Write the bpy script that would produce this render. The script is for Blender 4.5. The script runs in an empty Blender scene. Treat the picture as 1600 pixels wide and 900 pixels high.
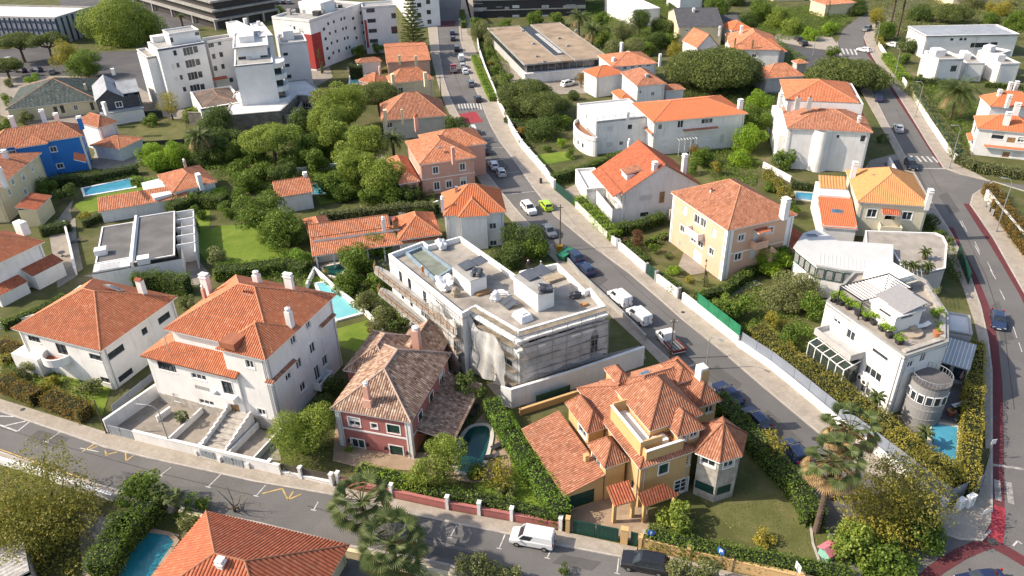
import bpy,bmesh,math,random
import numpy as np
from mathutils import Vector,Matrix
random.seed(7)
C=bpy.context.scene.collection
S=bpy.context.scene
# ------------------------------------------------------------------ camera, light
TH,RO,FL,HC=math.radians(31),math.radians(-1.5),1200.0,61.7
fw=Vector((0,math.cos(TH),-math.sin(TH)));rt0=Vector((1,0,0));up0=rt0.cross(fw)
rt=rt0*math.cos(RO)+up0*math.sin(RO);up=-rt0*math.sin(RO)+up0*math.cos(RO)
cd=bpy.data.cameras.new('camera');cam=bpy.data.objects.new('camera',cd);C.objects.link(cam)
cd.sensor_width=36;cd.lens=36*FL/1600;cd.clip_end=3000;cd.clip_start=1
m3=Matrix((rt,up,-fw)).transposed();cam.matrix_world=Matrix.Translation((0,0,HC)) @ m3.to_4x4()
S.camera=cam
SUN_EL,SUNV=math.radians(38),Vector((-1,-.03,0)).normalized()
W=bpy.data.worlds.new("World");S.world=W;W.use_nodes=True
nt=W.node_tree;bg=nt.nodes['Background'];sky=nt.nodes.new('ShaderNodeTexSky')
sky.sky_type='NISHITA';sky.sun_disc=False;sky.sun_elevation=SUN_EL
sky.sun_rotation=math.atan2(SUNV.x,SUNV.y)
sky.air_density=1.0;sky.dust_density=2.0
nt.links.new(sky.outputs[0],bg.inputs[0]);bg.inputs[1].default_value=0.15
sd=bpy.data.lights.new('sun','SUN');sd.energy=3.7;sd.angle=math.radians(.5);sd.color=(1,.93,.82)
sun=bpy.data.objects.new('sun',sd);C.objects.link(sun)
sdir=Vector((SUNV.x*math.cos(SUN_EL),SUNV.y*math.cos(SUN_EL),math.sin(SUN_EL)))
sun.rotation_euler=sdir.to_track_quat('Z','Y').to_euler();sun.location=(0,100,120)
S.view_settings.view_transform='Standard';S.view_settings.look='None'
S.view_settings.exposure=0.8
S.view_settings.use_white_balance=True;S.view_settings.white_balance_temperature=6950;S.view_settings.white_balance_tint=11;S.view_settings.gamma=1
S.cycles.max_bounces=5;S.cycles.transparent_max_bounces=6;S.cycles.caustics_reflective=False;S.cycles.caustics_refractive=False

def at(x,y,z=0.0):
    """world point at height z seen at photo pixel (x, y)"""
    d=fw*FL+rt*(x-800)-up*(y-450)
    t=(z-HC)/d.z
    return Vector((d.x*t,d.y*t,z))
def ray(x,y):return fw*FL+rt*(x-800)-up*(y-450)

# ------------------------------------------------------------------ materials
MATS={}
def new_mat(name):
    m=bpy.data.materials.new(name);m.use_nodes=True;MATS[name]=m
    return m,m.node_tree,m.node_tree.nodes['Principled BSDF']
def nd(t,kind,**kw):
    n=t.nodes.new(kind)
    for k,v in kw.items():setattr(n,k,v)
    return n
def mixc(t,fac,a,b,mode='MIX'):
    n=nd(t,'ShaderNodeMix',data_type='RGBA',blend_type=mode)
    for sock,v in ((0,fac),(6,a),(7,b)):
        if hasattr(v,'is_output'):t.links.new(v,n.inputs[sock])
        elif isinstance(v,(int,float)):n.inputs[sock].default_value=v
        else:n.inputs[sock].default_value=(*v[:3],1)
    return n.outputs[2]
def noise(t,vec,scale,detail=3,rough=.55):
    n=nd(t,'ShaderNodeTexNoise');n.inputs['Scale'].default_value=scale
    n.inputs['Detail'].default_value=detail;n.inputs['Roughness'].default_value=rough
    if vec is not None:t.links.new(vec,n.inputs['Vector'])
    return n.outputs['Fac']
def ramp(t,fac,stops):
    n=nd(t,'ShaderNodeValToRGB');e=n.color_ramp.elements
    while len(e)<len(stops):e.new(.5)
    for k,(p,c) in enumerate(stops):
        e[k].position=p;e[k].color=(*c,1) if len(c)==3 else c
    t.links.new(fac,n.inputs[0]);return n.outputs[0]
def mathn(t,op,a,b=None):
    n=nd(t,'ShaderNodeMath',operation=op)
    for k,v in enumerate((a,b)):
        if v is None:continue
        if hasattr(v,'is_output'):t.links.new(v,n.inputs[k])
        else:n.inputs[k].default_value=v
    return n.outputs[0]
def pos(t,scale=(1,1,1)):
    g=nd(t,'ShaderNodeNewGeometry');mp=nd(t,'ShaderNodeMapping')
    mp.inputs['Scale'].default_value=scale;t.links.new(g.outputs['Position'],mp.inputs[0]);return mp.outputs[0]
def bumpn(t,h,strength,dist,bsdf):
    b=nd(t,'ShaderNodeBump');b.inputs['Strength'].default_value=strength;b.inputs['Distance'].default_value=dist
    t.links.new(h,b.inputs['Height']);t.links.new(b.outputs[0],bsdf.inputs['Normal'])
def mat(name,col,rough=.8,var=.18,scale=.7,fine=14,metal=0,dark=None,stain=0,stainc=None,bump=.0,spec=.3):
    """plain weathered surface: base colour with broad and fine variation, optional stains"""
    if name in MATS:return MATS[name]
    m,t,b=new_mat(name)
    p=pos(t)
    d=dark or tuple(c*(1-var*1.6) for c in col)
    c1=mixc(t,ramp(t,noise(t,p,scale,4),[(.35,(0,0,0)),(.68,(1,1,1))]),col,d)
    c2=mixc(t,mathn(t,'MULTIPLY',noise(t,p,fine,2),var),c1,tuple(c*.55 for c in col))
    if stain:
        ps=pos(t,(1.2,1.2,.16))
        f=ramp(t,noise(t,ps,1.6,5,.7),[(.52,(0,0,0)),(.8,(stain,)*3)])
        c2=mixc(t,f,c2,stainc or (.22,.19,.15))
    t.links.new(c2,b.inputs['Base Color']);b.inputs['Roughness'].default_value=rough
    b.inputs['Metallic'].default_value=metal;b.inputs['Specular IOR Level'].default_value=spec
    if bump:bumpn(t,noise(t,p,fine,3),bump,.03,b)
    return m
def tile_mat(name,cols,weather=(.16,.10,.07),wamt=.35,spread=1.0):
    if name in MATS:return MATS[name]
    m,t,b=new_mat(name)
    uv=nd(t,'ShaderNodeUVMap');sx=nd(t,'ShaderNodeSeparateXYZ');t.links.new(uv.outputs[0],sx.inputs[0])
    fu=mathn(t,'FLOOR',sx.outputs[0]);fv=mathn(t,'FLOOR',sx.outputs[1]);fr=mathn(t,'FRACT',sx.outputs[1])
    cb=nd(t,'ShaderNodeCombineXYZ');t.links.new(fu,cb.inputs[0]);t.links.new(fv,cb.inputs[1])
    oi=nd(t,'ShaderNodeObjectInfo');t.links.new(oi.outputs['Random'],cb.inputs[2])
    wn=nd(t,'ShaderNodeTexWhiteNoise',noise_dimensions='3D');t.links.new(cb.outputs[0],wn.inputs[0])
    n=len(cols);c=ramp(t,wn.outputs[0],[((k+.0)/(n-1) if n>1 else 0,cc) for k,cc in enumerate(cols)])
    p=pos(t);f=ramp(t,noise(t,p,.55,6,.65),[(.48,(0,0,0)),(.75,(wamt,)*3)])
    c=mixc(t,f,c,weather)
    f2=ramp(t,noise(t,p,3.5,3,.6),[(.55,(0,0,0)),(.8,(wamt*.8,)*3)])
    c=mixc(t,f2,c,weather)
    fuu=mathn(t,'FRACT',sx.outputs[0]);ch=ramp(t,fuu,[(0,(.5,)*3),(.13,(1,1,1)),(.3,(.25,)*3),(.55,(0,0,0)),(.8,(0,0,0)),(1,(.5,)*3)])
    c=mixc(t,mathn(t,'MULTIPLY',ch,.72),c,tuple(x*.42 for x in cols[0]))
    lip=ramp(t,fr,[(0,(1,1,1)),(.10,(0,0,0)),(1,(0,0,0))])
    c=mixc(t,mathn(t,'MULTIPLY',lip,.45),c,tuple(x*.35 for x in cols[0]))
    t.links.new(c,b.inputs['Base Color']);b.inputs['Roughness'].default_value=.85;b.inputs['Specular IOR Level'].default_value=.25
    bumpn(t,fr,.5,.05,b)
    return m
def leaf_mat(name,c1,c2,c3,trans=.35):
    if name in MATS:return MATS[name]
    m,t,b=new_mat(name)
    g=nd(t,'ShaderNodeNewGeometry')
    c=ramp(t,g.outputs['Random Per Island'],[(0,c1),(.5,c2),(1,c3)])
    f=ramp(t,noise(t,pos(t),.45,3),[(.38,(0,0,0)),(.62,(1,1,1))])
    c=mixc(t,mathn(t,'MULTIPLY',f,.75),c,c1)
    t.links.new(c,b.inputs['Base Color']);b.inputs['Roughness'].default_value=.55;b.inputs['Specular IOR Level'].default_value=.25
    tr=nd(t,'ShaderNodeBsdfTranslucent');c2n=mixc(t,.3,c,(.35,.45,.05));t.links.new(c2n,tr.inputs[0])
    mx=nd(t,'ShaderNodeMixShader');mx.inputs[0].default_value=trans
    t.links.new(b.outputs[0],mx.inputs[1]);t.links.new(tr.outputs[0],mx.inputs[2])
    t.links.new(mx.outputs[0],t.nodes['Material Output'].inputs[0])
    return m
def ground_mat(name,stops,scale=.25,fine=6,rough=.95,cell=0,bump=.3,patch=None):
    if name in MATS:return MATS[name]
    m,t,b=new_mat(name);p=pos(t)
    c=ramp(t,noise(t,p,scale,6,.65),stops)
    c=mixc(t,mathn(t,'MULTIPLY',noise(t,p,fine,3,.7),.6),c,tuple(x*.45 for x in stops[0][1]))
    if cell:
        v=nd(t,'ShaderNodeTexVoronoi');v.inputs['Scale'].default_value=cell;t.links.new(p,v.inputs['Vector'])
        sp=nd(t,'ShaderNodeSeparateColor');t.links.new(v.outputs['Color'],sp.inputs[0])
        c=mixc(t,mathn(t,'MULTIPLY',sp.outputs[0],.42),c,tuple(x*.4 for x in stops[-1][1]))
    if patch:
        v=nd(t,'ShaderNodeTexVoronoi',feature='F1');v.inputs['Scale'].default_value=.07;t.links.new(p,v.inputs['Vector'])
        sp=nd(t,'ShaderNodeSeparateColor');t.links.new(v.outputs['Color'],sp.inputs[0])
        c=mixc(t,mathn(t,'MULTIPLY',sp.outputs[1],.5),c,patch)
    t.links.new(c,b.inputs['Base Color']);b.inputs['Roughness'].default_value=rough;b.inputs['Specular IOR Level'].default_value=.2
    if bump:bumpn(t,noise(t,p,fine*2,3),bump,.05,b)
    return m
def glass_mat(name,col,rough=.08):
    if name in MATS:return MATS[name]
    m,t,b=new_mat(name)
    c=ramp(t,noise(t,pos(t),1.3,2),[(.3,col),(.75,tuple(x*2.2+.01 for x in col))])
    t.links.new(c,b.inputs['Base Color']);b.inputs['Roughness'].default_value=rough;b.inputs['Specular IOR Level'].default_value=.6
    return m
def water_mat(name,c1,c2,sc=1.0):
    if name in MATS:return MATS[name]
    m,t,b=new_mat(name);p=pos(t)
    c=ramp(t,noise(t,p,.35*sc,3),[(.3,c1),(.7,c2)])
    t.links.new(c,b.inputs['Base Color']);b.inputs['Roughness'].default_value=.06;b.inputs['Specular IOR Level'].default_value=.5
    bumpn(t,noise(t,p,3.5,3),.25,.05,b);return m
def mesh_mat(name,col,alpha=.6,sc=1.0):
    """woven scaffold net: partly see-through"""
    if name in MATS:return MATS[name]
    m,t,b=new_mat(name);p=pos(t)
    c=ramp(t,noise(t,p,.6,5,.7),[(.3,tuple(x*.75 for x in col)),(.7,col)])
    t.links.new(c,b.inputs['Base Color']);b.inputs['Roughness'].default_value=.9
    a=ramp(t,noise(t,p,.8*sc,4),[(.3,(alpha-.2,)*3),(.7,(min(1,alpha+.2),)*3)])
    t.links.new(a,b.inputs['Alpha']);return m

WHITE=mat('white_render',(.78,.765,.745),.85,.09,.35,9,stain=.55,stainc=(.42,.38,.33))
WHITE2=mat('bright_white_render',(.75,.74,.725),.8,.07,.4,9,stain=.35,stainc=(.5,.47,.42))
GREYW=mat('grey_render',(.45,.44,.43),.85,.12,.4,9,stain=.5)
TOWERG=mat('tower_grey',(.27,.265,.265),.8,.12,.5,9)
RIDGE=mat('pale_ridge_tiles',(.60,.27,.15),.85,.25,2,8)
CREAM=mat('cream_render',(.68,.58,.38),.85,.08,.4,9,stain=.3,stainc=(.36,.28,.16))
BEIGE=mat('peach_render',(.66,.41,.29),.85,.07,.35,9,stain=.3,stainc=(.45,.33,.22))
PINK=mat('pink_render',(.42,.155,.14),.85,.14,.4,9,stain=.45,stainc=(.22,.08,.08))
PINK2=mat('salmon_render',(.62,.35,.27),.85,.07,.4,9,stain=.3,stainc=(.4,.22,.16))
YELLOW=mat('ochre_render',(.58,.375,.175),.85,.07,.4,9,stain=.35,stainc=(.36,.21,.08))
BLUE=mat('blue_render',(.03,.20,.56),.75,.08,.4,9,stain=.2,stainc=(.02,.07,.22))
REDW=mat('red_render',(.36,.05,.045),.8,.1,.4,9)
CONC=mat('concrete',(.36,.35,.33),.9,.2,.5,12,stain=.5,bump=.3)
STONE=mat('pale_stone',(.47,.43,.38),.85,.25,1.5,12,stain=.5,bump=.3)
OLDST=mat('old_stone',(.27,.24,.20),.9,.35,.9,7,stain=.7,bump=.6)
TRIM=mat('white_paint',(.80,.79,.77),.6,.05,.6,8)
FRAME_W=mat('white_frame',(.78,.78,.77),.5,.03)
FRAME_D=mat('dark_frame',(.05,.05,.055),.5,.03)
FRAME_B=mat('brown_wood',(.16,.07,.03),.6,.2,2,20)
GREENP=mat('green_paint',(.012,.06,.045),.5,.15,1,9)
GREENNET=mat('green_screen_cloth',(.02,.20,.10),.8,.2,1,9)
GREYP=mat('grey_metal_panel',(.30,.33,.36),.5,.12,.7,9)
BLUEGREYP=mat('bluegrey_panel',(.22,.25,.30),.55,.1,.5,6)
SHUT=mat('pale_shutter',(.62,.61,.59),.7,.05,1,9)
STEEL=mat('galvanised_steel',(.42,.43,.44),.4,.15,1,9,metal=.5)
DSTEEL=mat('dark_steel',(.06,.06,.065),.45,.1,1,9,metal=.4)
WOODP=mat('pole_wood',(.13,.10,.075),.9,.3,2,12)
TIMBER=mat('timber',(.38,.22,.11),.8,.2,2,12)
BLACKP=mat('black_cladding',(.045,.04,.042),.6,.1)
GLASS=glass_mat('window_glass',(.02,.026,.032));GLASSB=glass_mat('reflective_glass',(.05,.08,.11),.04)
CURT=mat('curtained_glass',(.33,.33,.33),.2,.25,3,6)
CURT2=mat('net_curtain_glass',(.13,.135,.14),.15,.4,2,5)
ZINC=mat('zinc_sheet',(.33,.35,.38),.5,.18,.4,7)
SLATE=mat('slate_tiles',(.09,.09,.10),.75,.25,1.2,10)
OLDROOF=mat('lichen_slate',(.075,.10,.09),.85,.3,.6,4,stain=.8,stainc=(.35,.36,.33))
FELT=mat('grey_roofing_felt',(.155,.15,.145),.9,.25,.3,8,stain=.3,bump=.3)
GRAVEL=mat('tan_gravel_roof',(.36,.27,.19),.95,.25,.25,10,bump=.5)
TERR=mat('terrace_paving',(.36,.32,.28),.9,.2,.5,6)
TERRD=mat('dark_terrace',(.15,.14,.14),.85,.25,.6,6)
ROOFW=mat('white_roof_membrane',(.66,.64,.62),.8,.12,.4,8,stain=.4,stainc=(.4,.38,.36))
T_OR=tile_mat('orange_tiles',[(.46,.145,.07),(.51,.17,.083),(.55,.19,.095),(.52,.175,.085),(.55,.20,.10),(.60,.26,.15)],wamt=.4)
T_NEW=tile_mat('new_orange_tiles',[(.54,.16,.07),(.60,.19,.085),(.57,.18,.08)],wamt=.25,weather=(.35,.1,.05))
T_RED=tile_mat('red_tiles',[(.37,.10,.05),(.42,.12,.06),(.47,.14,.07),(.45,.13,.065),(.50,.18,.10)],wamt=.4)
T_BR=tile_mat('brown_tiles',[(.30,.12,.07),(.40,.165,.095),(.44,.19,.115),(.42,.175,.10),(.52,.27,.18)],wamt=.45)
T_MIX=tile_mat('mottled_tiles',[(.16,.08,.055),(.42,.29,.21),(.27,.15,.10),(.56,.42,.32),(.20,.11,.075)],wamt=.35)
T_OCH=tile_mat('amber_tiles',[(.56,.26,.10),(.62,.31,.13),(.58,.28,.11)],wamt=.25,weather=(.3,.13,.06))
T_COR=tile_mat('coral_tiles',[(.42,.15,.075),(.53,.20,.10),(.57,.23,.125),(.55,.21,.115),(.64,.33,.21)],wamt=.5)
ASPH=ground_mat('asphalt',[(.3,(.14,.132,.126)),(.55,(.185,.175,.166)),(.8,(.235,.222,.21))],.12,5,.9,patch=(.11,.108,.108))
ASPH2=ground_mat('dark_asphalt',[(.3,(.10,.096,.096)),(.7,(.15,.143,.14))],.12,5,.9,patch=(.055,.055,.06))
COBB=ground_mat('pavement_cobbles',[(.3,(.34,.29,.235)),(.55,(.46,.40,.33)),(.8,(.54,.48,.41))],.5,9,.9,cell=4)
KERB=mat('kerb_stone',(.46,.42,.38),.85,.2,1,9)
BIKE=ground_mat('red_lane_coating',[(.3,(.12,.035,.04)),(.7,(.17,.05,.055))],.4,6,.9)
BIKEB=ground_mat('bright_red_coating',[(.3,(.33,.04,.055)),(.7,(.42,.07,.085))],.4,6,.9)
PAINT=mat('road_paint_white',(.62,.60,.57),.8,.3,1.5,9)
PAINTY=mat('road_paint_yellow',(.62,.42,.16),.8,.3,1.5,9)
EARTH=ground_mat('garden_ground',[(.3,(.06,.075,.022)),(.5,(.11,.115,.04)),(.68,(.19,.155,.09)),(.85,(.26,.21,.14))],.18,3,1)
GRASS=ground_mat('lawn_grass',[(.3,(.11,.18,.022)),(.55,(.18,.25,.035)),(.8,(.28,.30,.08))],.3,7,1,bump=.8)
GRASSD=ground_mat('dry_lawn_grass',[(.3,(.09,.105,.03)),(.55,(.16,.155,.06)),(.8,(.25,.20,.11))],.35,7,1,bump=.8)
YARD=ground_mat('yard_paving',[(.3,(.27,.235,.20)),(.7,(.42,.37,.31))],.4,6,.9,cell=2)
YARDP=ground_mat('pink_stone_paving',[(.3,(.36,.25,.16)),(.7,(.50,.38,.28))],.4,6,.9,cell=1.2)
COPING=mat('pool_coping',(.58,.54,.47),.8,.12,1,9)
W_TURQ=water_mat('turquoise_water',(.14,.43,.46),(.20,.51,.52))
W_BLUE=water_mat('blue_water',(.04,.22,.34),(.07,.31,.42))
W_TEAL=water_mat('teal_water',(.008,.13,.17),(.015,.18,.23))
W_DARK=water_mat('dark_green_water',(.004,.045,.04),(.008,.07,.06))
L_MID=leaf_mat('mid_leaves',(0.0663,0.123,0.0186),(0.133,0.211,0.031),(0.247,0.316,0.0544))
L_LIGHT=leaf_mat('light_leaves',(0.133,0.194,0.031),(0.247,0.316,0.0544),(0.417,0.456,0.0931))
L_DARK=leaf_mat('dark_leaves',(0.0455,0.078,0.0184),(0.091,0.137,0.031),(0.156,0.202,0.046),.25)
L_PINE=leaf_mat('pine_needles',(0.065,0.091,0.023),(0.13,0.163,0.0403),(0.221,0.234,0.0633),.2)
L_OLIVE=leaf_mat('olive_leaves',(0.114,0.131,0.0466),(0.208,0.229,0.0854),(0.341,0.334,0.139),.25)
L_YEL=leaf_mat('yellow_leaves',(0.208,0.194,0.031),(0.36,0.299,0.0466),(0.53,0.404,0.0776))
L_AUT=leaf_mat('rusty_leaves',(.16,.09,.02),(.30,.15,.03),(.26,.21,.05))
L_FRESH=leaf_mat('fresh_hedge_leaves',(0.0948,0.194,0.0233),(0.17,0.299,0.0389),(0.285,0.421,0.0621))
L_RUST=leaf_mat('rust_yellow_leaves',(0.156,0.156,0.0345),(0.26,0.247,0.046),(0.364,0.26,0.0575),.3)
L_RED=leaf_mat('copper_leaves',(0.102,0.0338,0.027),(0.16,0.0607,0.0405),(0.146,0.108,0.0405))
L_PALM=leaf_mat('palm_fronds',(.05,.075,.02),(.10,.135,.04),(.19,.21,.08),.25)
L_PALMD=leaf_mat('dry_fronds',(0.261,0.165,0.077),(0.38,0.253,0.132),(0.499,0.352,0.198),.2)
L_IVY=leaf_mat('bright_leaves',(0.152,0.264,0.0233),(0.247,0.386,0.031),(0.38,0.527,0.0544))
BARK=mat('bark',(.14,.10,.075),.95,.3,1.5,10,bump=.6)
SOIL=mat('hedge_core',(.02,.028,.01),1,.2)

# ------------------------------------------------------------------ objects
def tag(o,label,cat,group=None,kind=None):
    if label:o['label']=label
    if cat:o['category']=cat
    if group:o['group']=group
    if kind:o['kind']=kind
    return o
def empty(name,label,cat,loc=(0,0,0),rz=0,group=None):
    o=bpy.data.objects.new(name,None);C.objects.link(o);o.location=loc;o.rotation_euler=(0,0,rz)
    o.empty_display_size=.3
    return tag(o,label,cat,group)
class MB:
    def __init__(s):s.v=[];s.f=[];s.uv=[];s.mi=[];s.smooth=False
    def poly(s,pts,uv=None,mi=0):
        k=len(s.v);s.v+=[tuple(p) for p in pts];s.f.append(tuple(range(k,k+len(pts))));s.uv.append(uv);s.mi.append(mi)
    def hexa(s,p,mi=0):      # p: 8 points, bottom 4 ccw, top 4 ccw
        k=len(s.v);s.v+=[tuple(q) for q in p]
        for f in ((0,3,2,1),(4,5,6,7),(0,1,5,4),(1,2,6,5),(2,3,7,6),(3,0,4,7)):
            s.f.append(tuple(k+i for i in f));s.uv.append(None);s.mi.append(mi)
    def box(s,x0,x1,y0,y1,z0,z1,mi=0):
        s.hexa([(x0,y0,z0),(x1,y0,z0),(x1,y1,z0),(x0,y1,z0),(x0,y0,z1),(x1,y0,z1),(x1,y1,z1),(x0,y1,z1)],mi)
    def obox(s,o,t,n,a0,a1,b0,b1,z0,z1,mi=0):   # along t, along n, up
        g=lambda a,b,z:(o[0]+t[0]*a+n[0]*b,o[1]+t[1]*a+n[1]*b,z)
        s.hexa([g(a0,b1,z0),g(a0,b0,z0),g(a1,b0,z0),g(a1,b1,z0),g(a0,b1,z1),g(a0,b0,z1),g(a1,b0,z1),g(a1,b1,z1)],mi)
    def prism(s,pts,z0,z1,mi=0,cap=True):
        n=len(pts);ar=sum(pts[i][0]*pts[(i+1) % n][1]-pts[(i+1) % n][0]*pts[i][1] for i in range(n))
        if ar<0:pts=pts[::-1]
        k=len(s.v);s.v+=[(p[0],p[1],z0) for p in pts]+[(p[0],p[1],z1) for p in pts]
        for i in range(n):
            j=(i+1) % n;s.f.append((k+i,k+j,k+n+j,k+n+i));s.uv.append(None);s.mi.append(mi)
        if cap:
            s.f.append(tuple(k+n+i for i in range(n)));s.uv.append(None);s.mi.append(mi)
            s.f.append(tuple(k+n-1-i for i in range(n)));s.uv.append(None);s.mi.append(mi)
    def tube(s,pts,r,n=6,mi=0,cap=True):
        """round bar along a polyline; r number or one per point"""
        pts=[Vector(p) for p in pts];rr=r if isinstance(r,(list,tuple)) else [r]*len(pts)
        k=len(s.v)
        for i,p in enumerate(pts):
            d=(pts[min(i+1,len(pts)-1)]-pts[max(i-1,0)]).normalized()
            a=d.orthogonal().normalized() if i==0 else (a-d*a.dot(d)).normalized()
            b=d.cross(a)
            for j in range(n):
                w=2*math.pi*j/n;s.v.append(tuple(p+(a*math.cos(w)+b*math.sin(w))*rr[i]))
        for i in range(len(pts)-1):
            for j in range(n):
                q=(j+1) % n;s.f.append((k+i*n+j,k+i*n+q,k+(i+1)*n+q,k+(i+1)*n+j));s.uv.append(None);s.mi.append(mi)
        if cap:
            s.f.append(tuple(k+n-1-j for j in range(n)));s.uv.append(None);s.mi.append(mi)
            e=k+(len(pts)-1)*n;s.f.append(tuple(e+j for j in range(n)));s.uv.append(None);s.mi.append(mi)
    def cyl(s,c,r,z0,z1,n=12,mi=0,r1=None):
        s.tube([(c[0],c[1],z0),(c[0],c[1],z1)],[r,r if r1 is None else r1],n,mi)
    def mesh(s,name,mats):
        me=bpy.data.meshes.new(name);me.from_pydata(s.v,[],s.f)
        for m in (mats if isinstance(mats,(list,tuple)) else [mats]):me.materials.append(m)
        if any(s.mi):me.polygons.foreach_set('material_index',s.mi)
        if any(u is not None for u in s.uv):
            L=me.uv_layers.new(name='UVMap');d=[]
            for u,f in zip(s.uv,s.f):d+=[c for q in (u or [(0,0)]*len(f)) for c in q]
            L.data.foreach_set('uv',d)
        if s.smooth:me.polygons.foreach_set('use_smooth',[True]*len(me.polygons))
        me.update();return me
    def obj(s,name,mats,parent=None,loc=None):
        if not s.f:return None
        o=bpy.data.objects.new(name,s.mesh(name,mats));C.objects.link(o)
        if parent:o.parent=parent
        if loc:o.location=loc
        return o
def dup(root,loc=None,rz=None,label=None,group=None,scale=None):
    r=root.copy();C.objects.link(r)
    if loc is not None:r.location=loc
    if rz is not None:r.rotation_euler=(0,0,rz)
    if scale is not None:r.scale=scale
    if label:r['label']=label
    if group:r['group']=group
    for ch in list(root.children):
        c=ch.copy();C.objects.link(c);c.parent=r
        for g in ch.children:
            d=g.copy();C.objects.link(d);d.parent=c
    return r

# ------------------------------------------------------------------ roofs
def slope(mb,pts,pitch=.23,amp=.05,seg=4,course=.4):
    """tiled plane: pts[0]->pts[1] is the eave; real round tile ribs run upslope"""
    p=[Vector(q) for q in pts];u=(p[1]-p[0]).normalized()
    n=Vector((0,0,0))
    for i in range(len(p)):n+=(p[i]-p[0]).cross(p[(i+1) % len(p)]-p[0])
    n.normalize()
    if n.z<0:n=-n
    v=n.cross(u)
    q=[((a-p[0]).dot(u),(a-p[0]).dot(v)) for a in p]
    u0,u1=min(a[0] for a in q),max(a[0] for a in q)
    def span(x):
        vs=[]
        for i in range(len(q)):
            a,b=q[i],q[(i+1) % len(q)]
            if abs(a[0]-b[0])<1e-6:
                if abs(a[0]-x)<1e-4:vs+=[a[1],b[1]]
                continue
            t=(x-a[0])/(b[0]-a[0])
            if -1e-6<=t<=1+1e-6:vs.append(a[1]+t*(b[1]-a[1]))
        return (min(vs),max(vs)) if vs else None
    prof=[0,.75,1,.75] if seg==4 else [0,1]
    st=pitch/seg;N=max(1,int((u1-u0)/st));prev=None
    for i in range(N+1):
        x=min(u0+i*st,u1-1e-5) if i<N else u1-1e-5
        x=max(x,u0+1e-5)
        s=span(x)
        if not s:prev=None;continue
        h=prof[i % seg]*amp
        A=p[0]+u*x+v*s[0]+n*h;B=p[0]+u*x+v*s[1]+n*h
        cur=(A,B,x/pitch+.5/seg,s)
        if prev:
            mb.poly([prev[0],A,B,prev[1]],[(prev[2],prev[3][0]/course),(cur[2]-1e-3,s[0]/course),(cur[2]-1e-3,s[1]/course),(prev[2],prev[3][1]/course)])
        prev=cur
def hip_planes(x0,x1,y0,y1,z,rise,oh):
    X0,X1,Y0,Y1=x0-oh,x1+oh,y0-oh,y1+oh
    w,d=X1-X0,Y1-Y0
    if w>=d:
        i=d/2*.98;r0,r1=(X0+i,(Y0+Y1)/2,z+rise),(X1-i,(Y0+Y1)/2,z+rise)
    else:
        i=w/2*.98;r0,r1=((X0+X1)/2,Y0+i,z+rise),((X0+X1)/2,Y1-i,z+rise)
    a,b,c,d_=(X0,Y0,z),(X1,Y0,z),(X1,Y1,z),(X0,Y1,z)
    if w>=d:pl=[[a,b,r1,r0],[b,c,r1],[c,d_,r0,r1],[d_,a,r0]];cap=[(a,r0),(d_,r0),(b,r1),(c,r1),(r0,r1)]
    else:pl=[[a,b,r0],[b,c,r1,r0],[c,d_,r1],[d_,a,r0,r1]];cap=[(a,r0),(b,r0),(c,r1),(d_,r1),(r0,r1)]
    return pl,cap
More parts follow.
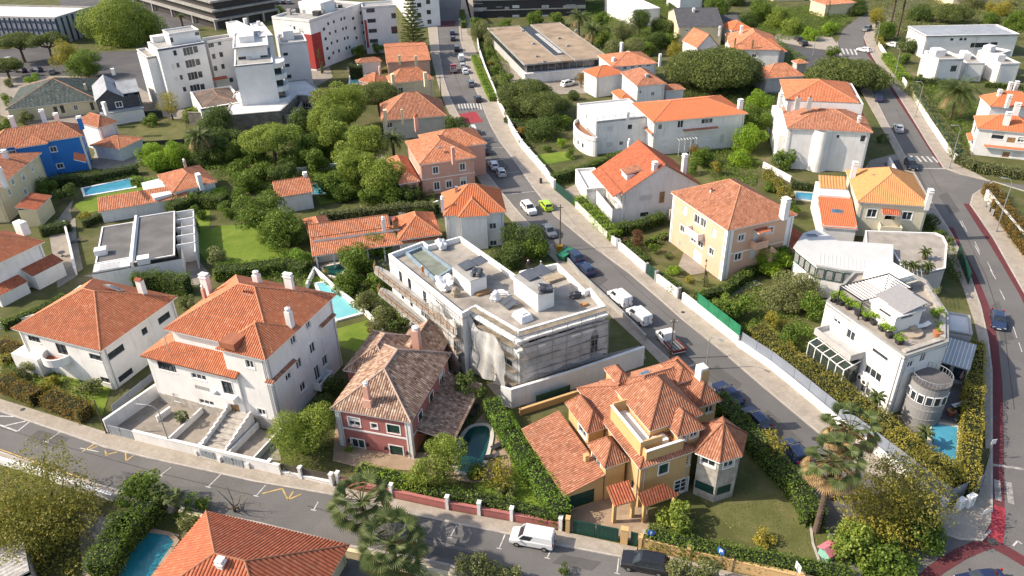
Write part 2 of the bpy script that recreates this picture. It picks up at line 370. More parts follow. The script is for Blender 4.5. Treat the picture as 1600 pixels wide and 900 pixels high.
# ------------------------------------------------------------------ buildings
class House:
    """a building: an Empty at ground level; local x runs along its left visible face, y away along its right one"""
    def __init__(s,name,label,L,F,R,h,wall,cat='house',base=0.0,group=None,wt=None):
        PL,PF,PR=at(*L,h),at(*F,h),at(*R,h)
        a=(PF-PL).xy;b=(PR-PF).xy
        u=(a.normalized()+Vector((b.y,-b.x)).normalized()*(wt if wt else 20 if b.length>a.length*2.6 else .9 if b.length>a.length*.7 else .4)).normalized();v=Vector((-u.y,u.x))
        s.u,s.v=u,v;s.w=a.dot(u);s.d=b.dot(v);s.h=h;s.wall=wall
        s.o=PF.xy-u*s.w
        s.root=empty(name,label,cat,(s.o.x,s.o.y,0),math.atan2(u.y,u.x),group)
        s.walls={};s.name=name;s.glass=None
    def loc(s,p):q=Vector((p[0],p[1]))-s.o;return Vector((q.dot(s.u),q.dot(s.v),p[2] if len(p)>2 else 0))
    def px(s,x,y,z):return s.loc(at(x,y,z))
    def rect(s,L,F,R,h):
        l,f,r=s.px(*L,h),s.px(*F,h),s.px(*R,h)
        return l.x,max(f.x,l.x+1),(f.y),max(r.y,f.y+1)
    def hit(s,x,y,o,t):
        """distance along a wall and height of photo pixel (x, y) on it"""
        d=ray(x,y);dl=Vector((Vector(d.xy).dot(s.u),Vector(d.xy).dot(s.v),d.z))
        c=s.loc((0,0,HC));n=Vector((t[1],-t[0]))
        k=((o[0]-c.x)*n.x+(o[1]-c.y)*n.y)/(dl.x*n.x+dl.y*n.y)
        P=c+dl*k;return (P.x-o[0])*t[0]+(P.y-o[1])*t[1],P.z
    def main(s,z0=0,**k):return s.block((0,s.w,0,s.d),z0,s.h,**k)
    def block(s,r,z0,z1,wall=None,a=(),b=(),wins=None,top=False,part='wall'):
        """r: (x0, x1, y0, y1) local, or a list of local points ccw; a, b: openings on the two visible faces"""
        pts=[(r[0],r[2]),(r[1],r[2]),(r[1],r[3]),(r[0],r[3])] if not isinstance(r,list) else [tuple(q[:2]) for q in r]
        wins=dict(wins or {}); 
        if a:wins[0]=a
        if b:wins[1]=b
        m=wall or s.wall;mb=s.walls.setdefault((part,m.name),(MB(),m))[0]
        for i in range(len(pts)):
            p,q=Vector(pts[i]),Vector(pts[(i+1) % len(pts)]);t=(q-p);ln=t.length
            if ln<.02:continue
            t/=ln;s.facade(mb,p,t,ln,z0,z1,wins.get(i,()))
        if top:mb.poly([(x,y,z1) for x,y in pts])
        s.last=pts;return pts
    def facade(s,mb,p,t,ln,z0,z1,wins):
        n=Vector((t.y,-t.x));hs=[]
        for wn in wins:
            x,y,w,h,k=wn[:5]
            c,z=s.hit(x,y,p,t)
            a0,a1=max(.08,c-w/2),min(ln-.08,c+w/2);b0,b1=max(z0+.02,z-h/2),min(z1-.08,z+h/2)
            if a1-a0<.25 or b1-b0<.25:print('window off',s.name,x,y,round(c,1),round(z,1),round(ln,1));continue
            if any(a0<e[1]+.02 and a1>e[0]-.02 and b0<e[3]+.02 and b1>e[2]-.02 for e in hs):print('overlap',s.name,x,y);continue
            hs.append((a0,a1,b0,b1,k))
        xs=sorted({0,ln,*[e[0] for e in hs],*[e[1] for e in hs]});zs=sorted({z0,z1,*[e[2] for e in hs],*[e[3] for e in hs]})
        g=lambda a,z,dp=0:(p.x+t.x*a-n.x*dp,p.y+t.y*a-n.y*dp,z)
        for i in range(len(xs)-1):
            for j in range(len(zs)-1):
                cx,cz=(xs[i]+xs[i+1])/2,(zs[j]+zs[j+1])/2
                if any(e[0]<cx<e[1] and e[2]<cz<e[3] for e in hs):continue
                mb.poly([g(xs[i],zs[j]),g(xs[i+1],zs[j]),g(xs[i+1],zs[j+1]),g(xs[i],zs[j+1])])
        for a0,a1,b0,b1,k in hs:
            dp=1.3 if k in 'oO' else .2
            for q in ((a0,b0,a0,b1),(a0,b1,a1,b1),(a1,b1,a1,b0),(a1,b0,a0,b0)):
                mb.poly([g(q[0],q[1]),g(q[2],q[3]),g(q[2],q[3],dp),g(q[0],q[1],dp)])
            s.window(p,t,n,a0,a1,b0,b1,k)
    def window(s,p,t,n,a0,a1,b0,b1,k):
        up_=k.isupper();k=k.lower();B=lambda mb,*r:mb.obox(p,t,n,*r)
        w,h=a1-a0,b1-b0
        if k in 'wdcbi':
            fm={'w':FRAME_W,'d':FRAME_D,'c':FRAME_W,'b':GREENP,'i':FRAME_W}[k]
            f=MB();e=.07
            B(f,a0,a1,-.16,-.08,b1-e,b1);B(f,a0,a1,-.16,-.08,b0,b0+e)
            B(f,a0,a0+e,-.16,-.08,b0+e,b1-e);B(f,a1-e,a1,-.16,-.08,b0+e,b1-e)
            nm=max(1,round(w/.8)) if w>.7 else 0
            for i in range(1,nm+(nm==1)):
                c=a0+w*i/max(nm,2);B(f,c-.04,c+.04,-.16,-.08,b0+e,b1-e)
            if k=='i':
                for i in range(1,3):c=b0+h*i/3;B(f,a0+e,a1-e,-.15,-.09,c-.03,c+.03)
            o=f.obj('window',fm,s.root)
            g=MB();B(g,a0,a1,-.19,-.14,b0,b1);g.obj('pane',{'c':CURT}.get(k,GLASS if random.random()<.7 else CURT2),o)
            if k=='w' and h>.9 and random.random()<.3:
                q=MB();B(q,a0+.05,a1-.05,-.13,-.075,b1-h*random.uniform(.2,.6),b1-.03);q.obj('roller_blind',SHUT,o)
            if k=='b':
                q=MB();B(q,a0+.03,a1-.03,-.13,-.05,b0+h*.3,b1-.02);q.obj('blind',GREENP,o)
        elif k in 'sh':
            q=MB();z=b0 if k=='s' else b0+h*.45;nl=max(2,int((b1-z)/.22))
            for i in range(nl):c=z+(b1-z)*i/nl;B(q,a0,a1,-.12,-.06,c+.012,c+(b1-z)/nl-.012)
            B(q,a0,a1,-.13,-.11,z,b1)
            o=q.obj('window',SHUT,s.root);o.name='shutter'
            if k=='h':
                g=MB();B(g,a0,a1,-.19,-.14,b0,z);g.obj('pane',GLASS,o)
        elif k in 'neg':
            m={'n':TIMBER,'e':GREENP,'g':TRIM}[k]
            q=MB();B(q,a0,a1,-.14,-.07,b0,b1);nn=max(2,int(w/.8))
            for i in range(nn):c=a0+w*i/nn;B(q,c+.08,c+w/nn-.08,-.07,-.05,b0+.15,b0+h*.45);B(q,c+.08,c+w/nn-.08,-.07,-.05,b0+h*.52,b1-.15)
            o=q.obj('garage_door' if w>1.6 else 'door',m,s.root)
            hm=MB();B(hm,a0+w*.5-.08,a0+w*.5+.08,-.05,.0,b0+h*.46,b0+h*.5);hm.obj('handle',DSTEEL,o)
        elif k=='v':   # louvred vent
            q=MB()
            for i in range(6):c=b0+h*i/6;B(q,a0,a1,-.1,-.03,c,c+h/6-.05)
            B(q,a0,a1,-.14,-.12,b0,b1);q.obj('vent',GREYW,s.root)
        elif k in 'o':   # recessed balcony
            q=MB();B(q,a0,a1,-1.34,-1.3,b0,b1);o=q.obj('recess',s.wall,s.root)
            g=MB();B(g,a0+w*.15,a1-w*.15,-1.3,-1.24,b0+.1,b0+h*.85);g.obj('pane',GLASS,o)
            r=MB();B(r,a0,a1,-.12,.0,b0,b0+min(.9,h*.4));r.obj('parapet',s.wall,s.root)
        if up_:
            q=MB();e=.14
            B(q,a0-e,a1+e,.0,.035,b1,b1+e);B(q,a0-e,a1+e,.0,.06,b0-e,b0)
            B(q,a0-e,a0,.0,.035,b0,b1);B(q,a1,a1+e,.0,.035,b0,b1)
            q.obj('window_surround',TRIM,s.root)
        elif k in 'wdcshi' and h<1.9:
            q=MB();B(q,a0-.06,a1+.06,.0,.07,b0-.09,b0-.01);q.obj('sill',TRIM,s.root)
    # ---- roofs
    def hip(s,r,z,rise,m,oh=.45,pitch=.30,cap=.09,capm=None,seg=4,name='roof',eave=True,amp=.085):
        x0,x1,y0,y1=r;pl,cp=hip_planes(x0,x1,y0,y1,z,rise,oh);mb=MB()
        for q in pl:slope(mb,q,pitch,amp,seg)
        o=mb.obj(name,m,s.root)
        if eave:s.eaves((x0-oh,x1+oh,y0-oh,y1+oh),z,o)
        c=MB()
        for a,b in cp:
            if (Vector(a)-Vector(b)).length>.3:c.tube([Vector(a)+Vector((0,0,.05)),Vector(b)+Vector((0,0,.05))],cap,6)
        c.obj('ridge_tiles',capm or RIDGE,o);return o
    def eaves(s,r,z,o):
        e=MB();x0,x1,y0,y1=r;e.box(x0+.05,x1-.05,y0+.05,y1-.05,z-.16,z-.012)
        e.obj('eaves',TRIM,o)
    def gable(s,r,z,rise,m,axis='x',oh=.35,pitch=.30,seg=4,gw=None,rf=.5,name='roof',amp=.085):
        """ridge along axis; rf: where the ridge sits across the span"""
        x0,x1,y0,y1=r;mb=MB();X0,X1,Y0,Y1=x0-oh,x1+oh,y0-oh,y1+oh
        if axis=='x':
            ym=y0+(y1-y0)*rf;R0,R1=(X0,ym,z+rise),(X1,ym,z+rise)
            pl=[[(X0,Y0,z-.15),(X1,Y0,z-.15),R1,R0],[(X1,Y1,z-.15),(X0,Y1,z-.15),R0,R1]]
            tri=[[(x0,y0,z),(x0,ym,z+rise-.08),(x0,y1,z)],[(x1,y1,z),(x1,ym,z+rise-.08),(x1,y0,z)]]
        else:
            xm=x0+(x1-x0)*rf;R0,R1=(xm,Y0,z+rise),(xm,Y1,z+rise)
            pl=[[(X0,Y1,z-.15),(X0,Y0,z-.15),R0,R1],[(X1,Y0,z-.15),(X1,Y1,z-.15),R1,R0]]
            tri=[[(x0,y0,z),(x1,y0,z),(xm,y0,z+rise-.08)],[(x1,y1,z),(x0,y1,z),(xm,y1,z+rise-.08)]]
        for q in pl:slope(mb,q,pitch,amp,seg)
        o=mb.obj(name,m,s.root)
        c=MB();c.tube([Vector(R0)+Vector((0,0,.05)),Vector(R1)+Vector((0,0,.05))],.1,6);c.obj('ridge_tiles',m,o)
        g=MB()
        for q in tri:g=MB();g.poly(q);g.obj('gable',gw or s.wall,s.root)
        sf=MB()
        for q in pl:sf.poly([Vector(a)-Vector((0,0,.1)) for a in q][::-1])
        sf.obj('eaves',TRIM,o);return o
    def mono(s,pts,m,pitch=.30,seg=4,thick=.12,name='roof',border=None,amp=.085):
        """single slope; pts local 3-D, eave edge first"""
        mb=MB();slope(mb,pts,pitch,amp,seg);o=mb.obj(name,m,s.root)
        e=MB();n=len(pts);lo=[Vector(p)-Vector((0,0,thick)) for p in pts];hi=[Vector(p)-Vector((0,0,.015)) for p in pts]
        e.poly(lo[::-1])
        for i in range(n):e.poly([lo[i],lo[(i+1) % n],hi[(i+1) % n],hi[i]])
        e.obj('eaves',border or TRIM,o);return o
    def flat(s,pts,z,m=None,par=.5,th=.25,parm=None,name='flat_roof'):
        """flat roof deck with a parapet of height par around it"""
        if not isinstance(pts,list):x0,x1,y0,y1=pts;pts=[(x0,y0),(x1,y0),(x1,y1),(x0,y1)]
        d=MB();d.prism([tuple(p[:2]) for p in pts],z-par-.2,z-par);o=d.obj(name,m or ROOFW,s.root)
        if par>.02:
            c=MB();n=len(pts);cen=sum((Vector(p[:2]) for p in pts),Vector((0,0)))/n
            P=[Vector(p[:2]) for p in pts];inn=[]
            for i in range(n):
                t0=(P[i]-P[i-1]).normalized();t1=(P[(i+1) % n]-P[i]).normalized()
                n0,n1=Vector((-t0.y,t0.x)),Vector((-t1.y,t1.x));k=1+n0.dot(n1)
                inn.append(P[i]+(n0+n1)*(th/max(k,.3)))
            for i in range(n):
                j=(i+1) % n;a,b,a2,b2=P[i],P[j],inn[i],inn[j]
                t=(b-a).normalized();nn=Vector((t.y,-t.x))*.04
                c.hexa([(*(a+nn),z-.1),(*(b+nn),z-.1),(*b2,z-par),(*a2,z-par),(*(a+nn),z+.04),(*(b+nn),z+.04),(*b2,z+.04),(*a2,z+.04)])
            c.obj('parapet',parm or s.wall,s.root)
        return o
    def chimney(s,x,y,z,w=.8,d=.6,h=1.5,m=None,style='cap',label=None):
        p=s.px(x,y,z);mm=m or WHITE;mb=MB()
        mb.box(p.x-w/2,p.x+w/2,p.y-d/2,p.y+d/2,z-1.2,z+h);o=mb.obj('chimney',mm,s.root)
        if label:o['label']=label
        c=MB()
        if style=='cap':
            c.box(p.x-w/2-.1,p.x+w/2+.1,p.y-d/2-.1,p.y+d/2+.1,z+h+.001,z+h+.12)
            for i in (-1,1):
                for j in (-1,1):c.box(p.x+i*w*.36-.07,p.x+i*w*.36+.07,p.y+j*d*.34-.07,p.y+j*d*.34+.07,z+h+.12,z+h+.38)
            c.box(p.x-w/2-.05,p.x+w/2+.05,p.y-d/2-.05,p.y+d/2+.05,z+h+.38,z+h+.5)
            c.obj('chimney_cap',TRIM if mm!=TRIM else GREYW,o)
        elif style=='tile':
            X0,X1,Y0,Y1=p.x-w/2-.1,p.x+w/2+.1,p.y-d/2-.1,p.y+d/2+.1;zt=z+h
            c.poly([(X0,Y0,zt),(X1,Y0,zt),(X1,p.y,zt+.35),(X0,p.y,zt+.35)]);c.poly([(X1,Y1,zt),(X0,Y1,zt),(X0,p.y,zt+.35),(X1,p.y,zt+.35)])
            c.poly([(X0,Y0,zt),(X0,p.y,zt+.35),(X0,Y1,zt)]);c.poly([(X1,Y0,zt),(X1,Y1,zt),(X1,p.y,zt+.35)])
            c.obj('chimney_cap',T_RED,o)
        elif style=='pots':
            k=max(2,int(w/.35))
            for i in range(k):c.cyl((p.x-w/2+w*(i+.5)/k,p.y),.12,z+h,z+h+.4,8,0,.1)
            c.obj('chimney_pots',T_RED,o)
        elif style=='round':
            c.cyl((p.x,p.y),w*.42,z+h,z+h+.35,10);c.cyl((p.x,p.y),w*.5,z+h+.35,z+h+.42,10);c.cyl((p.x,p.y),w*.45,z+h+.42,z+h+.6,10,0,.05)
            c.obj('chimney_cap',TRIM,o)
        return o
    def skylight(s,x,y,z,w,d,plane,m=None):
        """window lying in a roof slope; plane = (dz/dx, dz/dy) of that slope"""
        p=s.px(x,y,z);g=lambda a,b,k:(p.x+a,p.y+b,z+plane[0]*a+plane[1]*b+k)
        def sl(mb,a,b,k0,k1):mb.hexa([g(-a,-b,k0),g(a,-b,k0),g(a,b,k0),g(-a,b,k0),g(-a,-b,k1),g(a,-b,k1),g(a,b,k1),g(-a,b,k1)])
        f=MB();sl(f,w/2,d/2,-.1,.16);o=f.obj('skylight',m or STEEL,s.root)
        q=MB();sl(q,w/2-.09,d/2-.09,.1,.18);q.obj('pane',GLASSB,o)
    def balcony(s,face,x,y,w,dep,h=.95,m=None,style='solid',slab=.18,pts=None):
        """x, y: photo pixel of the middle of the slab where it meets the wall"""
        P=pts or s.last;p,q=Vector(P[face]),Vector(P[(face+1) % len(P)]);t=(q-p).normalized();n=Vector((t.y,-t.x))
        c,z=s.hit(x,y,p,t);mm=m or s.wall
        f=MB();f.obox(p,t,n,c-w/2,c+w/2,.003,dep,z-slab,z);o=f.obj('balcony',mm,s.root)
        r=MB()
        if style=='solid':
            r.obox(p,t,n,c-w/2,c+w/2,dep-.12,dep,z,z+h);r.obox(p,t,n,c-w/2,c-w/2+.12,.003,dep-.12,z,z+h);r.obox(p,t,n,c+w/2-.12,c+w/2,.003,dep-.12,z,z+h)
            r.obj('parapet',mm,o)
        else:
            for zz in (z+h-.05,z+.1):r.obox(p,t,n,c-w/2,c+w/2,dep-.06,dep,zz,zz+.05)
            for sd_ in (-1,1):r.obox(p,t,n,c+sd_*(w/2-.03)-.03,c+sd_*(w/2-.03)+.03,.003,dep-.06,z+h-.05,z+h)
            k=int(w/.16)
            for i in range(k+1):a=c-w/2+w*i/k*.99;r.obox(p,t,n,a,a+.03,dep-.045,dep-.015,z,z+h-.05)
            r.obj('railing',DSTEEL if style=='rail' else TRIM,o)
        return o
    def awning(s,face,x,y,w,dep,m,drop=.35,pts=None):
        P=pts or s.last;p,q=Vector(P[face]),Vector(P[(face+1) % len(P)]);t=(q-p).normalized();n=Vector((t.y,-t.x))
        c,z=s.hit(x,y,p,t);g=lambda a,b,z_:(p.x+t.x*a+n.x*b,p.y+t.y*a+n.y*b,z_)
        s.mono([g(c-w/2,dep,z-drop),g(c+w/2,dep,z-drop),g(c+w/2,.01,z),g(c-w/2,.01,z)],m,name='canopy_roof')
    def band(s,pts,z,h,m,out=.05,name='string_course',edges=None):
        mb=MB();n=len(pts)
        for i in (edges if edges is not None else range(n)):
            p,q=Vector(pts[i]),Vector(pts[(i+1) % n]);t=(q-p);ln=t.length;t/=ln;nn=Vector((t.y,-t.x))
            mb.obox(p,t,nn,-out+.002*i,ln+out-.002*i,.002,out,z,z+h)
        return mb.obj(name,m,s.root)
    def part(s,name,mb,m,parent=None):return mb.obj(name,m,parent or s.root)
    def done(s):
        if 'house' in s.name and s.h>4.5:
            for x_,y_ in ((.5,-.08),(s.w-.35,-.08),(s.w+.08,.45),(s.w+.08,s.d-.4)):pb=MB();pb.tube([(x_,y_,.1),(x_,y_,s.h-.2)],.05,6);pb.obj('downpipe',GREYW,s.root)
        for (pn,mn),(mb,m) in s.walls.items():mb.obj(pn,m,s.root)

# ------------------------------------------------------------------ foliage
RNG=np.random.default_rng(11)
def leaf_quads(c,nrm,size,rng,flat=.35):
    """one small bent leaf face per point; returns verts, faces arrays"""
    n=len(c);r=rng.normal(size=(n,3));nn=nrm+r*(1.1-flat);nn/=np.linalg.norm(nn,axis=1)[:,None]+1e-9
    a=np.cross(nn,rng.normal(size=(n,3)));a/=np.linalg.norm(a,axis=1)[:,None]+1e-9;b=np.cross(nn,a)
    s=(size*rng.uniform(.6,1.35,n))[:,None];s2=s*rng.uniform(.55,.95,n)[:,None]
    v=np.stack([c-a*s*.5,c-b*s2*.42,c+a*s*.5,c+b*s2*.42+nn*s*.12],1).reshape(-1,3)
    return v,np.arange(4*n).reshape(n,4)
def np_mesh(name,v,f,m):
    me=bpy.data.meshes.new(name);nf,k=f.shape
    me.vertices.add(len(v));me.vertices.foreach_set('co',v.astype(np.float32).ravel())
    me.loops.add(nf*k);me.loops.foreach_set('vertex_index',f.astype(np.int32).ravel())
    me.polygons.add(nf);me.polygons.foreach_set('loop_start',np.arange(0,nf*k,k,dtype=np.int32))
    me.materials.append(m);me.update(calc_edges=True);return me
def crown(name,seed,R,H,m,leaf=.26,lobes=12,dens=34,kind='round'):
    """crown of leaf clumps: R radius, H height, centred at origin"""
    rng=np.random.default_rng(seed);cs=[];rs=[]
    for i in range(lobes):
        d=rng.normal(size=3);d/=np.linalg.norm(d)
        if kind=='flat':d[2]=abs(d[2])*.45;q=np.array([d[0]*R*.72,d[1]*R*.72,d[2]*H*.5]);lr=R*rng.uniform(.24,.42)
        elif kind=='cone':z=rng.uniform(-.5,.5);w=(1-(z+.5))*.75;q=np.array([d[0]*R*w,d[1]*R*w,z*H]);lr=R*rng.uniform(.25,.4)*(1.15-(z+.5)*.75)
        else:q=d*np.array([R,R,H*.5])*rng.uniform(.4,.8);lr=R*rng.uniform(.24,.46)
        cs.append(q);rs.append(lr)
    V=[];N=[]
    for q,lr in zip(cs,rs):
        n=int(dens*4*math.pi*lr*lr*.55);d=rng.normal(size=(n,3));d/=np.linalg.norm(d,axis=1)[:,None]
        sub=rng.normal(size=(7,3));sub/=np.linalg.norm(sub,axis=1)[:,None]
        bump=1+.16*np.max(d@sub.T,axis=1)*1.0-.12
        rad=lr*bump*rng.uniform(.72,1.06,n)
        asp=np.array([1,1,.62 if kind=='flat' else .85])
        V.append(q+d*rad[:,None]*asp);N.append(d*.8+np.array([0,0,.35]))
    V=np.concatenate(V);N=np.concatenate(N)
    if kind=='flat':V[:,2]=np.maximum(V[:,2],-H*.28+rng.uniform(0,H*.12,len(V)))
    if kind=='weep':   # hanging strands
        k=len(V)//3;idx=rng.choice(len(V),k);V2=V[idx].copy();V2[:,2]-=rng.uniform(.2,H*.55,k);V2[:,:2]*=1.08;V=np.concatenate([V,V2]);N=np.concatenate([N,N[idx]])
    v,f=leaf_quads(V,N,leaf,rng);return np_mesh(name,v,f,m),cs
def limbs(cs,H,base,m_r,seed,lean=(0,0)):
    """tapered trunk with limbs running to the crown's clumps; crown centre at height base"""
    rng=random.Random(seed);mb=MB();fork=base-H*.35
    mb.tube([(0,0,-.2),(lean[0]*.3,lean[1]*.3,fork*.5),(lean[0]*.6,lean[1]*.6,fork)],[m_r*1.25,m_r,m_r*.8],7)
    for q in cs[:9]:
        a=Vector((lean[0]*.6,lean[1]*.6,fork-.1));b=Vector((q[0],q[1],q[2]+base))
        mid=(a+b)/2+Vector((rng.uniform(-.3,.3),rng.uniform(-.3,.3),-.15*H));mb.tube([a,mid,b],[m_r*.6,m_r*.38,m_r*.12],5)
    return mb
TREES={}
def tree(kind,x,y,r,ztop,label,name=None,h=None,group=None,seed=0,cat='tree',ground=None):
    """x, y: photo pixel of the crown's middle; r crown radius; ztop top of crown above ground"""
    spec={'mid':(L_MID,'round',.30,34,'broadleaf_tree'),'light':(L_LIGHT,'round',.30,34,'broadleaf_tree'),'dark':(L_DARK,'round',.27,38,'broadleaf_tree'),
            'pine':(L_PINE,'flat',.24,60,'umbrella_pine'),'olive':(L_OLIVE,'round',.22,46,'olive_tree'),'yel':(L_YEL,'round',.25,32,'broadleaf_tree'),
            'aut':(L_AUT,'round',.22,30,'broadleaf_tree'),'cyp':(L_DARK,'cone',.18,80,'cypress'),'fresh':(L_FRESH,'round',.24,44,'broadleaf_tree'),
            'ivy':(L_IVY,'round',.26,44,'broadleaf_tree'),'red':(L_RED,'round',.2,50,'broadleaf_tree'),'sparse':(L_YEL,'round',.24,15,'broadleaf_tree'),
            'lpine':(L_LIGHT,'flat',.27,50,'umbrella_pine'),'willow':(L_LIGHT,'weep',.17,60,'weeping_tree'),'sparseaut':(L_RUST,'round',.22,21,'broadleaf_tree'),'bare':(L_OLIVE,'round',.1,3,'leafless_tree')}[kind]
    m,ck,leaf,dens,nm=spec
    if r>9:leaf*=1.5;dens*=.5
    hc=h or (r*2*.85 if ck=='round' or ck=='weep' else r*1.1 if ck=='flat' else ztop*.98)
    zc=ztop-hc/2 if ck!='flat' else ztop-hc*.55
    key=(kind,round(r*2)/2,seed % 3);r0=max(.5,key[1])
    if key not in TREES:
        lb=int(min(30,8+r0*4));me,cs=crown(nm+'_leaves',int(r0*10)+seed % 3*101+len(kind)*7,r0,r0*(1.1 if ck=='flat' else 1.7) if ck!='cone' else 4*r0,m,leaf,lb,dens/(1 if r0<3.5 else 1.35),ck)
        TREES[key]=(me,cs,r0*(1.1 if ck=='flat' else 1.7) if ck!='cone' else 4*r0)
    me,cs,h0=TREES[key]
    p=at(x,y,zc)
    root=empty(name or nm,label,cat,(p.x,p.y,ground or 0),random.uniform(0,6.28),group)
    cr=bpy.data.objects.new('crown',me);C.objects.link(cr);cr.parent=root;sc=r/r0
    cr.location=(0,0,zc);cr.scale=(sc,sc,hc/h0)
    cs2=[np.array([q[0]*sc,q[1]*sc,q[2]*hc/h0]) for q in cs]
    if ck=='cone':mb=MB();mb.tube([(0,0,-.1),(0,0,ztop*.8)],[.14,.04],6)
    else:mb=limbs(cs2,hc if ck!='flat' else hc*.9,zc,max(.07,r*.055 if ck!='flat' else r*.07),seed)
    mb.obj('trunk',BARK,root);return root
def shrub(kind,x,y,r,label,name='shrub',h=None,cat='shrub',group=None,seed=0,z=0):
    m={'mid':L_MID,'light':L_LIGHT,'dark':L_DARK,'olive':L_OLIVE,'yel':L_YEL,'aut':L_AUT,'fresh':L_FRESH,'ivy':L_IVY,'red':L_RED}[kind]
    hh=h or r*1.5;key=('s',kind,round(r*2)/2,seed % 2);r0=max(.5,key[2])
    if key not in TREES:
        me,cs=crown('shrub_leaves',int(r0*20)+seed % 2*31+5,r0,r0*1.5,m,.19 if r0<1.3 else .23,9,60,'round');TREES[key]=(me,cs,r0*1.5)
    me=TREES[key][0];p=at(x,y,hh/2+z)
    o=bpy.data.objects.new(name,me);C.objects.link(o);o.location=(p.x,p.y,hh/2*.9+z);o.scale=(r/r0,r/r0,hh/(r0*1.5));o.rotation_euler=(0,0,random.uniform(0,6.28))
    return tag(o,label,cat,group)
def hedge(pts,w,h,kind,label,z=None,name='hedge',leaf=.2,dens=42,group=None,base=0,cat='hedge',px=True,shape=.12):
    """clipped hedge along photo pixels (taken at its top); leaves over a dark twiggy core"""
    m={'mid':L_MID,'light':L_LIGHT,'dark':L_DARK,'olive':L_OLIVE,'yel':L_YEL,'aut':L_AUT,'fresh':L_FRESH,'ivy':L_IVY,'red':L_RED,'rust':L_RUST}[kind]
    P=[at(*q,h if z is None else z) for q in pts] if px else [Vector(q) for q in pts]
    o0=P[0].copy();o0.z=0;rng=RNG;V=[];N=[];core=MB()
    for i in range(len(P)-1):
        a,b=P[i]-o0,P[i+1]-o0;a.z=b.z=0;t=b-a;ln=t.length;t/=ln;n=Vector((-t.y,t.x,0))
        wob=rng.uniform(0,6,4)
        for (ar,mode) in ((ln*w,'top'),(ln*h,'l'),(ln*h,'r'),(w*h,'e0'),(w*h,'e1')):
            k=int(ar*dens);u=rng.uniform(0,1,k);q=rng.uniform(0,1,k)
            s_=u*ln
            if mode=='top':x_,y_,z_=s_,(q-.5)*w,np.full(k,h);nr=(0,0,1)
            elif mode in 'lr':sg=1 if mode=='l' else -1;x_,y_,z_=s_,np.full(k,sg*w/2),q*h;nr=(n.x*sg,n.y*sg,.3)
            else:x_=np.full(k,0. if mode=='e0' else ln);y_=(u-.5)*w;z_=q*h;sg=-1 if mode=='e0' else 1;nr=(t.x*sg,t.y*sg,.3)
            wb=np.sin(x_*1.9+wob[0])*.5+np.sin(x_*.83+wob[1])*.5+np.sin(x_*4.3+z_*3+wob[2])*.35
            jit=rng.normal(size=(k,3))*.09
            y_=y_*(1+shape*wb);z_=z_*(1+shape*.8*wb) if mode=='top' else z_*(1+shape*.8*wb)
            pt=np.stack([a.x+t.x*x_+n.x*y_,a.y+t.y*x_+n.y*y_,z_+base],1)+jit
            V.append(pt);N.append(np.tile(np.array(nr),(k,1)))
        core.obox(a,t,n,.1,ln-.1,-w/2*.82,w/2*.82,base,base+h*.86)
    V=np.concatenate(V);N=np.concatenate(N);v,f=leaf_quads(V,N,leaf,rng,.3)
    o=bpy.data.objects.new(name,np_mesh(name,v,f,m));C.objects.link(o);o.location=o0
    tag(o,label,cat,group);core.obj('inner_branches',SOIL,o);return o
def bed(poly,h,kind,label,name='shrub_bed',dens=16,leaf=.24,cat='shrubs',kind2=None,lump=.6,stuff=False):
    """dense planting over a polygon given in photo pixels"""
    m={'mid':L_MID,'light':L_LIGHT,'dark':L_DARK,'olive':L_OLIVE,'yel':L_YEL,'aut':L_AUT,'fresh':L_FRESH,'ivy':L_IVY,'red':L_RED}[kind]
    P=[at(*q,h*.5) for q in poly];xs=[p.x for p in P];ys=[p.y for p in P];rng=RNG
    area=(max(xs)-min(xs))*(max(ys)-min(ys));k=int(area*dens*2.2)
    x=rng.uniform(min(xs),max(xs),k);y=rng.uniform(min(ys),max(ys),k);ins=np.zeros(k,bool)
    for i in range(len(P)):
        a,b=P[i],P[i-1];c=((a.y>y)!=(b.y>y)) & (x<(b.x-a.x)*(y-a.y)/(b.y-a.y+1e-9)+a.x);ins ^= c
    x,y=x[ins],y[ins]
    s1=np.sin(x*1.3+1)*np.sin(y*1.1+2)+np.sin(x*.5+y*.7)*.7+np.sin(x*2.9+y*2.1)*.35
    z=h*(1-lump/2+lump*.35*s1)*rng.uniform(.45,1.05,len(x));z=np.maximum(z,.1)
    v,f=leaf_quads(np.stack([x-P[0].x,y-P[0].y,z],1),np.tile(np.array([0,0,.9]),(len(x),1)),leaf,rng,.3)
    o=bpy.data.objects.new(name,np_mesh(name,v,f,m));C.objects.link(o);o.location=(P[0].x,P[0].y,0)
    return tag(o,label,cat if not stuff else 'undergrowth',None,'stuff')
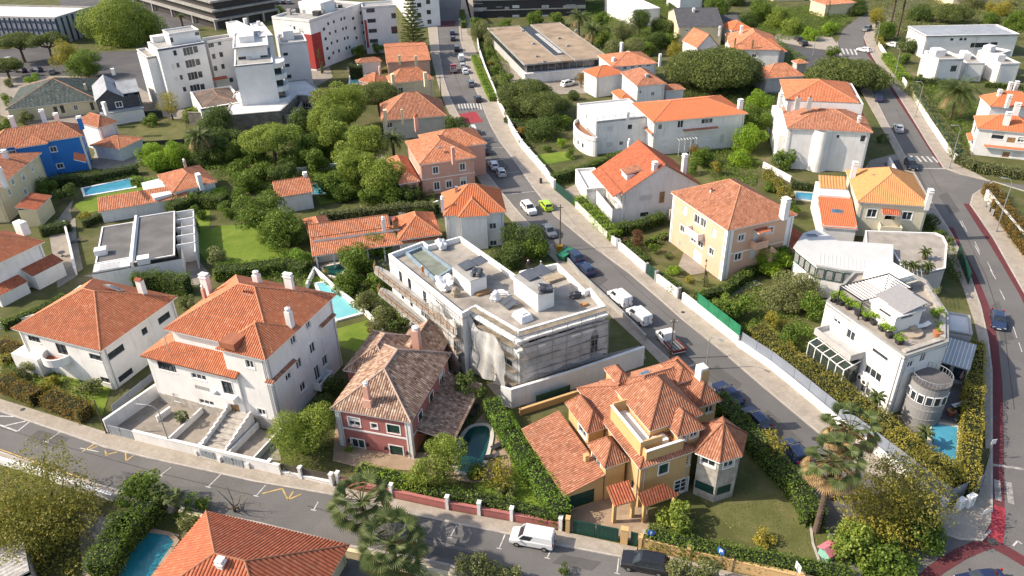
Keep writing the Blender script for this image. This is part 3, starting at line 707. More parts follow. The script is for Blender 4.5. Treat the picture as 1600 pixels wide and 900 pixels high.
def palm(x,y,h,r,label,kind='date',n=46,seed=0,skirt=0):
    """x, y: photo pixel of the crown's heart"""
    rng=random.Random(seed);p=at(x,y,h)
    root=empty('palm_tree',label,'palm tree',(p.x,p.y,0),rng.uniform(0,6))
    t=MB();t.tube([(0,0,-.2),(0,0,h*.3),(0,0,h*.8),(0,0,h)],[.38,.28,.26,.34] if h>3 else [.3,.3,.3,.3],9)
    for i in range(int(h/.22)):t.cyl((0,0),.36 if i % 2 else .32,i*.22,i*.22+.06,9)
    t.obj('trunk',BARK,root)
    def frond(mb,az,el,ln,droop,fan):
        d=Vector((math.cos(az),math.sin(az),0));prev=None;s=Vector((-d.y,d.x,0));P=[]
        K=7
        for i in range(K+1):
            u=i/K;e=el-droop*u*u; 
            if i==0:c=Vector((0,0,h+.1))
            else:c=P[-1]+(d*math.cos(e)+Vector((0,0,math.sin(e))))*ln/K
            P.append(c)
        if fan:
            c=P[5];fr=ln*.36;mb.tube([P[0],P[2],P[4],c],[.04,.03,.03,.02],4)
            ax=(P[6]-P[4]).normalized()
            nn=s.cross(ax).normalized()
            for j in range(17):
                w=-1.75+3.5*j/16;dd=(ax*math.cos(w)+s*math.sin(w)).normalized();sd_=nn.cross(dd)*.085
                ti=c+dd*fr*(1-.12*abs(w)/1.9)-Vector((0,0,fr*.10));md=c+dd*fr*.55
                mb.poly([c,md-sd_,ti,md+sd_])
        else:
            for i in range(1,K+1):
                for f_ in (0,.33,.66):
                    c=P[i-1].lerp(P[i],f_);tt=(P[i]-P[i-1]).normalized();lw=ln*.20*(1-.55*abs(i/K-.45))
                    for sg in (-1,1):
                        tip=c+s*sg*lw*.8+tt*lw*.55-Vector((0,0,lw*.45));mb.poly([c-tt*.07,c+tt*.07,tip+tt*.03,tip-tt*.02])
            mb.tube(P,[.05,.045,.04,.035,.03,.02,.015,.01],4)
    a=MB();b=MB()
    for i in range(n):
        az=i*2.39996;u=i/n;el=1.25-1.55*u+rng.uniform(-.1,.1);ln=r*rng.uniform(.85,1.1)
        frond(a,az,el,ln,1.0 if kind=='fan' else 1.3,kind=='fan')
    for i in range(skirt):
        frond(b,rng.uniform(0,6.28),rng.uniform(-.6,.05),r*rng.uniform(.8,1.08),1.1,kind=='fan')
    a.obj('fronds',L_PALM,root)
    if skirt:o=b.obj('dry_fronds',L_PALMD,root);o['label']='dry straw coloured fronds hanging below the crown'
    return root
# ------------------------------------------------------------------ ground, roads, pavements
def structure(o):o['kind']='structure';return o
def sheet(name,px,z,m,kind='structure',th=None):
    mb=MB();P=[at(x,y,z) for x,y in px]
    if th:mb.prism([(p.x,p.y) for p in P],z-th,z)
    else:
        ar=sum(P[i].x*P[(i+1) % len(P)].y-P[(i+1) % len(P)].x*P[i].y for i in range(len(P)))
        mb.poly(P if ar>0 else P[::-1])
    o=mb.obj(name,m);o['kind']=kind;return o
g=MB();g.poly([(-2500,-400,0),(2500,-400,0),(2500,3500,0),(-2500,3500,0)]);structure(g.obj('ground',EARTH))
MAINL=[(690,-30),(684,20),(683,43),(687,87),(693,123),(703,153),(715,177),(728,199),(737,217),(757,267),(783,300),(815,338),(868,392),(905,430),(955,480),(1010,530),(1060,576),(1110,620),(1160,668),(1215,722),(1262,790),(1270,850),(1290,905)]
MAINR=[(724,-30),(720,20),(717,37),(719,60),(728,97),(737,127),(748,150),(757,173),(767,197),(780,220),(800,246),(833,293),(867,337),(915,377),(983,427),(1025,463),(1067,500),(1133,553),(1187,600),(1235,640),(1283,680),(1340,725),(1400,775),(1447,817),(1460,830),(1500,843),(1533,845),(1547,830)]
sheet('main_road',MAINL+[(1290,990),(1750,990),(1750,780),(1554,780)]+MAINR[::-1],.02,ASPH)
RL=[(1440,-30),(1395,8),(1345,25),(1318,45),(1308,66),(1312,84),(1345,108),(1365,150),(1385,190),(1405,228),(1428,270),(1448,305),(1470,340),(1487,367),(1500,395),(1517,437),(1532,480),(1543,530),(1549,580),(1549,700),(1549,800)]
RR=[(1500,-30),(1440,8),(1385,25),(1357,42),(1350,58),(1357,78),(1378,112),(1402,147),(1427,187),(1450,225),(1474,262),(1500,272),(1547,283),(1700,300),(1700,330),(1552,284),(1520,305),(1516,320),(1535,347),(1552,372),(1575,413),(1600,457),(1640,540),(1680,620),(1750,800)]
sheet('right_road',RL+RR[::-1],.024,ASPH)
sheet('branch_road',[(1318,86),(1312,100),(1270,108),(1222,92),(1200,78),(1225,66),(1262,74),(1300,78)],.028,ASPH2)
BU=[(-60,630),(0,643),(110,680),(167,700),(233,716),(320,735),(400,753),(470,765),(527,775),(613,797),(700,816),(800,836),(863,850),(967,870),(1047,884),(1130,900),(1330,945)]
BL=[(-60,690),(0,707),(100,743),(180,766),(300,797),(400,817),(453,830),(543,853),(653,873),(717,887),(790,905),(1000,955),(1290,1010)]
sheet('bottom_road',BU+BL[::-1],.032,ASPH)
def pave(name,px,m=None):return sheet(name,px,.13,m or COBB,th=.16)
def kerb(name,px,w=.22,z=.14):
    mb=MB();P=[at(x,y,0) for x,y in px]
    for i in range(len(P)-1):
        t=(P[i+1]-P[i]);ln=t.length;t/=ln;n=Vector((-t.y,t.x,0));mb.obox(P[i],t,n,-.05,ln+.05,-w/2,w/2,0,z+.004*(i % 2))
    structure(mb.obj(name,KERB))
WALLR=[(748,20),(744,50),(748,80),(757,108),(768,135),(778,160),(788,182),(800,205),(815,231),(850,272),(867,297),(897,322),(963,386),(1013,430),(1063,468),(1153,540),(1200,572),(1235,601),(1310,664),(1380,718),(1477,793)]
pave('right_pavement',[(733,-20)]+WALLR+[(1530,770),(1549,700),(1549,815)]+MAINR[::-1][1:]+[(722,-20)])
kerb('kerb',MAINR)
pave('left_pavement',[(672,-20),(668,40),(674,90),(684,130),(694,160),(706,186),(720,210),(728,235),(742,272),(766,308),(800,345),(862,402),(900,440),(945,484),(1000,535),(1050,585),(1100,628),(1150,676),(1200,728),(1245,790)]+MAINL[:21][::-1])
kerb('kerb',MAINL)
pave('bottom_pavement',[(-60,605),(0,623),(80,648),(160,673),(213,688),(320,715),(400,733),(530,760),(613,778),(700,797),(800,815),(883,831),(1000,856),(1140,893),(1330,935)]+BU[::-1])
kerb('kerb',BU)
pave('near_pavement',BL+[(1000,1010),(790,940),(653,890),(520,862),(400,832),(290,808),(178,780),(100,757),(0,724),(-60,706)])
kerb('kerb',BL)
pave('upper_right_pavement',[(1385,25),(1357,42),(1350,58),(1357,78),(1378,112),(1402,147),(1427,187),(1450,225),(1474,262),(1500,272),(1547,283),(1520,268),(1495,256),(1480,240),(1450,195),(1420,145),(1395,110),(1372,75),(1366,58),(1378,40),(1400,28)])
kerb('kerb',RR[3:13])
pave('lower_right_pavement',[(1552,286),(1520,305),(1516,320),(1535,347),(1552,372),(1575,413),(1600,457),(1640,540),(1680,620),(1760,620),(1660,480),(1620,425),(1580,372),(1548,330),(1536,312),(1545,303),(1565,300)])
kerb('kerb',RR[14:])
pave('left_road_pavement',[(1312,84),(1345,108),(1365,150),(1385,190),(1405,228),(1428,270),(1448,305),(1470,340),(1487,367),(1500,395),(1517,437),(1532,480),(1543,530),(1549,580),(1549,700),(1540,700),(1535,560),(1522,500),(1505,450),(1482,400),(1455,345),(1430,300),(1400,240),(1370,185),(1350,150),(1330,115),(1300,100)])
kerb('kerb',RL[4:])
pave('bend_pavement',[(1262,74),(1225,66),(1200,70),(1215,52),(1262,56),(1300,58),(1309,70),(1304,79)])
def strip(name,px,w,z,m,kind='structure'):
    """painted band of constant width following photo pixels on the ground"""
    P=[at(x,y,z) for x,y in px];mb=MB();E=[]
    for i in range(len(P)):
        t=(P[min(i+1,len(P)-1)]-P[max(i-1,0)]).normalized();n=Vector((-t.y,t.x,0));E.append((P[i]-n*w/2,P[i]+n*w/2))
    for i in range(len(P)-1):mb.poly([E[i][0],E[i+1][0],E[i+1][1],E[i][1]])
    o=mb.obj(name,m);o['kind']=kind;return o
strip('cycle_lane',[(1353,50),(1352,63),(1357,84),(1372,107),(1398,146),(1432,197),(1452,229),(1473,261)],.9,.036,BIKE)
strip('cycle_lane',[(1483,355),(1497,386),(1520,433),(1540,483),(1551,533),(1557,600),(1558,700),(1558,790)],1.35,.036,BIKE)
strip('cycle_lane',[(1510,318),(1533,354),(1552,382),(1571,413),(1600,462),(1640,545)],1.1,.036,BIKE)
strip('cycle_lane_bright',[(1558,790),(1557,822),(1553,848)],1.5,.0365,BIKEB)
strip('cycle_lane',[(1553,846),(1530,853),(1500,866),(1465,888),(1435,915)],1.3,.040,BIKE)
strip('cycle_lane',[(1553,850),(1575,862),(1605,880),(1640,905)],1.3,.041,BIKE)
sheet('red_crossing_patch',[(717,178),(743,174),(755,190),(728,194)],.036,BIKEB)
sheet('red_crossing_patch',[(687,33),(712,32),(711,41),(687,42)],.036,BIKE)
def mark(a,b,w=.12,m=PAINT,z=.044):return strip('road_marking',[a,b],w,z,m)
for k in range(9):u=k/8;mark((716+u*38,162-u*1),(719+u*38,172-u*1),.38)
for k in range(7):u=k/6;mark((1415+u*50,243+u*2),(1422+u*52,252+u*2),.42)
for k in range(5):u=k/4;mark((1309+u*26,75+u*2),(1313+u*26,84+u*2),.5)
PD=mat('worn_paint',(.38,.36,.34),.8,.4,1.5,9);mark((1558,750),(1560,782),.6,PD);mark((1576,753),(1580,787),.6,PD)
for y0 in (205,222,238):mark((735+(y0-205)*.5,y0),(757+(y0-205)*.65,y0-.5),.14)
for q in ((770,272,812,268),(800,303,843,298),(693,100,722,99),(695,112,726,111),(750,232,790,230),(762,252,800,247),(689,58,703,57),(690,70,704,69)):mark(q[:2],q[2:],.14)
for a,b in (((72,690),(95,674)),((150,705),(125,700)),((250,743),(267,730)),((325,761),(345,741)),((400,775),(415,758)),((490,797),(497,784)),((630,827),(642,804)),((703,840),(715,818)),((780,857),(790,833)),((964,896),(967,872)),((855,872),(863,853))):mark(a,b,.12);c=((a[0]*1.0),a[1]);mark((c[0]-4,c[1]-1),(c[0]+4,c[1]+1),.12,z=.046)
for a,b in (((0,650),(23,651)),((8,665),(40,658)),((0,664),(27,674)),((27,674),(47,658))):mark(a,b,.2)
for a,b in (((164,704),(167,712)),((164,711),(183,706)),((196,705),(197,720)),((197,720),(212,709)),((128,706),(150,692)),((140,702),(152,697)),((410,771),(441,763)),((441,763),(450,781)),((450,781),(470,772)),((450,781),(458,768))):mark(a,b,.16,PAINTY)
for y0 in range(3):mark((1503+y0*20,345+y0*32),(1511+y0*20,362+y0*32),.1)
for a,b in (((1500,345),(1505,355)),((1523,383),(1531,398)),((1547,421),(1556,436)),((1562,452),(1570,468)),((1583,510),(1589,528)),((1592,535),(1597,550))):mark(a,b,.12,z=.048)
mark((1550,726),(1600,733),.4,PD,z=.045);mark((1440,263),(1500,264),.3)
for a,b in (((1583,853),(1590,845)),((1590,845),(1597,850))):mark(a,b,.15)
strip('road_marking',[(0,702),(60,724),(140,751)],.14,.15,PAINTY)
PATCH=ground_mat('road_repair',[(.3,(.10,.096,.092)),(.7,(.14,.134,.128))],.4,6,.9);TAR=mat('tar_line',(.05,.048,.046),.7,.3)
for k,e in enumerate((((188,735),(262,752),(300,790),(215,770)),((60,672),(110,684),(90,700),(40,688)),((545,800),(620,818),(600,840),(520,822)),((660,848),(760,868),(750,885),(650,862)),((880,866),(940,878),(925,892),(862,880)),((905,400),(950,437),(935,447),(892,408)),((1120,570),(1160,600),(1140,618),(1100,590)),((1200,640),(1255,690),(1235,705),(1180,655)),((770,235),(795,262),(785,270),(762,240)),((1480,300),(1500,330),(1485,335),(1466,305)),((1560,470),(1585,530),(1565,535),(1548,478)))):sheet('road_repair_patch',e,.0335+.0004*k if False else .0375,PATCH)
for k,e in enumerate((((0,668),(120,703),(260,742),(400,775)),((480,790),(620,830),(760,862)),((820,352),(900,415),(1010,500)),((1040,530),(1150,620),(1260,740)),((1500,350),(1540,430),(1570,520),(1585,640)),((1400,170),(1440,245),(1470,300)),((700,60),(712,120),(740,190)))):strip('tar_seam',e,.07,.0385,TAR)
# manholes
def manhole(x,y,r,z=.05,label='round dark manhole cover on the road'):
    mb=MB();p=at(x,y);mb.cyl((0,0),r,0,.012,18);mb.cyl((0,0),r*.8,.012,.02,18)
    o=mb.obj('manhole_cover',mat('cast_iron',(.07,.065,.06),.6,.3),None,(p.x,p.y,z-.012));tag(o,label,'manhole cover')
manhole(1273,686,.35,.05,'round manhole cover on the road beside the lower right pavement');manhole(892,357,.3,.05,'small manhole cover on the road behind the parked hatchback');manhole(1079,538,.32,.05,'manhole cover on the road beyond the flatbed pickup')
manhole(1551,847,.5,.06,'large round manhole at the joint of the red cycle lanes');manhole(1554,653,.25,.05,'small dark manhole in the red cycle lane');manhole(1067,489,.3,.15,'manhole cover on the beige pavement by the white wall');manhole(36,641,.3,.15,'dark manhole cover on the far left pavement')
# upper left roads and car park
sheet('car_park',[(0,78),(70,70),(100,85),(215,78),(245,130),(235,165),(190,150),(150,118),(60,118),(0,135)],.03,ASPH2)
sheet('car_park',[(255,20),(440,-20),(520,-20),(470,20),(430,32),(385,22),(330,40),(240,48)],.03,ASPH2)
sheet('car_park',[(90,-20),(262,-20),(255,46),(150,58),(100,40)],.029,ASPH2)
sheet('paved_lot',[(440,70),(500,60),(520,120),(470,150),(440,130)],.031,YARD)
sheet('driveway',[(205,130),(240,150),(300,175),(315,190),(290,188),(225,178),(200,150)],.034,YARD)
# ------------------------------------------------------------------ lawns, yards
ZC=[0]
def lawn(px,m=GRASS,z=.05):ZC[0]+=1;return sheet('lawn',px,.035+.0011*ZC[0],m)
def yard(px,m=YARD,z=.06,name='yard'):ZC[0]+=1;return sheet(name,px,.035+.0011*ZC[0],m)
lawn([(292,372),(345,352),(395,350),(440,372),(470,410),(420,425),(330,415)])
lawn([(520,515),(575,500),(590,528),(560,550),(528,540)]);lawn([(470,440),(500,430),(505,445),(480,450)])
lawn([(1085,770),(1150,640),(1230,730),(1285,800),(1300,870),(1250,875),(1160,845)],GRASSD)
lawn([(760,650),(800,640),(885,800),(800,790),(740,760)])
lawn([(115,320),(180,290),(215,275),(240,290),(200,318),(130,335)]);lawn([(325,390),(300,330),(330,310)],z=.052)
lawn([(835,242),(885,236),(900,248),(850,258)]);lawn([(1090,250),(1120,262),(1150,270),(1170,290),(1120,300),(1080,275)],GRASSD)
lawn([(905,310),(1010,400),(1060,430),(1180,440),(1190,480),(1150,500),(1060,455),(960,375),(890,315)],GRASSD)
lawn([(1190,480),(1250,500),(1300,560),(1290,600),(1180,520),(1130,480)],GRASSD)
lawn([(380,85),(165,60),(150,78),(240,80)],GRASSD);lawn([(210,195),(290,190),(292,220),(215,225)],GRASSD)
lawn([(480,265),(560,250),(600,300),(500,320)],z=.054);lawn([(30,560),(120,570),(175,600),(160,650),(40,620)],z=.05)
lawn([(740,60),(780,60),(800,130),(775,140),(750,100)],z=.05)
yard([(525,650),(560,700),(700,710),(760,640),(790,660),(800,740),(740,755),(640,735),(560,730),(520,720)],YARDP)
yard([(870,790),(940,760),(1010,790),(1020,850),(890,830)],YARDP)
yard([(110,330),(115,310),(85,350),(100,440),(130,420)]);yard([(75,355),(118,340),(122,430),(90,450)])
yard([(160,655),(250,600),(330,640),(430,680),(440,720),(330,712),(215,685)])
yard([(1210,570),(1400,640),(1480,670),(1520,660),(1515,600),(1480,570)],YARD);yard([(1405,650),(1440,625),(1520,640),(1515,745),(1480,750)],YARD,.065,'pool_terrace')
yard([(1445,600),(1520,600),(1510,665),(1470,655),(1440,640)],TERRD,.07,'wooden_deck')
yard([(1068,395),(1110,390),(1130,420),(1080,430),(1060,415)]);strip('garden_path',[(1120,470),(1150,455),(1185,440)],1.4,.07,YARD);yard([(1360,250),(1400,240),(1425,270),(1380,285),(1345,272)])
yard([(855,310),(905,285),(950,300),(925,330),(890,335)]);yard([(600,500),(660,510),(720,560),(700,600),(650,570),(600,530)])
yard([(760,600),(1000,540),(1010,560),(830,635),(780,625)]);yard([(150,235),(200,230),(225,250),(190,268),(140,262)])
yard([(130,431),(300,395),(330,430),(310,445),(220,450)]);yard([(0,120),(150,118),(230,190),(60,200),(0,180)])
yard([(590,230),(640,300),(620,310),(570,280)]);yard([(1380,255),(1425,245),(1450,300),(1400,290)],ASPH2,.064)
yard([(120,800),(200,815),(280,835),(250,905),(130,905)],YARD,.05);yard([(470,285),(500,280),(510,300),(485,308)])
yard([(540,105),(575,100),(590,125),(560,130)]);yard([(775,95),(940,100),(940,145),(800,150)]);yard([(480,395),(620,385),(640,410),(540,425),(480,415)])
# ------------------------------------------------------------------ pools
def pool(px,water,label,z=.16,cw=.45,cop=None,name='swimming_pool',cat='swimming pool'):
    P=[at(x,y,z) for x,y in px];ar=sum(P[i].x*P[(i+1) % len(P)].y-P[(i+1) % len(P)].x*P[i].y for i in range(len(P)))
    if ar<0:P=P[::-1]
    n=len(P);cen=sum(P,Vector())/n;Q=[p-cen for p in P];out=[]
    root=empty(name,label,cat,(cen.x,cen.y,0))
    for i in range(n):
        t0=(Q[i]-Q[i-1]).normalized();t1=(Q[(i+1) % n]-Q[i]).normalized();n0,n1=Vector((t0.y,-t0.x,0)),Vector((t1.y,-t1.x,0))
        out.append(Q[i]+(n0+n1)*(cw/max(1+n0.dot(n1),.4)))
    mb=MB()
    for i in range(n):
        j=(i+1) % n;a,b,c,d=Q[i],Q[j],out[j],out[i];v=lambda p,zz:(p.x,p.y,zz)
        mb.hexa([v(d,0),v(c,0),v(b,0),v(a,0),v(d,z),v(c,z),v(b,z),v(a,z)])
    mb.obj('coping',cop or COPING,root);w=MB();w.poly([(q.x,q.y,z-.06) for q in Q]);w.obj('water',water,root);return root
pool([(283,0+828),(222,828),(204,836),(140,905),(232,905),(270,850),(272,838)],W_TEAL,'teal swimming pool with rounded corners at the bottom left',z=.3,cop=YARDP) if False else None
pool([(216,829),(262,836),(272,846),(232,905),(136,905),(200,838)],W_TEAL,'teal swimming pool with clipped corners at the bottom left',z=.3,cop=YARDP)
pool([(495,443),(508,441),(563,488),(527,498),(520,495)],W_TURQ,'long turquoise pool behind the tall white house',z=.3,cop=TRIM)
ov=[]
for k in range(28):
    w=2*math.pi*k/28;c0,s0=math.cos(w),math.sin(w);e=3.2
    rr_=1/((abs(c0)**e+abs(s0)**e)**(1/e));a_,b_=c0*rr_,s0*rr_
    ov.append((740+a_*24*.92+b_*-9,701+b_*36+a_*-2))
pool(ov,W_DARK,'dark green pool with round ends beside the red house',z=.22,cop=COPING)
pool([(1456,660),(1496,667),(1494,738),(1456,712)],W_BLUE,'rectangular blue pool of the white terrace house',z=.25)
pool([(130,294),(203,279),(210,292),(134,305)],W_BLUE,'blue pool on the lawn behind the blue house',z=.2,cop=TRIM)
pool([(1244,300),(1274,302),(1270,313),(1242,310)],W_BLUE,'small blue pool behind the peach house',z=.2)
pool([(505,417),(530,412),(540,420),(527,432),(508,428)],W_DARK,'small dark round pool by the long low tiled house',z=.2)
pool([(548,118),(560,116),(562,130),(547,130)],W_TURQ,'tiny turquoise pool by the far orange roofs',z=.2,cop=TRIM)
pool([(488,288),(504,286),(508,302),(490,303)],W_BLUE,'blue pool behind the small orange roofed house',z=.2)
pool([(842,168),(850,167),(852,173),(843,174)],W_BLUE,'tiny blue pool glimpsed under the dark umbrella pine',z=.2)

# ------------------------------------------------------------------ walls and fences
def wall(px,h,th,m,label,name='garden_wall',cat='wall',z0=0,cap=True,base=True,group=None,posts=None,postm=None,capm=None):
    """px: pixels of the foot (base=True) or the top of the wall"""
    P=[at(x,y,z0 if base else h) for x,y in px];o0=Vector((P[0].x,P[0].y,0));Q=[Vector((p.x,p.y,0))-o0 for p in P]
    root=empty(name,label,cat,o0,0,group);mb=MB();cb=MB()
    for i in range(len(Q)-1):
        t=Q[i+1]-Q[i];ln=t.length;t/=ln;n=Vector((-t.y,t.x,0));e=.003*(i % 2)
        mb.obox(Q[i],t,n,-.02 if i else 0,ln+.02,-th/2-e,th/2+e,z0,h+e)
        if cap:cb.obox(Q[i],t,n,-.04,ln+.04,-th/2-.05-e,th/2+.05+e,h+.004+e,h+.07+e)
    mb.obj('wall',m,root)
    if cap:cb.obj('coping',capm or m,root)
    if posts:
        for i in range(len(Q)-1):
            t=Q[i+1]-Q[i];ln=t.length;t/=ln;n=Vector((-t.y,t.x,0));k=max(1,round(ln/posts[0]))
            for j in range(k+(i==len(Q)-2)):
                pb=MB();a=ln*j/k;pb.obox(Q[i],t,n,a-.17,a+.17,-th/2-.1,th/2+.1,z0,posts[1]);pb.obox(Q[i],t,n,a-.22,a+.22,-th/2-.14,th/2+.14,posts[1]+.003,posts[1]+.08);pb.obj('pillar',postm or m,root)
    return root
def panel_fence(px,z0,h,m,label,th=.05,posts=2.2,name='fence',base=True,ribs=True):
    P=[at(x,y,0 if base else h) for x,y in px];o0=Vector((P[0].x,P[0].y,0));Q=[Vector((p.x,p.y,0))-o0 for p in P]
    root=empty(name,label,'fence',o0);mb=MB();pm=MB()
    for i in range(len(Q)-1):
        t=Q[i+1]-Q[i];ln=t.length;t/=ln;n=Vector((-t.y,t.x,0));mb.obox(Q[i],t,n,0,ln,-th/2,th/2,z0,h)
        k=max(1,int(ln/posts))
        for j in range(k+1):a=ln*j/k;pm.obox(Q[i],t,n,a-.04,a+.04,-th/2-.04,th/2+.04,z0-.1,h+.03)
    mb.obj('panel',m,root);pm.obj('posts',m,root);return root
def gate(a,b,h,m,label,th=.06,name='gate',z0=.1):
    A,B=at(*a),at(*b);o0=Vector((A.x,A.y,0));t=(B-A);ln=t.length;t/=ln;n=Vector((-t.y,t.x,0));O=Vector((0,0,0))
    root=empty(name,label,'gate',o0);k=2 if ln>2 else 1
    for i in range(k):
        mb=MB();u0,u1=ln*i/k+.03,ln*(i+1)/k-.03;mb.obox(O,t,n,u0,u1,-th/2,th/2,z0,h);mb.obox(O,t,n,u0+.05,u1-.05,-th/2-.03,th/2+.03,z0+.05,z0+.15);mb.obox(O,t,n,u0+.05,u1-.05,-th/2-.03,th/2+.03,h-.2,h-.1)
        c=u0+.3
        while c<u1:mb.obox(O,t,n,c-.03,c+.03,-th/2-.02,th/2+.02,z0+.17,h-.22);c+=.45
        l=mb.obj('leaf',m,root)
    hb=MB();hb.obox(O,t,n,ln/2-.12,ln/2-.05,-th/2-.09,-th/2-.03,1.0,1.15);hb.obj('handle',DSTEEL,l);return root
# main street right side, from far to near
wall([(744,50),(748,80),(757,108),(768,135),(778,160),(788,182),(800,205)],1.5,.25,WHITE,'white wall beside the far upper part of the main street')
wall([(800,207),(815,231),(850,272),(866,295)],1.7,.3,WHITE,'white wall with pillars in front of the dark pine garden',posts=(6,1.9))
wall([(900,325),(963,386)],1.3,.3,WHITE,'white wall under the hedge of the gabled house')
wall([(966,389),(1010,427)],1.4,.3,WHITE,'white wall between grey gate and green gate',posts=(8,1.8),postm=CONC)
wall([(1025,440),(1060,467)],1.4,.3,WHITE,'white wall in front of the peach house garden',posts=(6,1.9),postm=CONC)
wall([(1066,472),(1110,506),(1153,540)],1.6,.3,WHITE,'white wall below the tall green screen')
panel_fence([(1088,488),(1153,541)],1.68,3.3,GREENNET,'tall dark green screen standing on the white wall')
wall([(1153,541),(1200,573),(1235,601),(1310,664),(1380,718),(1477,793)],.8,.5,WHITE,'low stepped white wall along the lower main street')
panel_fence([(1157,541),(1203,571),(1238,598),(1313,660),(1383,714),(1480,789)],.1,2.3,BLUEGREYP,'long blue grey panel fence above the low white wall')
panel_fence([(1480,789),(1530,766)],.1,2.3,BLUEGREYP,'short grey end fence at the street corner')
gate((868,298),(896,322),1.9,GREENP,'green gate beside the small flat roofed garage');gate((1011,429),(1024,440),2.1,GREENP,'green gate of the peach house')
gate((962,386),(970,392),1.9,GREYP,'small grey gate beside the hedge')
# construction site walls
wall([(886,410),(905,432),(975,498),(1008,532)],.9,.2,CONC,'concrete street wall of the building site')
wall([(800,637),(900,606),(1004,570)],2.9,.3,WHITE,'long white wall in front of the scaffolded building')
wall([(784,632),(800,637)],2.9,.28,WHITE,'short white wall end beside the tall hedge',cap=False)
# red house front wall
wall([(530,757),(613,776),(700,795),(800,813),(876,828)],1.0,.28,PINK,'low red wall with white pillars along the pavement',posts=(4.6,1.8),postm=TRIM)
panel_fence([(425,735),(470,746),(520,756)],.1,1.5,mat('dark_fence',(.1,.085,.07),.8),'dark fence with pillars under the weeping trees')
wall([(425,737),(520,758)],.5,.3,WHITE,'low white wall with pillars left of the red house',posts=(3.2,1.7))
# yellow house front
wall([(884,831),(890,832)],2.1,.5,YELLOW,'ochre gate pillar at the left of the wide green gate',posts=None,name='gate_pillar',cat='pillar')
gate((895,833),(966,847),1.9,GREENP,'wide dark green gate of the ochre house');wall([(969,848),(980,850)],2.1,.5,YELLOW,'ochre pillar between the wide gate and the small gate',name='gate_pillar',cat='pillar')
gate((984,851),(996,854),1.9,GREENP,'small dark green gate beside the blue round sign')
wall([(1000,855),(1075,873),(1140,889),(1250,915),(1330,935)],1.4,.35,YELLOW,'ochre garden wall along the bottom street',posts=(6,1.6))
wall([(812,649),(905,619)],.9,.25,YELLOW,'ochre wall behind the garage of the ochre house')
panel_fence([(838,634),(862,626),(890,617)],.1,1.6,GREENP,'dark green fence between the white wall and the ochre wall')
# white house front
for a_,b_,l_ in (((279,701),(297,705),'left'),((316,711),(338,717),'middle'),((352,721),(383,729),'right')):gate((a_[0]-1,a_[1]+3),(b_[0]-1,b_[1]+3),1.25,GREYP,l_+' grey metal panel in the front wall of the tall white house',name='wall_panel')
wall([(168,676),(262,610)],1.9,.25,WHITE,'white side wall climbing beside the tall white house')
wall([(213,688),(262,700),(330,716),(440,742)],1.5,.28,WHITE,'white front wall of the tall white house with grey panels')
gate((172,678),(212,688),1.5,GREYP,'low grey sliding gate of the tall white house')
wall([(247,660),(268,645)],.9,.2,WHITE,'short white dividing wall in the forecourt') 
wall([(0,514),(60,500),(110,470),(130,455)],1.0,.3,WHITE,'low white wall behind the left hedge')
panel_fence([(178,645),(246,590)],.1,1.2,BLUEGREYP,'grey fence beside the left white house')
# pool garden walls
wall([(480,452),(492,425),(530,460),(575,495),(600,525)],1.0,.3,TRIM,'white wall around the long turquoise pool',cap=False)
wall([(0,724),(60,742),(100,757),(178,782)],.9,.3,WHITE,'low white wall along the near pavement')
wall([(180,780),(215,745)],.8,.25,WHITE,'short white wall stub behind the near hedge') if False else None
wall([(290,812),(400,836),(520,866),(653,897),(760,925)],1.2,.3,CREAM,'cream wall with railing on the near side of the bottom street',posts=(7,1.5))
# right street
wall([(1372,72),(1395,108),(1420,143),(1450,193),(1480,238),(1495,254),(1520,266)],1.3,.25,WHITE,'white wall along the upper right pavement')
panel_fence([(1424,143),(1453,191),(1483,236),(1497,251)],1.36,2.2,GREENP,'dark green fence on the upper right white wall')
wall([(1538,312),(1552,330),(1600,388),(1640,440)],2.0,.3,WHITE,'tall white wall at the right edge beside the street')
wall([(1387,258),(1402,285),(1410,300)],1.6,.25,WHITE,'white wall of the small car yard')
panel_fence([(1495,400),(1512,445)],.1,2.2,GREENP,'green fence by the terrace house and the bend')
wall([(300,318),(300,318.5)],.5,.2,WHITE,'x') if False else None
wall([(298,195),(370,198),(460,200),(470,190),(480,165)],3.2,.6,OLDST,'old weathered retaining wall below the apartments')
panel_fence([(170,190),(255,184)],.1,2.0,mat('dark_green_slats',(.03,.045,.03),.7),'dark slatted fence behind the small gabled house')
panel_fence([(195,232),(290,226)],.1,1.4,mat('dark_slats',(.06,.06,.055),.7),'low dark fence below the dry garden')
wall([(690,322),(620,340),(600,345)],1.4,.3,WHITE,'white wall behind the long low tiled house') if False else None
wall([(625,345),(660,335),(685,325)],1.5,.3,WHITE,'white garden wall behind the long low tiled house')
wall([(103,355),(113,395),(120,430)],1.3,.25,WHITE,'white wall between paved yard and grey roofed terrace')
wall([(462,270),(530,262)],1.0,.25,WHITE,'thin white garden wall among the trees')
wall([(1192,262),(1235,285)],1.2,.25,WHITE,'white wall behind the olive hedge')
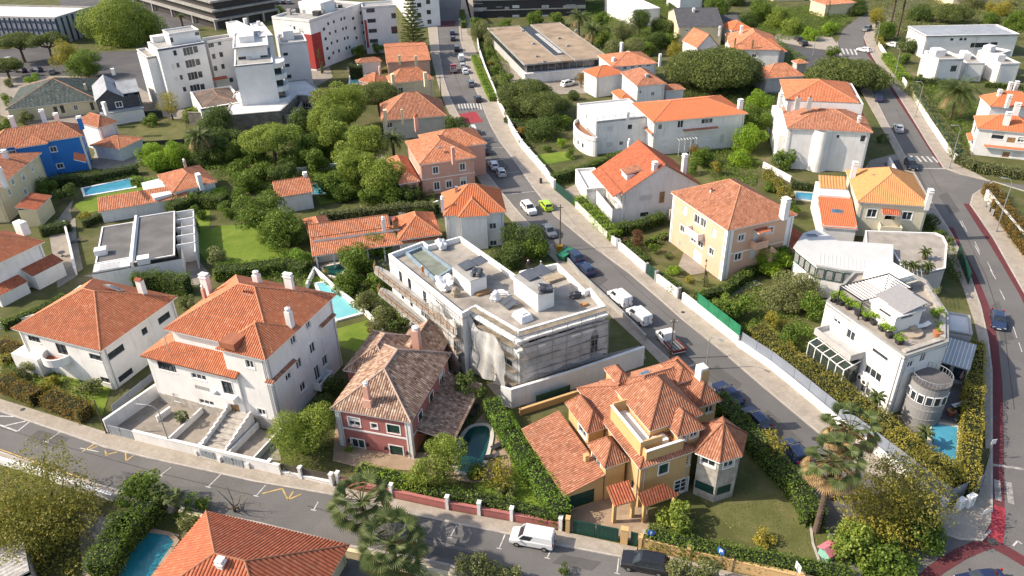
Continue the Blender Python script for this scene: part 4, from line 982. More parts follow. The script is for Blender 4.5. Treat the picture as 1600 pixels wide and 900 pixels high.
# ------------------------------------------------------------------ houses
FR={'A1':(0,0,3),'A2':(400,0,3),'A3':(800,0,3),'A4':(1200,0,3),'B1':(0,300,3),'B2':(400,300,3),'B3':(800,300,3),'B4':(1200,300,3),
      'C1':(0,600,3),'C2':(400,600,3),'C3':(800,600,3),'C4':(1200,600,3),'WH':(200,400,2.647),'PK':(500,500,3.46),'BG':(1000,260,4.5),
      'CS':(560,360,3.215),'YL':(820,550,3.333),'TE':(1220,340,2.647),'AP':(190,0,4.285),'AQ':(400,0,4.5),'MW':(1180,100,3)}
def q(f,x,y):o=FR[f];return (o[0]+x/o[2],o[1]+y/o[2])
def ws(f,L):return [(*q(f,e[0],e[1]),*e[2:]) for e in L]
def qp(f,L):return [q(f,*e) for e in L]
def hgt(base,top):
    b=at(*base);best=min(range(10,300),key=lambda k:abs(proj((b.x,b.y,k/10))[1]-top[1]));return best/10
def proj(p):
    p=Vector(p)-Vector((0,0,HC));z=p.dot(fw);return 800+FL*p.dot(rt)/z,450-FL*p.dot(up)/z
def inset(h,e):
    h.o=h.o+h.u*e+h.v*e;h.w-=2*e;h.d-=2*e;h.root.location=(h.o.x,h.o.y,0);return h

# --- left white house with curved balcony
h=inset(House('white_house','white house with orange pyramid roof and curved tiled balcony',(20,512),(157,549),(275,463),6.6,WHITE),.5)
h.main(a=ws('B1',[(160,690,2.1,.9,'d'),(290,738,1.8,1.7,'d'),(447,775,2.0,.9,'d'),(185,790,2.2,.9,'d'),(495,882,1.6,.8,'d')]),b=ws('B1',[(545,750,2.6,1.0,'d'),(678,652,.95,.95,'d'),(770,590,2.2,1.0,'d'),(590,858,2.4,.9,'d')]))
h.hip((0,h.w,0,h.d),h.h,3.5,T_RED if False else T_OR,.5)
h.chimney(222,453,8.6,.9,.7,1.6,WHITE,'tile');h.skylight(178,450,9.1,2.6,.9,(-.15,-.5))
c,z=h.hit(98,572,Vector((0,0)),Vector((1,0)));z=3.1
fb=MB();rb=MB();tb=MB();N=16;pr=None
for k in range(N+1):
    w=math.pi+math.pi*k/N;o_,i_=(c+2.1*math.cos(w),2.1*math.sin(w)*.9),(c+1.85*math.cos(w),1.85*math.sin(w)*.9)
    if pr:rb.hexa([(*pr[0],z-.2),(*o_,z-.2),(*i_,z-.2),(*pr[1],z-.2),(*pr[0],z+.95),(*o_,z+.95),(*i_,z+.95),(*pr[1],z+.95)])
    pr=(o_,i_)
fb.prism([(c+1.84*math.cos(math.pi+math.pi*k/N),1.84*.9*math.sin(math.pi+math.pi*k/N)) for k in range(N+1)],z-.15,z)
o=fb.obj('balcony',T_BR if False else mat('terracotta_floor',(.36,.13,.07),.8,.2),h.root);rb.obj('parapet',WHITE,o)
h.block((-1.5,3.2,-1.2,h.d*.5),0,2.9,top=True);h.done()

# --- tall white house
h=inset(House('white_house','tall white four storey house with stone front steps and arched door',(250,518),(414,564),(516,458),11.0,WHITE),.5)
h.block((0,h.w,1.6,h.d),0,11.0,
       b=ws('WH',[(683,345,1.0,1.3,'W'),(745,280,.9,1.3,'W'),(662,492,1.1,1.4,'W'),(707,445,1.1,1.4,'W'),(763,380,1.1,1.5,'W'),(815,432,1.1,1.5,'W'),(723,538,1.1,1.4,'W'),(783,482,1.1,2.2,'W')]))
W_,D_=h.w,h.d
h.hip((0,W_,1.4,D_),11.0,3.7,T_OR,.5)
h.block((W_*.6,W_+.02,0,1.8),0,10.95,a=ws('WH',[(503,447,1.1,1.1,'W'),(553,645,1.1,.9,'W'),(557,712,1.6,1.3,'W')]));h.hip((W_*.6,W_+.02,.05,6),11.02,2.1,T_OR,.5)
e1,e0=h.px(372,589,7.45),h.px(225,551,7.45);lx0,lx1,fy=e0.x+.4,min(e1.x-.3,W_-1.5),-.25;print('WH',lx0,lx1,fy,W_,D_)
h.block((lx0,lx1,fy,D_*.55),0,7.6,a=ws('WH',[(160,458,2.8,1.3,'d'),(200,585,.9,1.2,'w'),(412,545,1.5,1.9,'D'),(446,640,1.3,2.1,'n'),(292,500,2.2,.8,'w'),(325,606,2.2,.7,'w'),(308,548,2.2,.6,'v'),(335,680,2.0,1.3,'d')]))
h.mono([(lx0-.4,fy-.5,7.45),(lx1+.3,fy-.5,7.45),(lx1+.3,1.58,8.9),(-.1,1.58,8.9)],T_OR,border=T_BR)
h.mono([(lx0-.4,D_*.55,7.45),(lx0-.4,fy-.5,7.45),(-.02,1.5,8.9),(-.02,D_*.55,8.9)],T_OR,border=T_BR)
for f,x,y,w,dp in ((1,636,470,4.6,.5),(1,818,262,3.2,.5),(0,590,512,1.2,.5)):h.last=[(0,0),(W_,0),(W_,D_),(0,D_)];h.awning(f,*q('WH',x,y),w,dp,T_BR,.2)
h.balcony(1,*q('WH',795,520),3.0,1.1);h.last=[(lx0,fy),(lx1,fy),(lx1,D_*.55),(lx0,D_*.55)];h.balcony(0,*q('WH',412,580),3.2,.9,.5)
h.chimney(*q('WH',670,272),12.1,.7,.7,1.5,WHITE,'round');h.chimney(*q('WH',672,140),12.6,1.1,.5,1.9,WHITE,'cap');h.chimney(*q('WH',538,118),12.4,.8,.8,1.5,WHITE,'round')
h.chimney(*q('WH',328,140),11.6,1.0,.7,1.9,WHITE,'cap');h.chimney(*q('WH',318,172),11.6,.4,.4,1.3,PINK2,'round')
h.chimney(*q('WH',500,172),13.6,1.5,.6,.6,STEEL,'pots')
rz=h.px(*q('WH',432,330),12.6);db=MB();db.box(rz.x-1.1,rz.x+1.0,rz.y-1.2,rz.y+1.0,11.5,12.35);h.part('roof_terrace',db,mat('terracotta_floor',(.36,.13,.07)))
# front steps, light wells, forecourt walls
st=MB();sx=h.px(*q('WH',440,690),1.4);x0=sx.x-1.5
for k in range(9):st.box(x0,x0+3.0,-6.9+k*.7,fy,.03 if k==0 else .2*k,.2*(k+1))
so=h.part('front_steps',st,STONE)
sw=MB()
for xx in (x0-.28,x0+3.02):
    for k in range(9):sw.box(xx,xx+.24,-6.9+k*.73,-6.9+(k+1)*.73-.002,.05,.6+.22*(k+1))
h.part('parapet',sw,WHITE,so)
for xa,xb in ((x0-4.8,x0-.5),(x0+3.5,W_+.4)):
    lw=MB();lw.box(xa,xb,-6.6,-6.4,.05,.9);lw.box(xa,xa+.2,-6.4,fy-.05,.05,.9);lw.box(xb-.2,xb,-6.4,fy-.05,.05,.9);h.part('light_well',lw,WHITE)
bd=MB();bd.box(-.03,W_+.03,-.035,.3,.02,1.6);bd.box(lx0-.02,lx1+.03,fy-.035,fy+.3,.02,1.55);h.part('stone_base',bd,STONE)
h.done()

# --- red house with mottled tiles
h=inset(House('red_house','dusty red two storey house with mottled tiled roof and white corners',(515,640),(642,661),(707,552),5.7,PINK),.4)
h.main(a=ws('PK',[(185,550,1.4,1.2,'W'),(293,573,.7,.7,'W'),(397,590,1.5,1.2,'B'),(208,680,1.6,2.0,'W'),(415,715,1.6,1.9,'B')]),
       b=ws('PK',[(543,530,1.1,1.7,'B'),(602,418,1.1,1.3,'B'),(660,320,1.6,1.9,'W')]))
W_,D_=h.w,h.d;R_=(0,W_,0,D_)
h.hip(R_,5.7,3.0,T_MIX,.4,.3,capm=mat('pale_ridge',(.5,.36,.29),.9),amp=.07,cap=.12)
h.block((-2.4,1.5,D_*.62,D_+3.4),0,4.9);h.hip((-2.4,3.5,D_*.62,D_+3.4),4.95,2.1,T_MIX,.4,.3,capm=MATS['pale_ridge'])
h.block((W_*.2,W_*.8,D_-1,D_+5.5),0,4.6);h.gable((W_*.2,W_*.8,D_-1,D_+5.5),4.6,1.9,T_MIX,'y',.3,.3)
h.band(h_pts := [(0,0),(W_,0),(W_,D_),(0,D_)],2.75,.22,TRIM,.06)
for cx,cy in ((0,0),(W_,0)):m_=MB();m_.box(cx-.09+(0 if cx else 0),cx+.62 if not cx else cx+.09,-.09,.35,.02,5.5) if not cx else m_.box(cx-.55,cx+.09,-.09,.55,.02,5.5);h.part('corner_pilaster',m_,TRIM)
h.chimney(*q('PK',262,455),6.4,1.0,.8,.8,PINK2,'none');h.chimney(*q('PK',258,430),7.0,.6,.6,2.0,PINK2,'round');h.chimney(*q('PK',525,140),7.2,.9,.9,2.4,PINK2,'round')
h.last=h_pts;h.balcony(1,*q('PK',655,395),3.2,1.6,.9,TRIM);h.balcony(1,*q('PK',545,590),1.6,.5,.8,None,'rail')
pv=h.px(*q('PK',700,460),2.9)
h.mono([(W_+4.6,D_*.1,2.4),(W_+4.6,D_*.95,2.4),(W_+.02,D_*.95,3.3),(W_+.02,D_*.1,3.3)],T_MIX,.3,name='veranda_roof')
for yy in (.12,.5,.93):m_=MB();m_.cyl((W_+4.3,D_*yy),.12,0,2.4,8);h.part('post',m_,DSTEEL)
for px_,py_ in ((158,648),(258,672),(355,690),(473,715)):
    c,z=h.hit(*q('PK',px_,py_),Vector((0,0)),Vector((1,0)));m_=MB();m_.box(c-.1,c+.1,-.25,-.02,z-.2,z+.2);h.part('wall_lantern',m_,DSTEEL)
h.done()

# --- building site
SH_=9.6
h=House('apartment_building','unfinished white apartment block wrapped in scaffolding with cluttered flat roof',q('CS',590,360),q('CS',805,500),q('CS',1240,370),SH_,WHITE2,'building')
px_=[(150,120),(520,418),(588,382),(805,508),(1240,380),(1208,340),(1165,288),(1140,300),(1000,165),(812,205),(800,232),(512,30),(352,75),(325,55)]
PT=[h.px(*q('CS',*p),SH_) for p in px_];PT=[(p.x,p.y) for p in PT]
h.block(PT,0,SH_,wins={0:ws('CS',[(212,232,.9,1.7,'d'),(257,268,.9,1.7,'d'),(333,332,.9,1.7,'d'),(400,382,.9,1.7,'d'),(222,326,.8,1.4,'d'),(266,364,.8,1.4,'d'),(334,424,2.2,1.5,'w'),(384,468,.8,1.4,'w'),(160,280,1.4,2.0,'d')]),
        2:ws('CS',[(745,520,2.0,2.2,'d'),(690,480,1.6,2,'d'),(745,640,2,2,'d'),(700,600,1.6,2,'d')]),3:ws('CS',[(900,640,3,1.8,'d'),(1020,610,3,1.8,'d'),(1150,580,3,1.8,'d'),(900,555,2.4,1.2,'d'),(1050,520,2.4,1.2,'d'),(1200,480,2.4,1.2,'d')])})
h.flat(PT,SH_,mat('dusty_deck',(.40,.36,.31),.9,.35,.35,6,stain=.6,stainc=(.2,.18,.16)),.75,.3,WHITE2)
bd=MB();n_=len(PT)
for e,z_ in ((3,8.5),(2,8.5),(3,7.1)):
    p_,q_=Vector(PT[e]),Vector(PT[e+1]);t_=(q_-p_);l_=t_.length;t_/=l_;bd.obox(p_,t_,(t_.y,-t_.x),-.7 if e==3 else 0,l_,.01+e*.002,.9,z_,z_+.28)
h.part('ledge',bd,TRIM)
for z_,ex in ((6.7,3.0),(3.3,2.2)):     # long curved decks on the left side
    p_,q_=Vector(PT[0]),Vector(PT[1]);t_=(q_-p_);l_=t_.length;t_/=l_;n__=Vector((t_.y,-t_.x))
    mb=MB();pl=[p_+n__*.02+t_*l_*.97,p_+n__*.02]+[p_+Vector((-t_.x,-t_.y))*(ex*math.sin(a))+n__*(1.5*(1-math.cos(a))*.5+.2)+Vector((0,0)) for a in (.5,1.0,1.5)]+[p_+n__*1.9-t_*ex*.5,p_+n__*1.9,p_+n__*1.1+t_*l_*.97]
    mb.prism([tuple(a) for a in pl],z_-.25,z_);o=h.part('deck',mb,CONC)
    rl=MB();edge=[Vector((*a,z_+.9)) for a in pl[4:]]
    for dz in (0,-.4):rl.tube([e_+Vector((0,0,dz)) for e_ in edge],.05,4)
    k_=14
    for i in range(k_):a=edge[2].lerp(edge[3],i/(k_-1));rl.box(a.x-.04,a.x+.04,a.y-.04,a.y+.04,z_,z_+.95)
    rl.obj('railing',TIMBER,o)
def rbox(h,f,L,F,R,z0,z1,name,m,roofm=None):
    r=h.rect(q(f,*L),q(f,*F),q(f,*R),z1);mb=MB();mb.box(*r,z0,z1);o=mb.obj(name,m,h.root)
    if roofm:t=MB();t.box(r[0]-.06,r[1]+.06,r[2]-.06,r[3]+.06,z1+.002,z1+.1);t.obj('lid',roofm,o)
    return r,o
r1,o1=rbox(h,'CS',(463,188),(562,258),(640,228),8.7,11.0,'stair_head',WHITE2,CONC)
r2,o2=rbox(h,'CS',(812,220),(902,322),(995,300),8.7,11.5,'stair_head',WHITE2,CONC)
for r,o,z_ in ((r1,o1,11.1),(r2,o2,11.6)):
    pn=MB()
    for k in range(2):pn.hexa([(r[0]+.1,r[2]+(r[3]-r[2])*.3+k*1.9,z_+.1),(r[0]+(r[1]-r[0])*.45,r[2]+(r[3]-r[2])*.3+k*1.9,z_+.1),(r[0]+(r[1]-r[0])*.45,r[2]+(r[3]-r[2])*.3+k*1.9+1.8,z_+.35),(r[0]+.1,r[2]+(r[3]-r[2])*.3+k*1.9+1.8,z_+.35),(r[0]+.1,r[2]+(r[3]-r[2])*.3+k*1.9,z_+.15),(r[0]+(r[1]-r[0])*.45,r[2]+(r[3]-r[2])*.3+k*1.9,z_+.15),(r[0]+(r[1]-r[0])*.45,r[2]+(r[3]-r[2])*.3+k*1.9+1.8,z_+.4),(r[0]+.1,r[2]+(r[3]-r[2])*.3+k*1.9+1.8,z_+.4)])
    pn.obj('roof_panel',mat('dark_panel',(.09,.10,.12),.4),o)
pz=[h.px(*q('CS',*p),8.9) for p in ((245,125),(320,95),(470,205),(385,255))]
mb=MB();mb.prism([(p.x,p.y) for p in pz],8.86,9.02);h.part('roof_basin',mb,mat('basin_concrete',(.22,.24,.19),.6,.2))
for i in range(4):
    a,b=pz[i],pz[(i+1) % 4];t_=(b-a).xy;l_=t_.length;t_/=l_;mb=MB();mb.obox(a,t_,(-t_.y,t_.x),-.15,l_+.15,-.15,.15,8.86,9.4+.003*i);h.part('basin_wall',mb,mat('waterproof_blue',(.28,.36,.42),.6,.2))
h.done();SITE=(h,PT)
# scaffolding and nets, things of their own
def wpt(h,p):w_=h.o+h.u*p[0]+h.v*p[1];return Vector((w_.x,w_.y,0))
def scaffold(a,b,z1,label,off=1.1):
    t=(b-a);ln=t.length;t/=ln;n=Vector((t.y,-t.x,0));root=empty('scaffolding',label,'scaffolding',a);O=Vector((0,0,0))
    s_=MB();l_=MB();p_=MB();d_=MB();k=max(1,round(ln/2))
    for i in range(k+1):
        for o_ in (.35,off):q_=t*(ln*i/k)+n*o_;s_.tube([q_,q_+Vector((0,0,z1))],.035,5)
    z=1.9
    while z<z1:
        for o_ in (.35,off):
            for zz in (z,z+.95): 
                if zz<z1:l_.tube([n*o_+Vector((0,0,zz)),t*ln+n*o_+Vector((0,0,zz))],.03,4)
        p_.obox(O,t,n,0,ln,.4,off-.05,z-.06,z-.02);z+=1.95
    for i in range(0,k,2):d_=MB();d_.tube([t*(ln*i/k)+n*off,t*(ln*min(i+1,k)/k)+n*off+Vector((0,0,min(z1,3.9)))],.028,4);d_.tube([t*(ln*min(i+1,k)/k)+n*off+Vector((0,0,3.9)),t*(ln*i/k)+n*off+Vector((0,0,min(z1,7.8)))],.028,4);d_.obj('brace',STEEL,root)
    s_.obj('standards',STEEL,root);l_.obj('ledgers',STEEL,root);p_.obj('boards',mat('scaffold_board',(.3,.24,.17),.9,.3),root)
def net(a,b,zb,zt,label,off=.93,holes=(),m=None,bulge=.12):
    t=(b-a);ln=t.length;t/=ln;n=Vector((t.y,-t.x,0));mb=MB();nu,nv=int(ln/.35),22
    zbf=zb if callable(zb) else (lambda u:zb);ztf=zt if callable(zt) else (lambda u:zt)
    def g(i,j):
        u=i/nu;v=j/nv;z=zbf(u)+(ztf(u)-zbf(u))*v
        return t*(ln*u)+n*(off+bulge*(.5*math.sin(u*ln*1.1+v*2.3)+.35*math.sin(u*ln*2.7-v*3)+.3*math.sin(v*9+u*5)))+Vector((0,0,z))
    for i in range(nu):
        for j in range(nv):
            u,v=(i+.5)/nu,(j+.5)/nv
            if any(((u-c[0])/c[2])**2+((v-c[1])/c[3])**2<1 for c in holes):continue
            mb.poly([g(i,j),g(i+1,j),g(i+1,j+1),g(i,j+1)])
    mb.smooth=True;o=mb.obj('debris_net',m or NET);o.location=a;tag(o,label,'scaffold net')
NET=mesh_mat('pale_debris_net',(.64,.63,.61),.72,.5)
w_=lambda i:wpt(h,PT[i])
scaffold(w_(3),w_(4),10.0,'long scaffolding along the front of the building site');scaffold(w_(2),w_(3),10.0,'scaffolding in the corner between the two wings of the building site')
scaffold(w_(0).lerp(w_(1),.62),w_(1),9.4,'scaffolding at the near end of the long white wing')
net(w_(3),w_(4),lambda u:2.6+.6*abs(math.sin(u*9))+(2.8 if .80<u<.86 else 0),8.2,'wide pale net hanging along the front of the building site',holes=((.84,.05,.045,.75),))
net(w_(2)+Vector((0,0,0)),w_(2).lerp(w_(3),.85),lambda u:.3+.4*u,lambda u:9.6-3.2*u-1.2*math.sin(u*6),'sagging pale net hanging loose in the corner of the building site',off=1.35,bulge=.4,holes=((.02,.62,.12,.22),))
net(w_(0).lerp(w_(1),.66),w_(1),.2,lambda u:8.8+.6*math.sin(u*7),'pale net over the near end of the long white wing',bulge=.2,holes=((.97,.55,.06,.2),))
# things lying on the roof
def lump(f,x,y,z,sx,sy,sz,m,name,label,cat,seed=0,par=None):
    p=at(*q(f,x,y),z);bm=bmesh.new();bmesh.ops.create_icosphere(bm,subdivisions=3,radius=1)
    rg=random.Random(seed);ph=[rg.uniform(0,6) for _ in range(6)]
    for v in bm.verts:
        k=1+.14*math.sin(v.co.x*4+ph[0])+.12*math.sin(v.co.y*5+ph[1])+.1*math.sin(v.co.z*7+ph[2])+.06*math.sin(v.co.x*11+v.co.y*9+ph[3])
        e=max(abs(v.co.x),abs(v.co.y),abs(v.co.z));b_=v.co/e*.8*.45+v.co*.6
        v.co=Vector((b_.x*sx*k,b_.y*sy*k,max(0,b_.z+.62)*sz*k))
    me=bpy.data.meshes.new(name);bm.to_mesh(me);bm.free();me.materials.append(m);o=bpy.data.objects.new(name,me);C.objects.link(o);o.location=p
    o.rotation_euler=(0,0,rg.uniform(0,3));return tag(o,label,cat)
TARPW=mat('white_plastic_sheet',(.72,.72,.74),.35,.12,2,6);TARPD=mat('dark_plastic_sheet',(.06,.065,.08),.4,.2)
lump('CS',435,285,8.88,1.6,1.0,.9,TARPW,'wrapped_bundle','crumpled white plastic bundle beside the roof basin','bundle',1)
lump('CS',418,88,8.88,.9,.7,.8,TARPW,'wrapped_bundle','small white bag at the far corner of the site roof','bundle',2)
lump('CS',690,350,8.88,.8,.6,.7,TARPW,'wrapped_bundle','white bags beside the solar frame on the site roof','bundle',3)
lump('CS',720,318,8.88,1.3,.5,.25,TARPW,'plastic_sheet','flat white plastic sheet between the two stair heads','sheet',4)
lump('CS',940,305,11.6,.9,.8,.5,TARPD,'plastic_sheet','black plastic thrown over the nearer stair head','sheet',5)
lump('CS',595,218,11.1,.9,.7,.35,TARPD,'plastic_sheet','grey heap lying on the farther stair head','sheet',6)
lump('CS',1090,335,8.88,.9,.5,.5,TARPD,'wrapped_bundle','dark heap of tools near the round roof corner','bundle',7)
lump('CS',490,328,8.88,.7,.6,.7,mat('sand_heap',(.42,.34,.24),.95),'sand_heap','small tan sand heap on the roof edge','sand heap',8)
def pallet(f,x,y,z,label,n=4,m=None,sx=1.5,sy=1.0,rz=.5):
    p=at(*q(f,x,y),z);r=empty('stacked_planks',label,'planks',p,rz);rg=random.Random(int(x))
    for k in range(n):
        mb=MB()
        for j in range(5):o_=rg.uniform(-.12,.12);mb.box(-sx/2+o_,sx/2+o_,-sy/2+j*sy/5,-sy/2+(j+.8)*sy/5,k*.1,k*.1+.07)
        mb.obj('plank_layer',m or TIMBER,r)
pallet('CS',985,245,8.88,'pale planks stacked behind the nearer stair head',4,mat('pale_board',(.5,.4,.28),.9),2.4,1.4);pallet('CS',625,315,8.88,'reddish planks beside the farther stair head',3,None,2.0,1.0);pallet('CS',600,150,8.88,'grey bars lying at the back parapet of the site roof',3,STEEL,2.2,.9);pallet('CS',1135,375,8.88,'small orange planks at the round roof corner',3,mat('orange_board',(.6,.3,.12),.8),.8,.6)
p=at(*q('CS',825,440),8.88);r=empty('crate','white plastic wrapped crate near the front roof corner','crate',p,h.root.rotation_euler[2]);mb=MB();mb.hexa([(-1.2,-.9,0),(1.2,-.9,0),(1.2,.9,0),(-1.2,.9,0),(-.9,-.7,.8),(.9,-.7,.8),(.9,.7,.8),(-.9,.7,.8)]);mb.obj('wrapping',TARPW,r);mb=MB();mb.box(-.5,.5,-.4,.4,.8,.95);mb.obj('lid',TRIM,r)
p=at(*q('CS',755,375),8.88);r=empty('solar_panel','tilted dark panel frame on the site roof','panel',p,h.root.rotation_euler[2])
for k in range(2):mb=MB();mb.hexa([(-1+k*1.05,-.8,.1),(-.05+k*1.05,-.8,.1),(-.05+k*1.05,.8,.7),(-1+k*1.05,.8,.7),(-1+k*1.05,-.8,.16),(-.05+k*1.05,-.8,.16),(-.05+k*1.05,.8,.76),(-1+k*1.05,.8,.76)]);mb.obj('panel',mat('dark_panel',(.09,.10,.12)),r)
mb=MB()
for xx in (-.9,0,.9):
    mb.box(xx-.03,xx+.03,.72,.78,0,.66);mb.box(xx-.03,xx+.03,-.78,-.72,0,.1)
mb.obj('stand',STEEL,r)
# --- ochre house
h=House('ochre_house','large ochre house with many stepped orange roofs and a pale stone corner tower',q('YL',265,190),q('YL',598,612),q('YL',905,515),6.0,YELLOW)
h=inset(h,.4);RY=lambda L,F,R,z,e=.4:(lambda r:(r[0]+e,r[1]-e,r[2]+e,r[3]-e))(h.rect(q('YL',*L),q('YL',*F),q('YL',*R),z))
TK=dict(pitch=.27,capm=T_BR);m0=(0,h.w,0,h.d)
h.main(b=ws('YL',[(722,608,1.1,1.3,'B'),(853,565,.5,1.2,'i'),(815,697,1.7,1.9,'I')]),a=ws('YL',[(560,690,.5,1,'d')]))
h.hip(m0,6.0,1.6,T_COR if False else T_BR,.4,**TK)
b2=RY((735,60),(905,290),(1025,250),6.0);h.block(b2,0,5.9,wins={1:ws('YL',[(960,300,1,.9,'w')])});h.hip(b2,5.98,1.9,T_BR,.4,**TK)
b2b=RY((300,175),(560,350),(905,130),6.0);h.block(b2b,0,5.85);h.hip(b2b,5.94,2.2,T_BR,.4,**TK)
# stone tower
tp=[h.px(*q('YL',*p),6.1) for p in ((905,517),(1016,562),(1118,531),(1142,432),(1030,355),(925,385))];tp=[(p.x,p.y) for p in tp]
h.block(tp,0,6.1,wall=STONE,part='tower_wall',wins={0:ws('YL',[(955,572,1.5,.95,'W'),(930,703,2.2,1.2,'e')]),1:ws('YL',[(1062,582,1.2,.9,'W'),(1037,717,1.7,1.2,'e')])})
cx,cy=sum(p[0] for p in tp)/6,sum(p[1] for p in tp)/6;ex=[(cx+(p[0]-cx)*1.16,cy+(p[1]-cy)*1.16,6.12) for p in tp];mb=MB();cb=MB();ap=(cx,cy,8.6)
for i in range(6):slope(mb,[ex[i],ex[(i+1) % 6],ap],.27);cb.tube([Vector(ex[i])+Vector((0,0,.06)),Vector(ap)+Vector((0,0,.06))],.09,6)
o=mb.obj('tower_roof',T_BR,h.root);cb.obj('ridge_tiles',T_BR,o);eb=MB();eb.prism([p[:2] for p in ex],5.96,6.1);eb.obj('eaves',TRIM,o)
# upper storey and its big pyramid roof
up_=RY((530,175),(650,412),(935,330),8.3,.3);h.block(up_,5.6,8.25,b=ws('YL',[]));h.hip(up_,8.3,3.0,T_BR,.3,**TK)
dm=RY((745,300),(795,440),(935,393),8.0,.3);h.block(dm,5.4,7.9,b=ws('YL',[(817,453,.9,.7,'W'),(880,430,.9,.7,'W')]));h.hip(dm,7.95,1.5,T_BR,.35,**TK)
# terraces with ochre parapets
ta=RY((410,300),(604,480),(640,462),8.0,0);mb=MB();x0,x1,y0,y1=ta;y1=max(y1,y0+2.6)
mb.box(x0,x1,y0,y0+.2,5.2,8.2);mb.box(x1-.2,x1,y0+.2,y1,5.2,8.2);mb.box(x0,x0+.2,y0+.2,y1,5.2,8.6);h.part('terrace_parapet',mb,YELLOW)
mb=MB();mb.box(x0+.2,x1-.2,y0+.2,y1+.9,6.2,7.25);h.part('terrace_floor',mb,TRIM)
mb=MB();mb.box(x0-.05,x1+.05,y0-.05,y0+.25,8.203,8.28);h.part('coping',mb,TRIM)
mb=MB();mb.box(x0+(x1-x0)*.55,x0+(x1-x0)*.75,y1+.36,y1+.42,7.26,8.5);o=h.part('terrace_door',mb,TRIM)
tb_=RY((640,415),(622,520),(785,480),7.2,0);x0,x1,y0,y1=h.w-3.0,h.w-.1,max(tb_[2],.3),max(tb_[3],5.0);mb=MB()
mb.box(x1-.2,x1,y0,y1,5.4,7.5);mb.box(x0,x1-.2,y0,y0+.2,5.4,7.5);mb.box(x0,x1-.2,y1-.2,y1,5.4,7.8);h.part('terrace_parapet',mb,YELLOW)
mb=MB();mb.box(x0,x1-.2,y0+.2,y1-.2,5.9,6.75);h.part('terrace_floor',mb,TRIM);mb=MB();mb.box(x1-.25,x1+.05,y0-.05,y1+.05,7.503,7.58);h.part('coping',mb,TRIM)
# left bays
for (L,F,R,z,kk) in (((205,268),(325,425),(430,385),5.4,0),((320,482),(415,608),(548,565),5.0,1)):
    r=RY(L,F,R,z,.35);h.block(r,0,z-.03,a=ws('YL',[(300,415,1.8,1.0,'W')] if not kk else [(372,560,1.8,1.0,'W')]));h.hip(r,z,1.7,T_BR,.35,**TK)
# garage with long single slope, carport
ga=[h.px(*q('YL',*p),z) for p,z in (((205,752),2.6),((380,676),3.3),((180,322),3.3),((32,385),2.6))]
gx0,gx1=ga[3].x,ga[0].x;gy0,gy1=ga[0].y,max(ga[1].y,ga[2].y)
h.mono([(gx0,gy0,2.6),(gx1,gy0,2.6),(gx1,gy1,3.7),(gx0,gy1,3.7)],T_BR,.27,border=YELLOW,name='garage_roof')
h.block((gx0+.15,gx1-.15,gy0+.15,gy1-.1),0,2.45,part='garage_wall',b=ws('YL',[(282,772,3.6,2.0,'e')])); 
mb=MB();mb.poly([(gx1-.15,gy0+.15,2.45),(gx1-.15,gy1-.1,2.45),(gx1-.15,gy1-.1,3.55),(gx1-.15,gy0+.15,2.6)]);h.part('gable',mb,YELLOW)
cp=[h.px(*q('YL',*p),2.9) for p in ((425,690),(465,808),(620,808),(805,740))]
cx0,cx1=h.w-.5,h.w+3.2; 
def pq(pts):return [Vector(h.px(*q('YL',x,y),z).to_tuple()[:2]+(z,)) for x,y,z in pts]
h.mono(pq([(465,806,2.7),(580,771,2.7),(540,668,3.7),(425,700,3.7)]),T_RED,name='porch_roof',border=YELLOW);h.mono(pq([(622,808,2.7),(806,742,2.7),(720,684,3.9),(585,738,3.9)]),T_RED,name='porch_roof',border=YELLOW)
for x_,y_ in ((475,803),(572,775),(632,800),(790,745)):c=h.px(*q('YL',x_,y_),2.6);mb=MB();mb.box(c.x-.45,c.x-.1,c.y-.18,c.y+.18,0,2.55);h.part('pillar',mb,YELLOW)
h.chimney(*q('YL',920,180),6.6,1.0,.9,2.6,YELLOW,'none');h.chimney(*q('YL',922,92),9.0,1.05,.95,.5,TRIM,'none')
h.skylight(*q('YL',635,125),7.6,1.5,1.2,(.0,.1));h.chimney(*q('YL',320,570),3.4,.5,.5,1.0,YELLOW,'none')
for (L,F,R,z) in (((412,88),(485,175),(560,150),7.0),((735,55),(800,165),(893,128),7.4)):
    r=RY(L,F,R,z,.25);h.block(r,4.8,z-.03);h.hip(r,z,.9,T_BR,.25,**TK)
mb=MB();ac=h.px(*q('YL',875,172),6.6);mb.box(ac.x-.4,ac.x+.4,ac.y-.3,ac.y+.1,6.2,6.9);o=h.part('air_conditioner',mb,TRIM);mb=MB();mb.tube([(ac.x,ac.y-.31,6.55),(ac.x,ac.y-.34,6.55)],.25,10);mb.obj('fan_grille',DSTEEL,o)
h.done()

# --- peach house
h=inset(House('peach_house','peach three storey house with brown pyramid roof, white corners and outside stair',(1052,300),(1137,361),(1243,334),9.0,BEIGE),.35)
W_,D_=h.w,h.d
h.main(a=ws('BG',[(318,310,1.1,1.3,'s'),(522,468,1.1,1.3,'s'),(400,372,1.4,1.5,'W'),(445,398,1.4,1.5,'W'),(298,440,1.2,1.2,'W'),(502,600,1.2,1.2,'W'),(377,505,1.4,1.5,'W'),(425,540,1.4,1.5,'W'),(400,640,2.4,2.4,'g'),(285,545,.8,.8,'v'),(295,610,.9,.8,'d')]),
       b=ws('BG',[(713,500,1.1,1.1,'W'),(915,448,1.2,1.0,'W'),(690,635,1.3,1.2,'W'),(815,485,1.0,2.1,'s'),(792,605,1.0,2.2,'s')]))
h.hip((0,W_,0,D_),9.0,3.6,T_BR,.35)
for i,(a,b) in enumerate(((-.03,.7),(W_-.7,W_+.035))):mb=MB();mb.box(a,b,-.035,.5,.02,8.8);h.part('corner_pilaster',mb,TRIM)
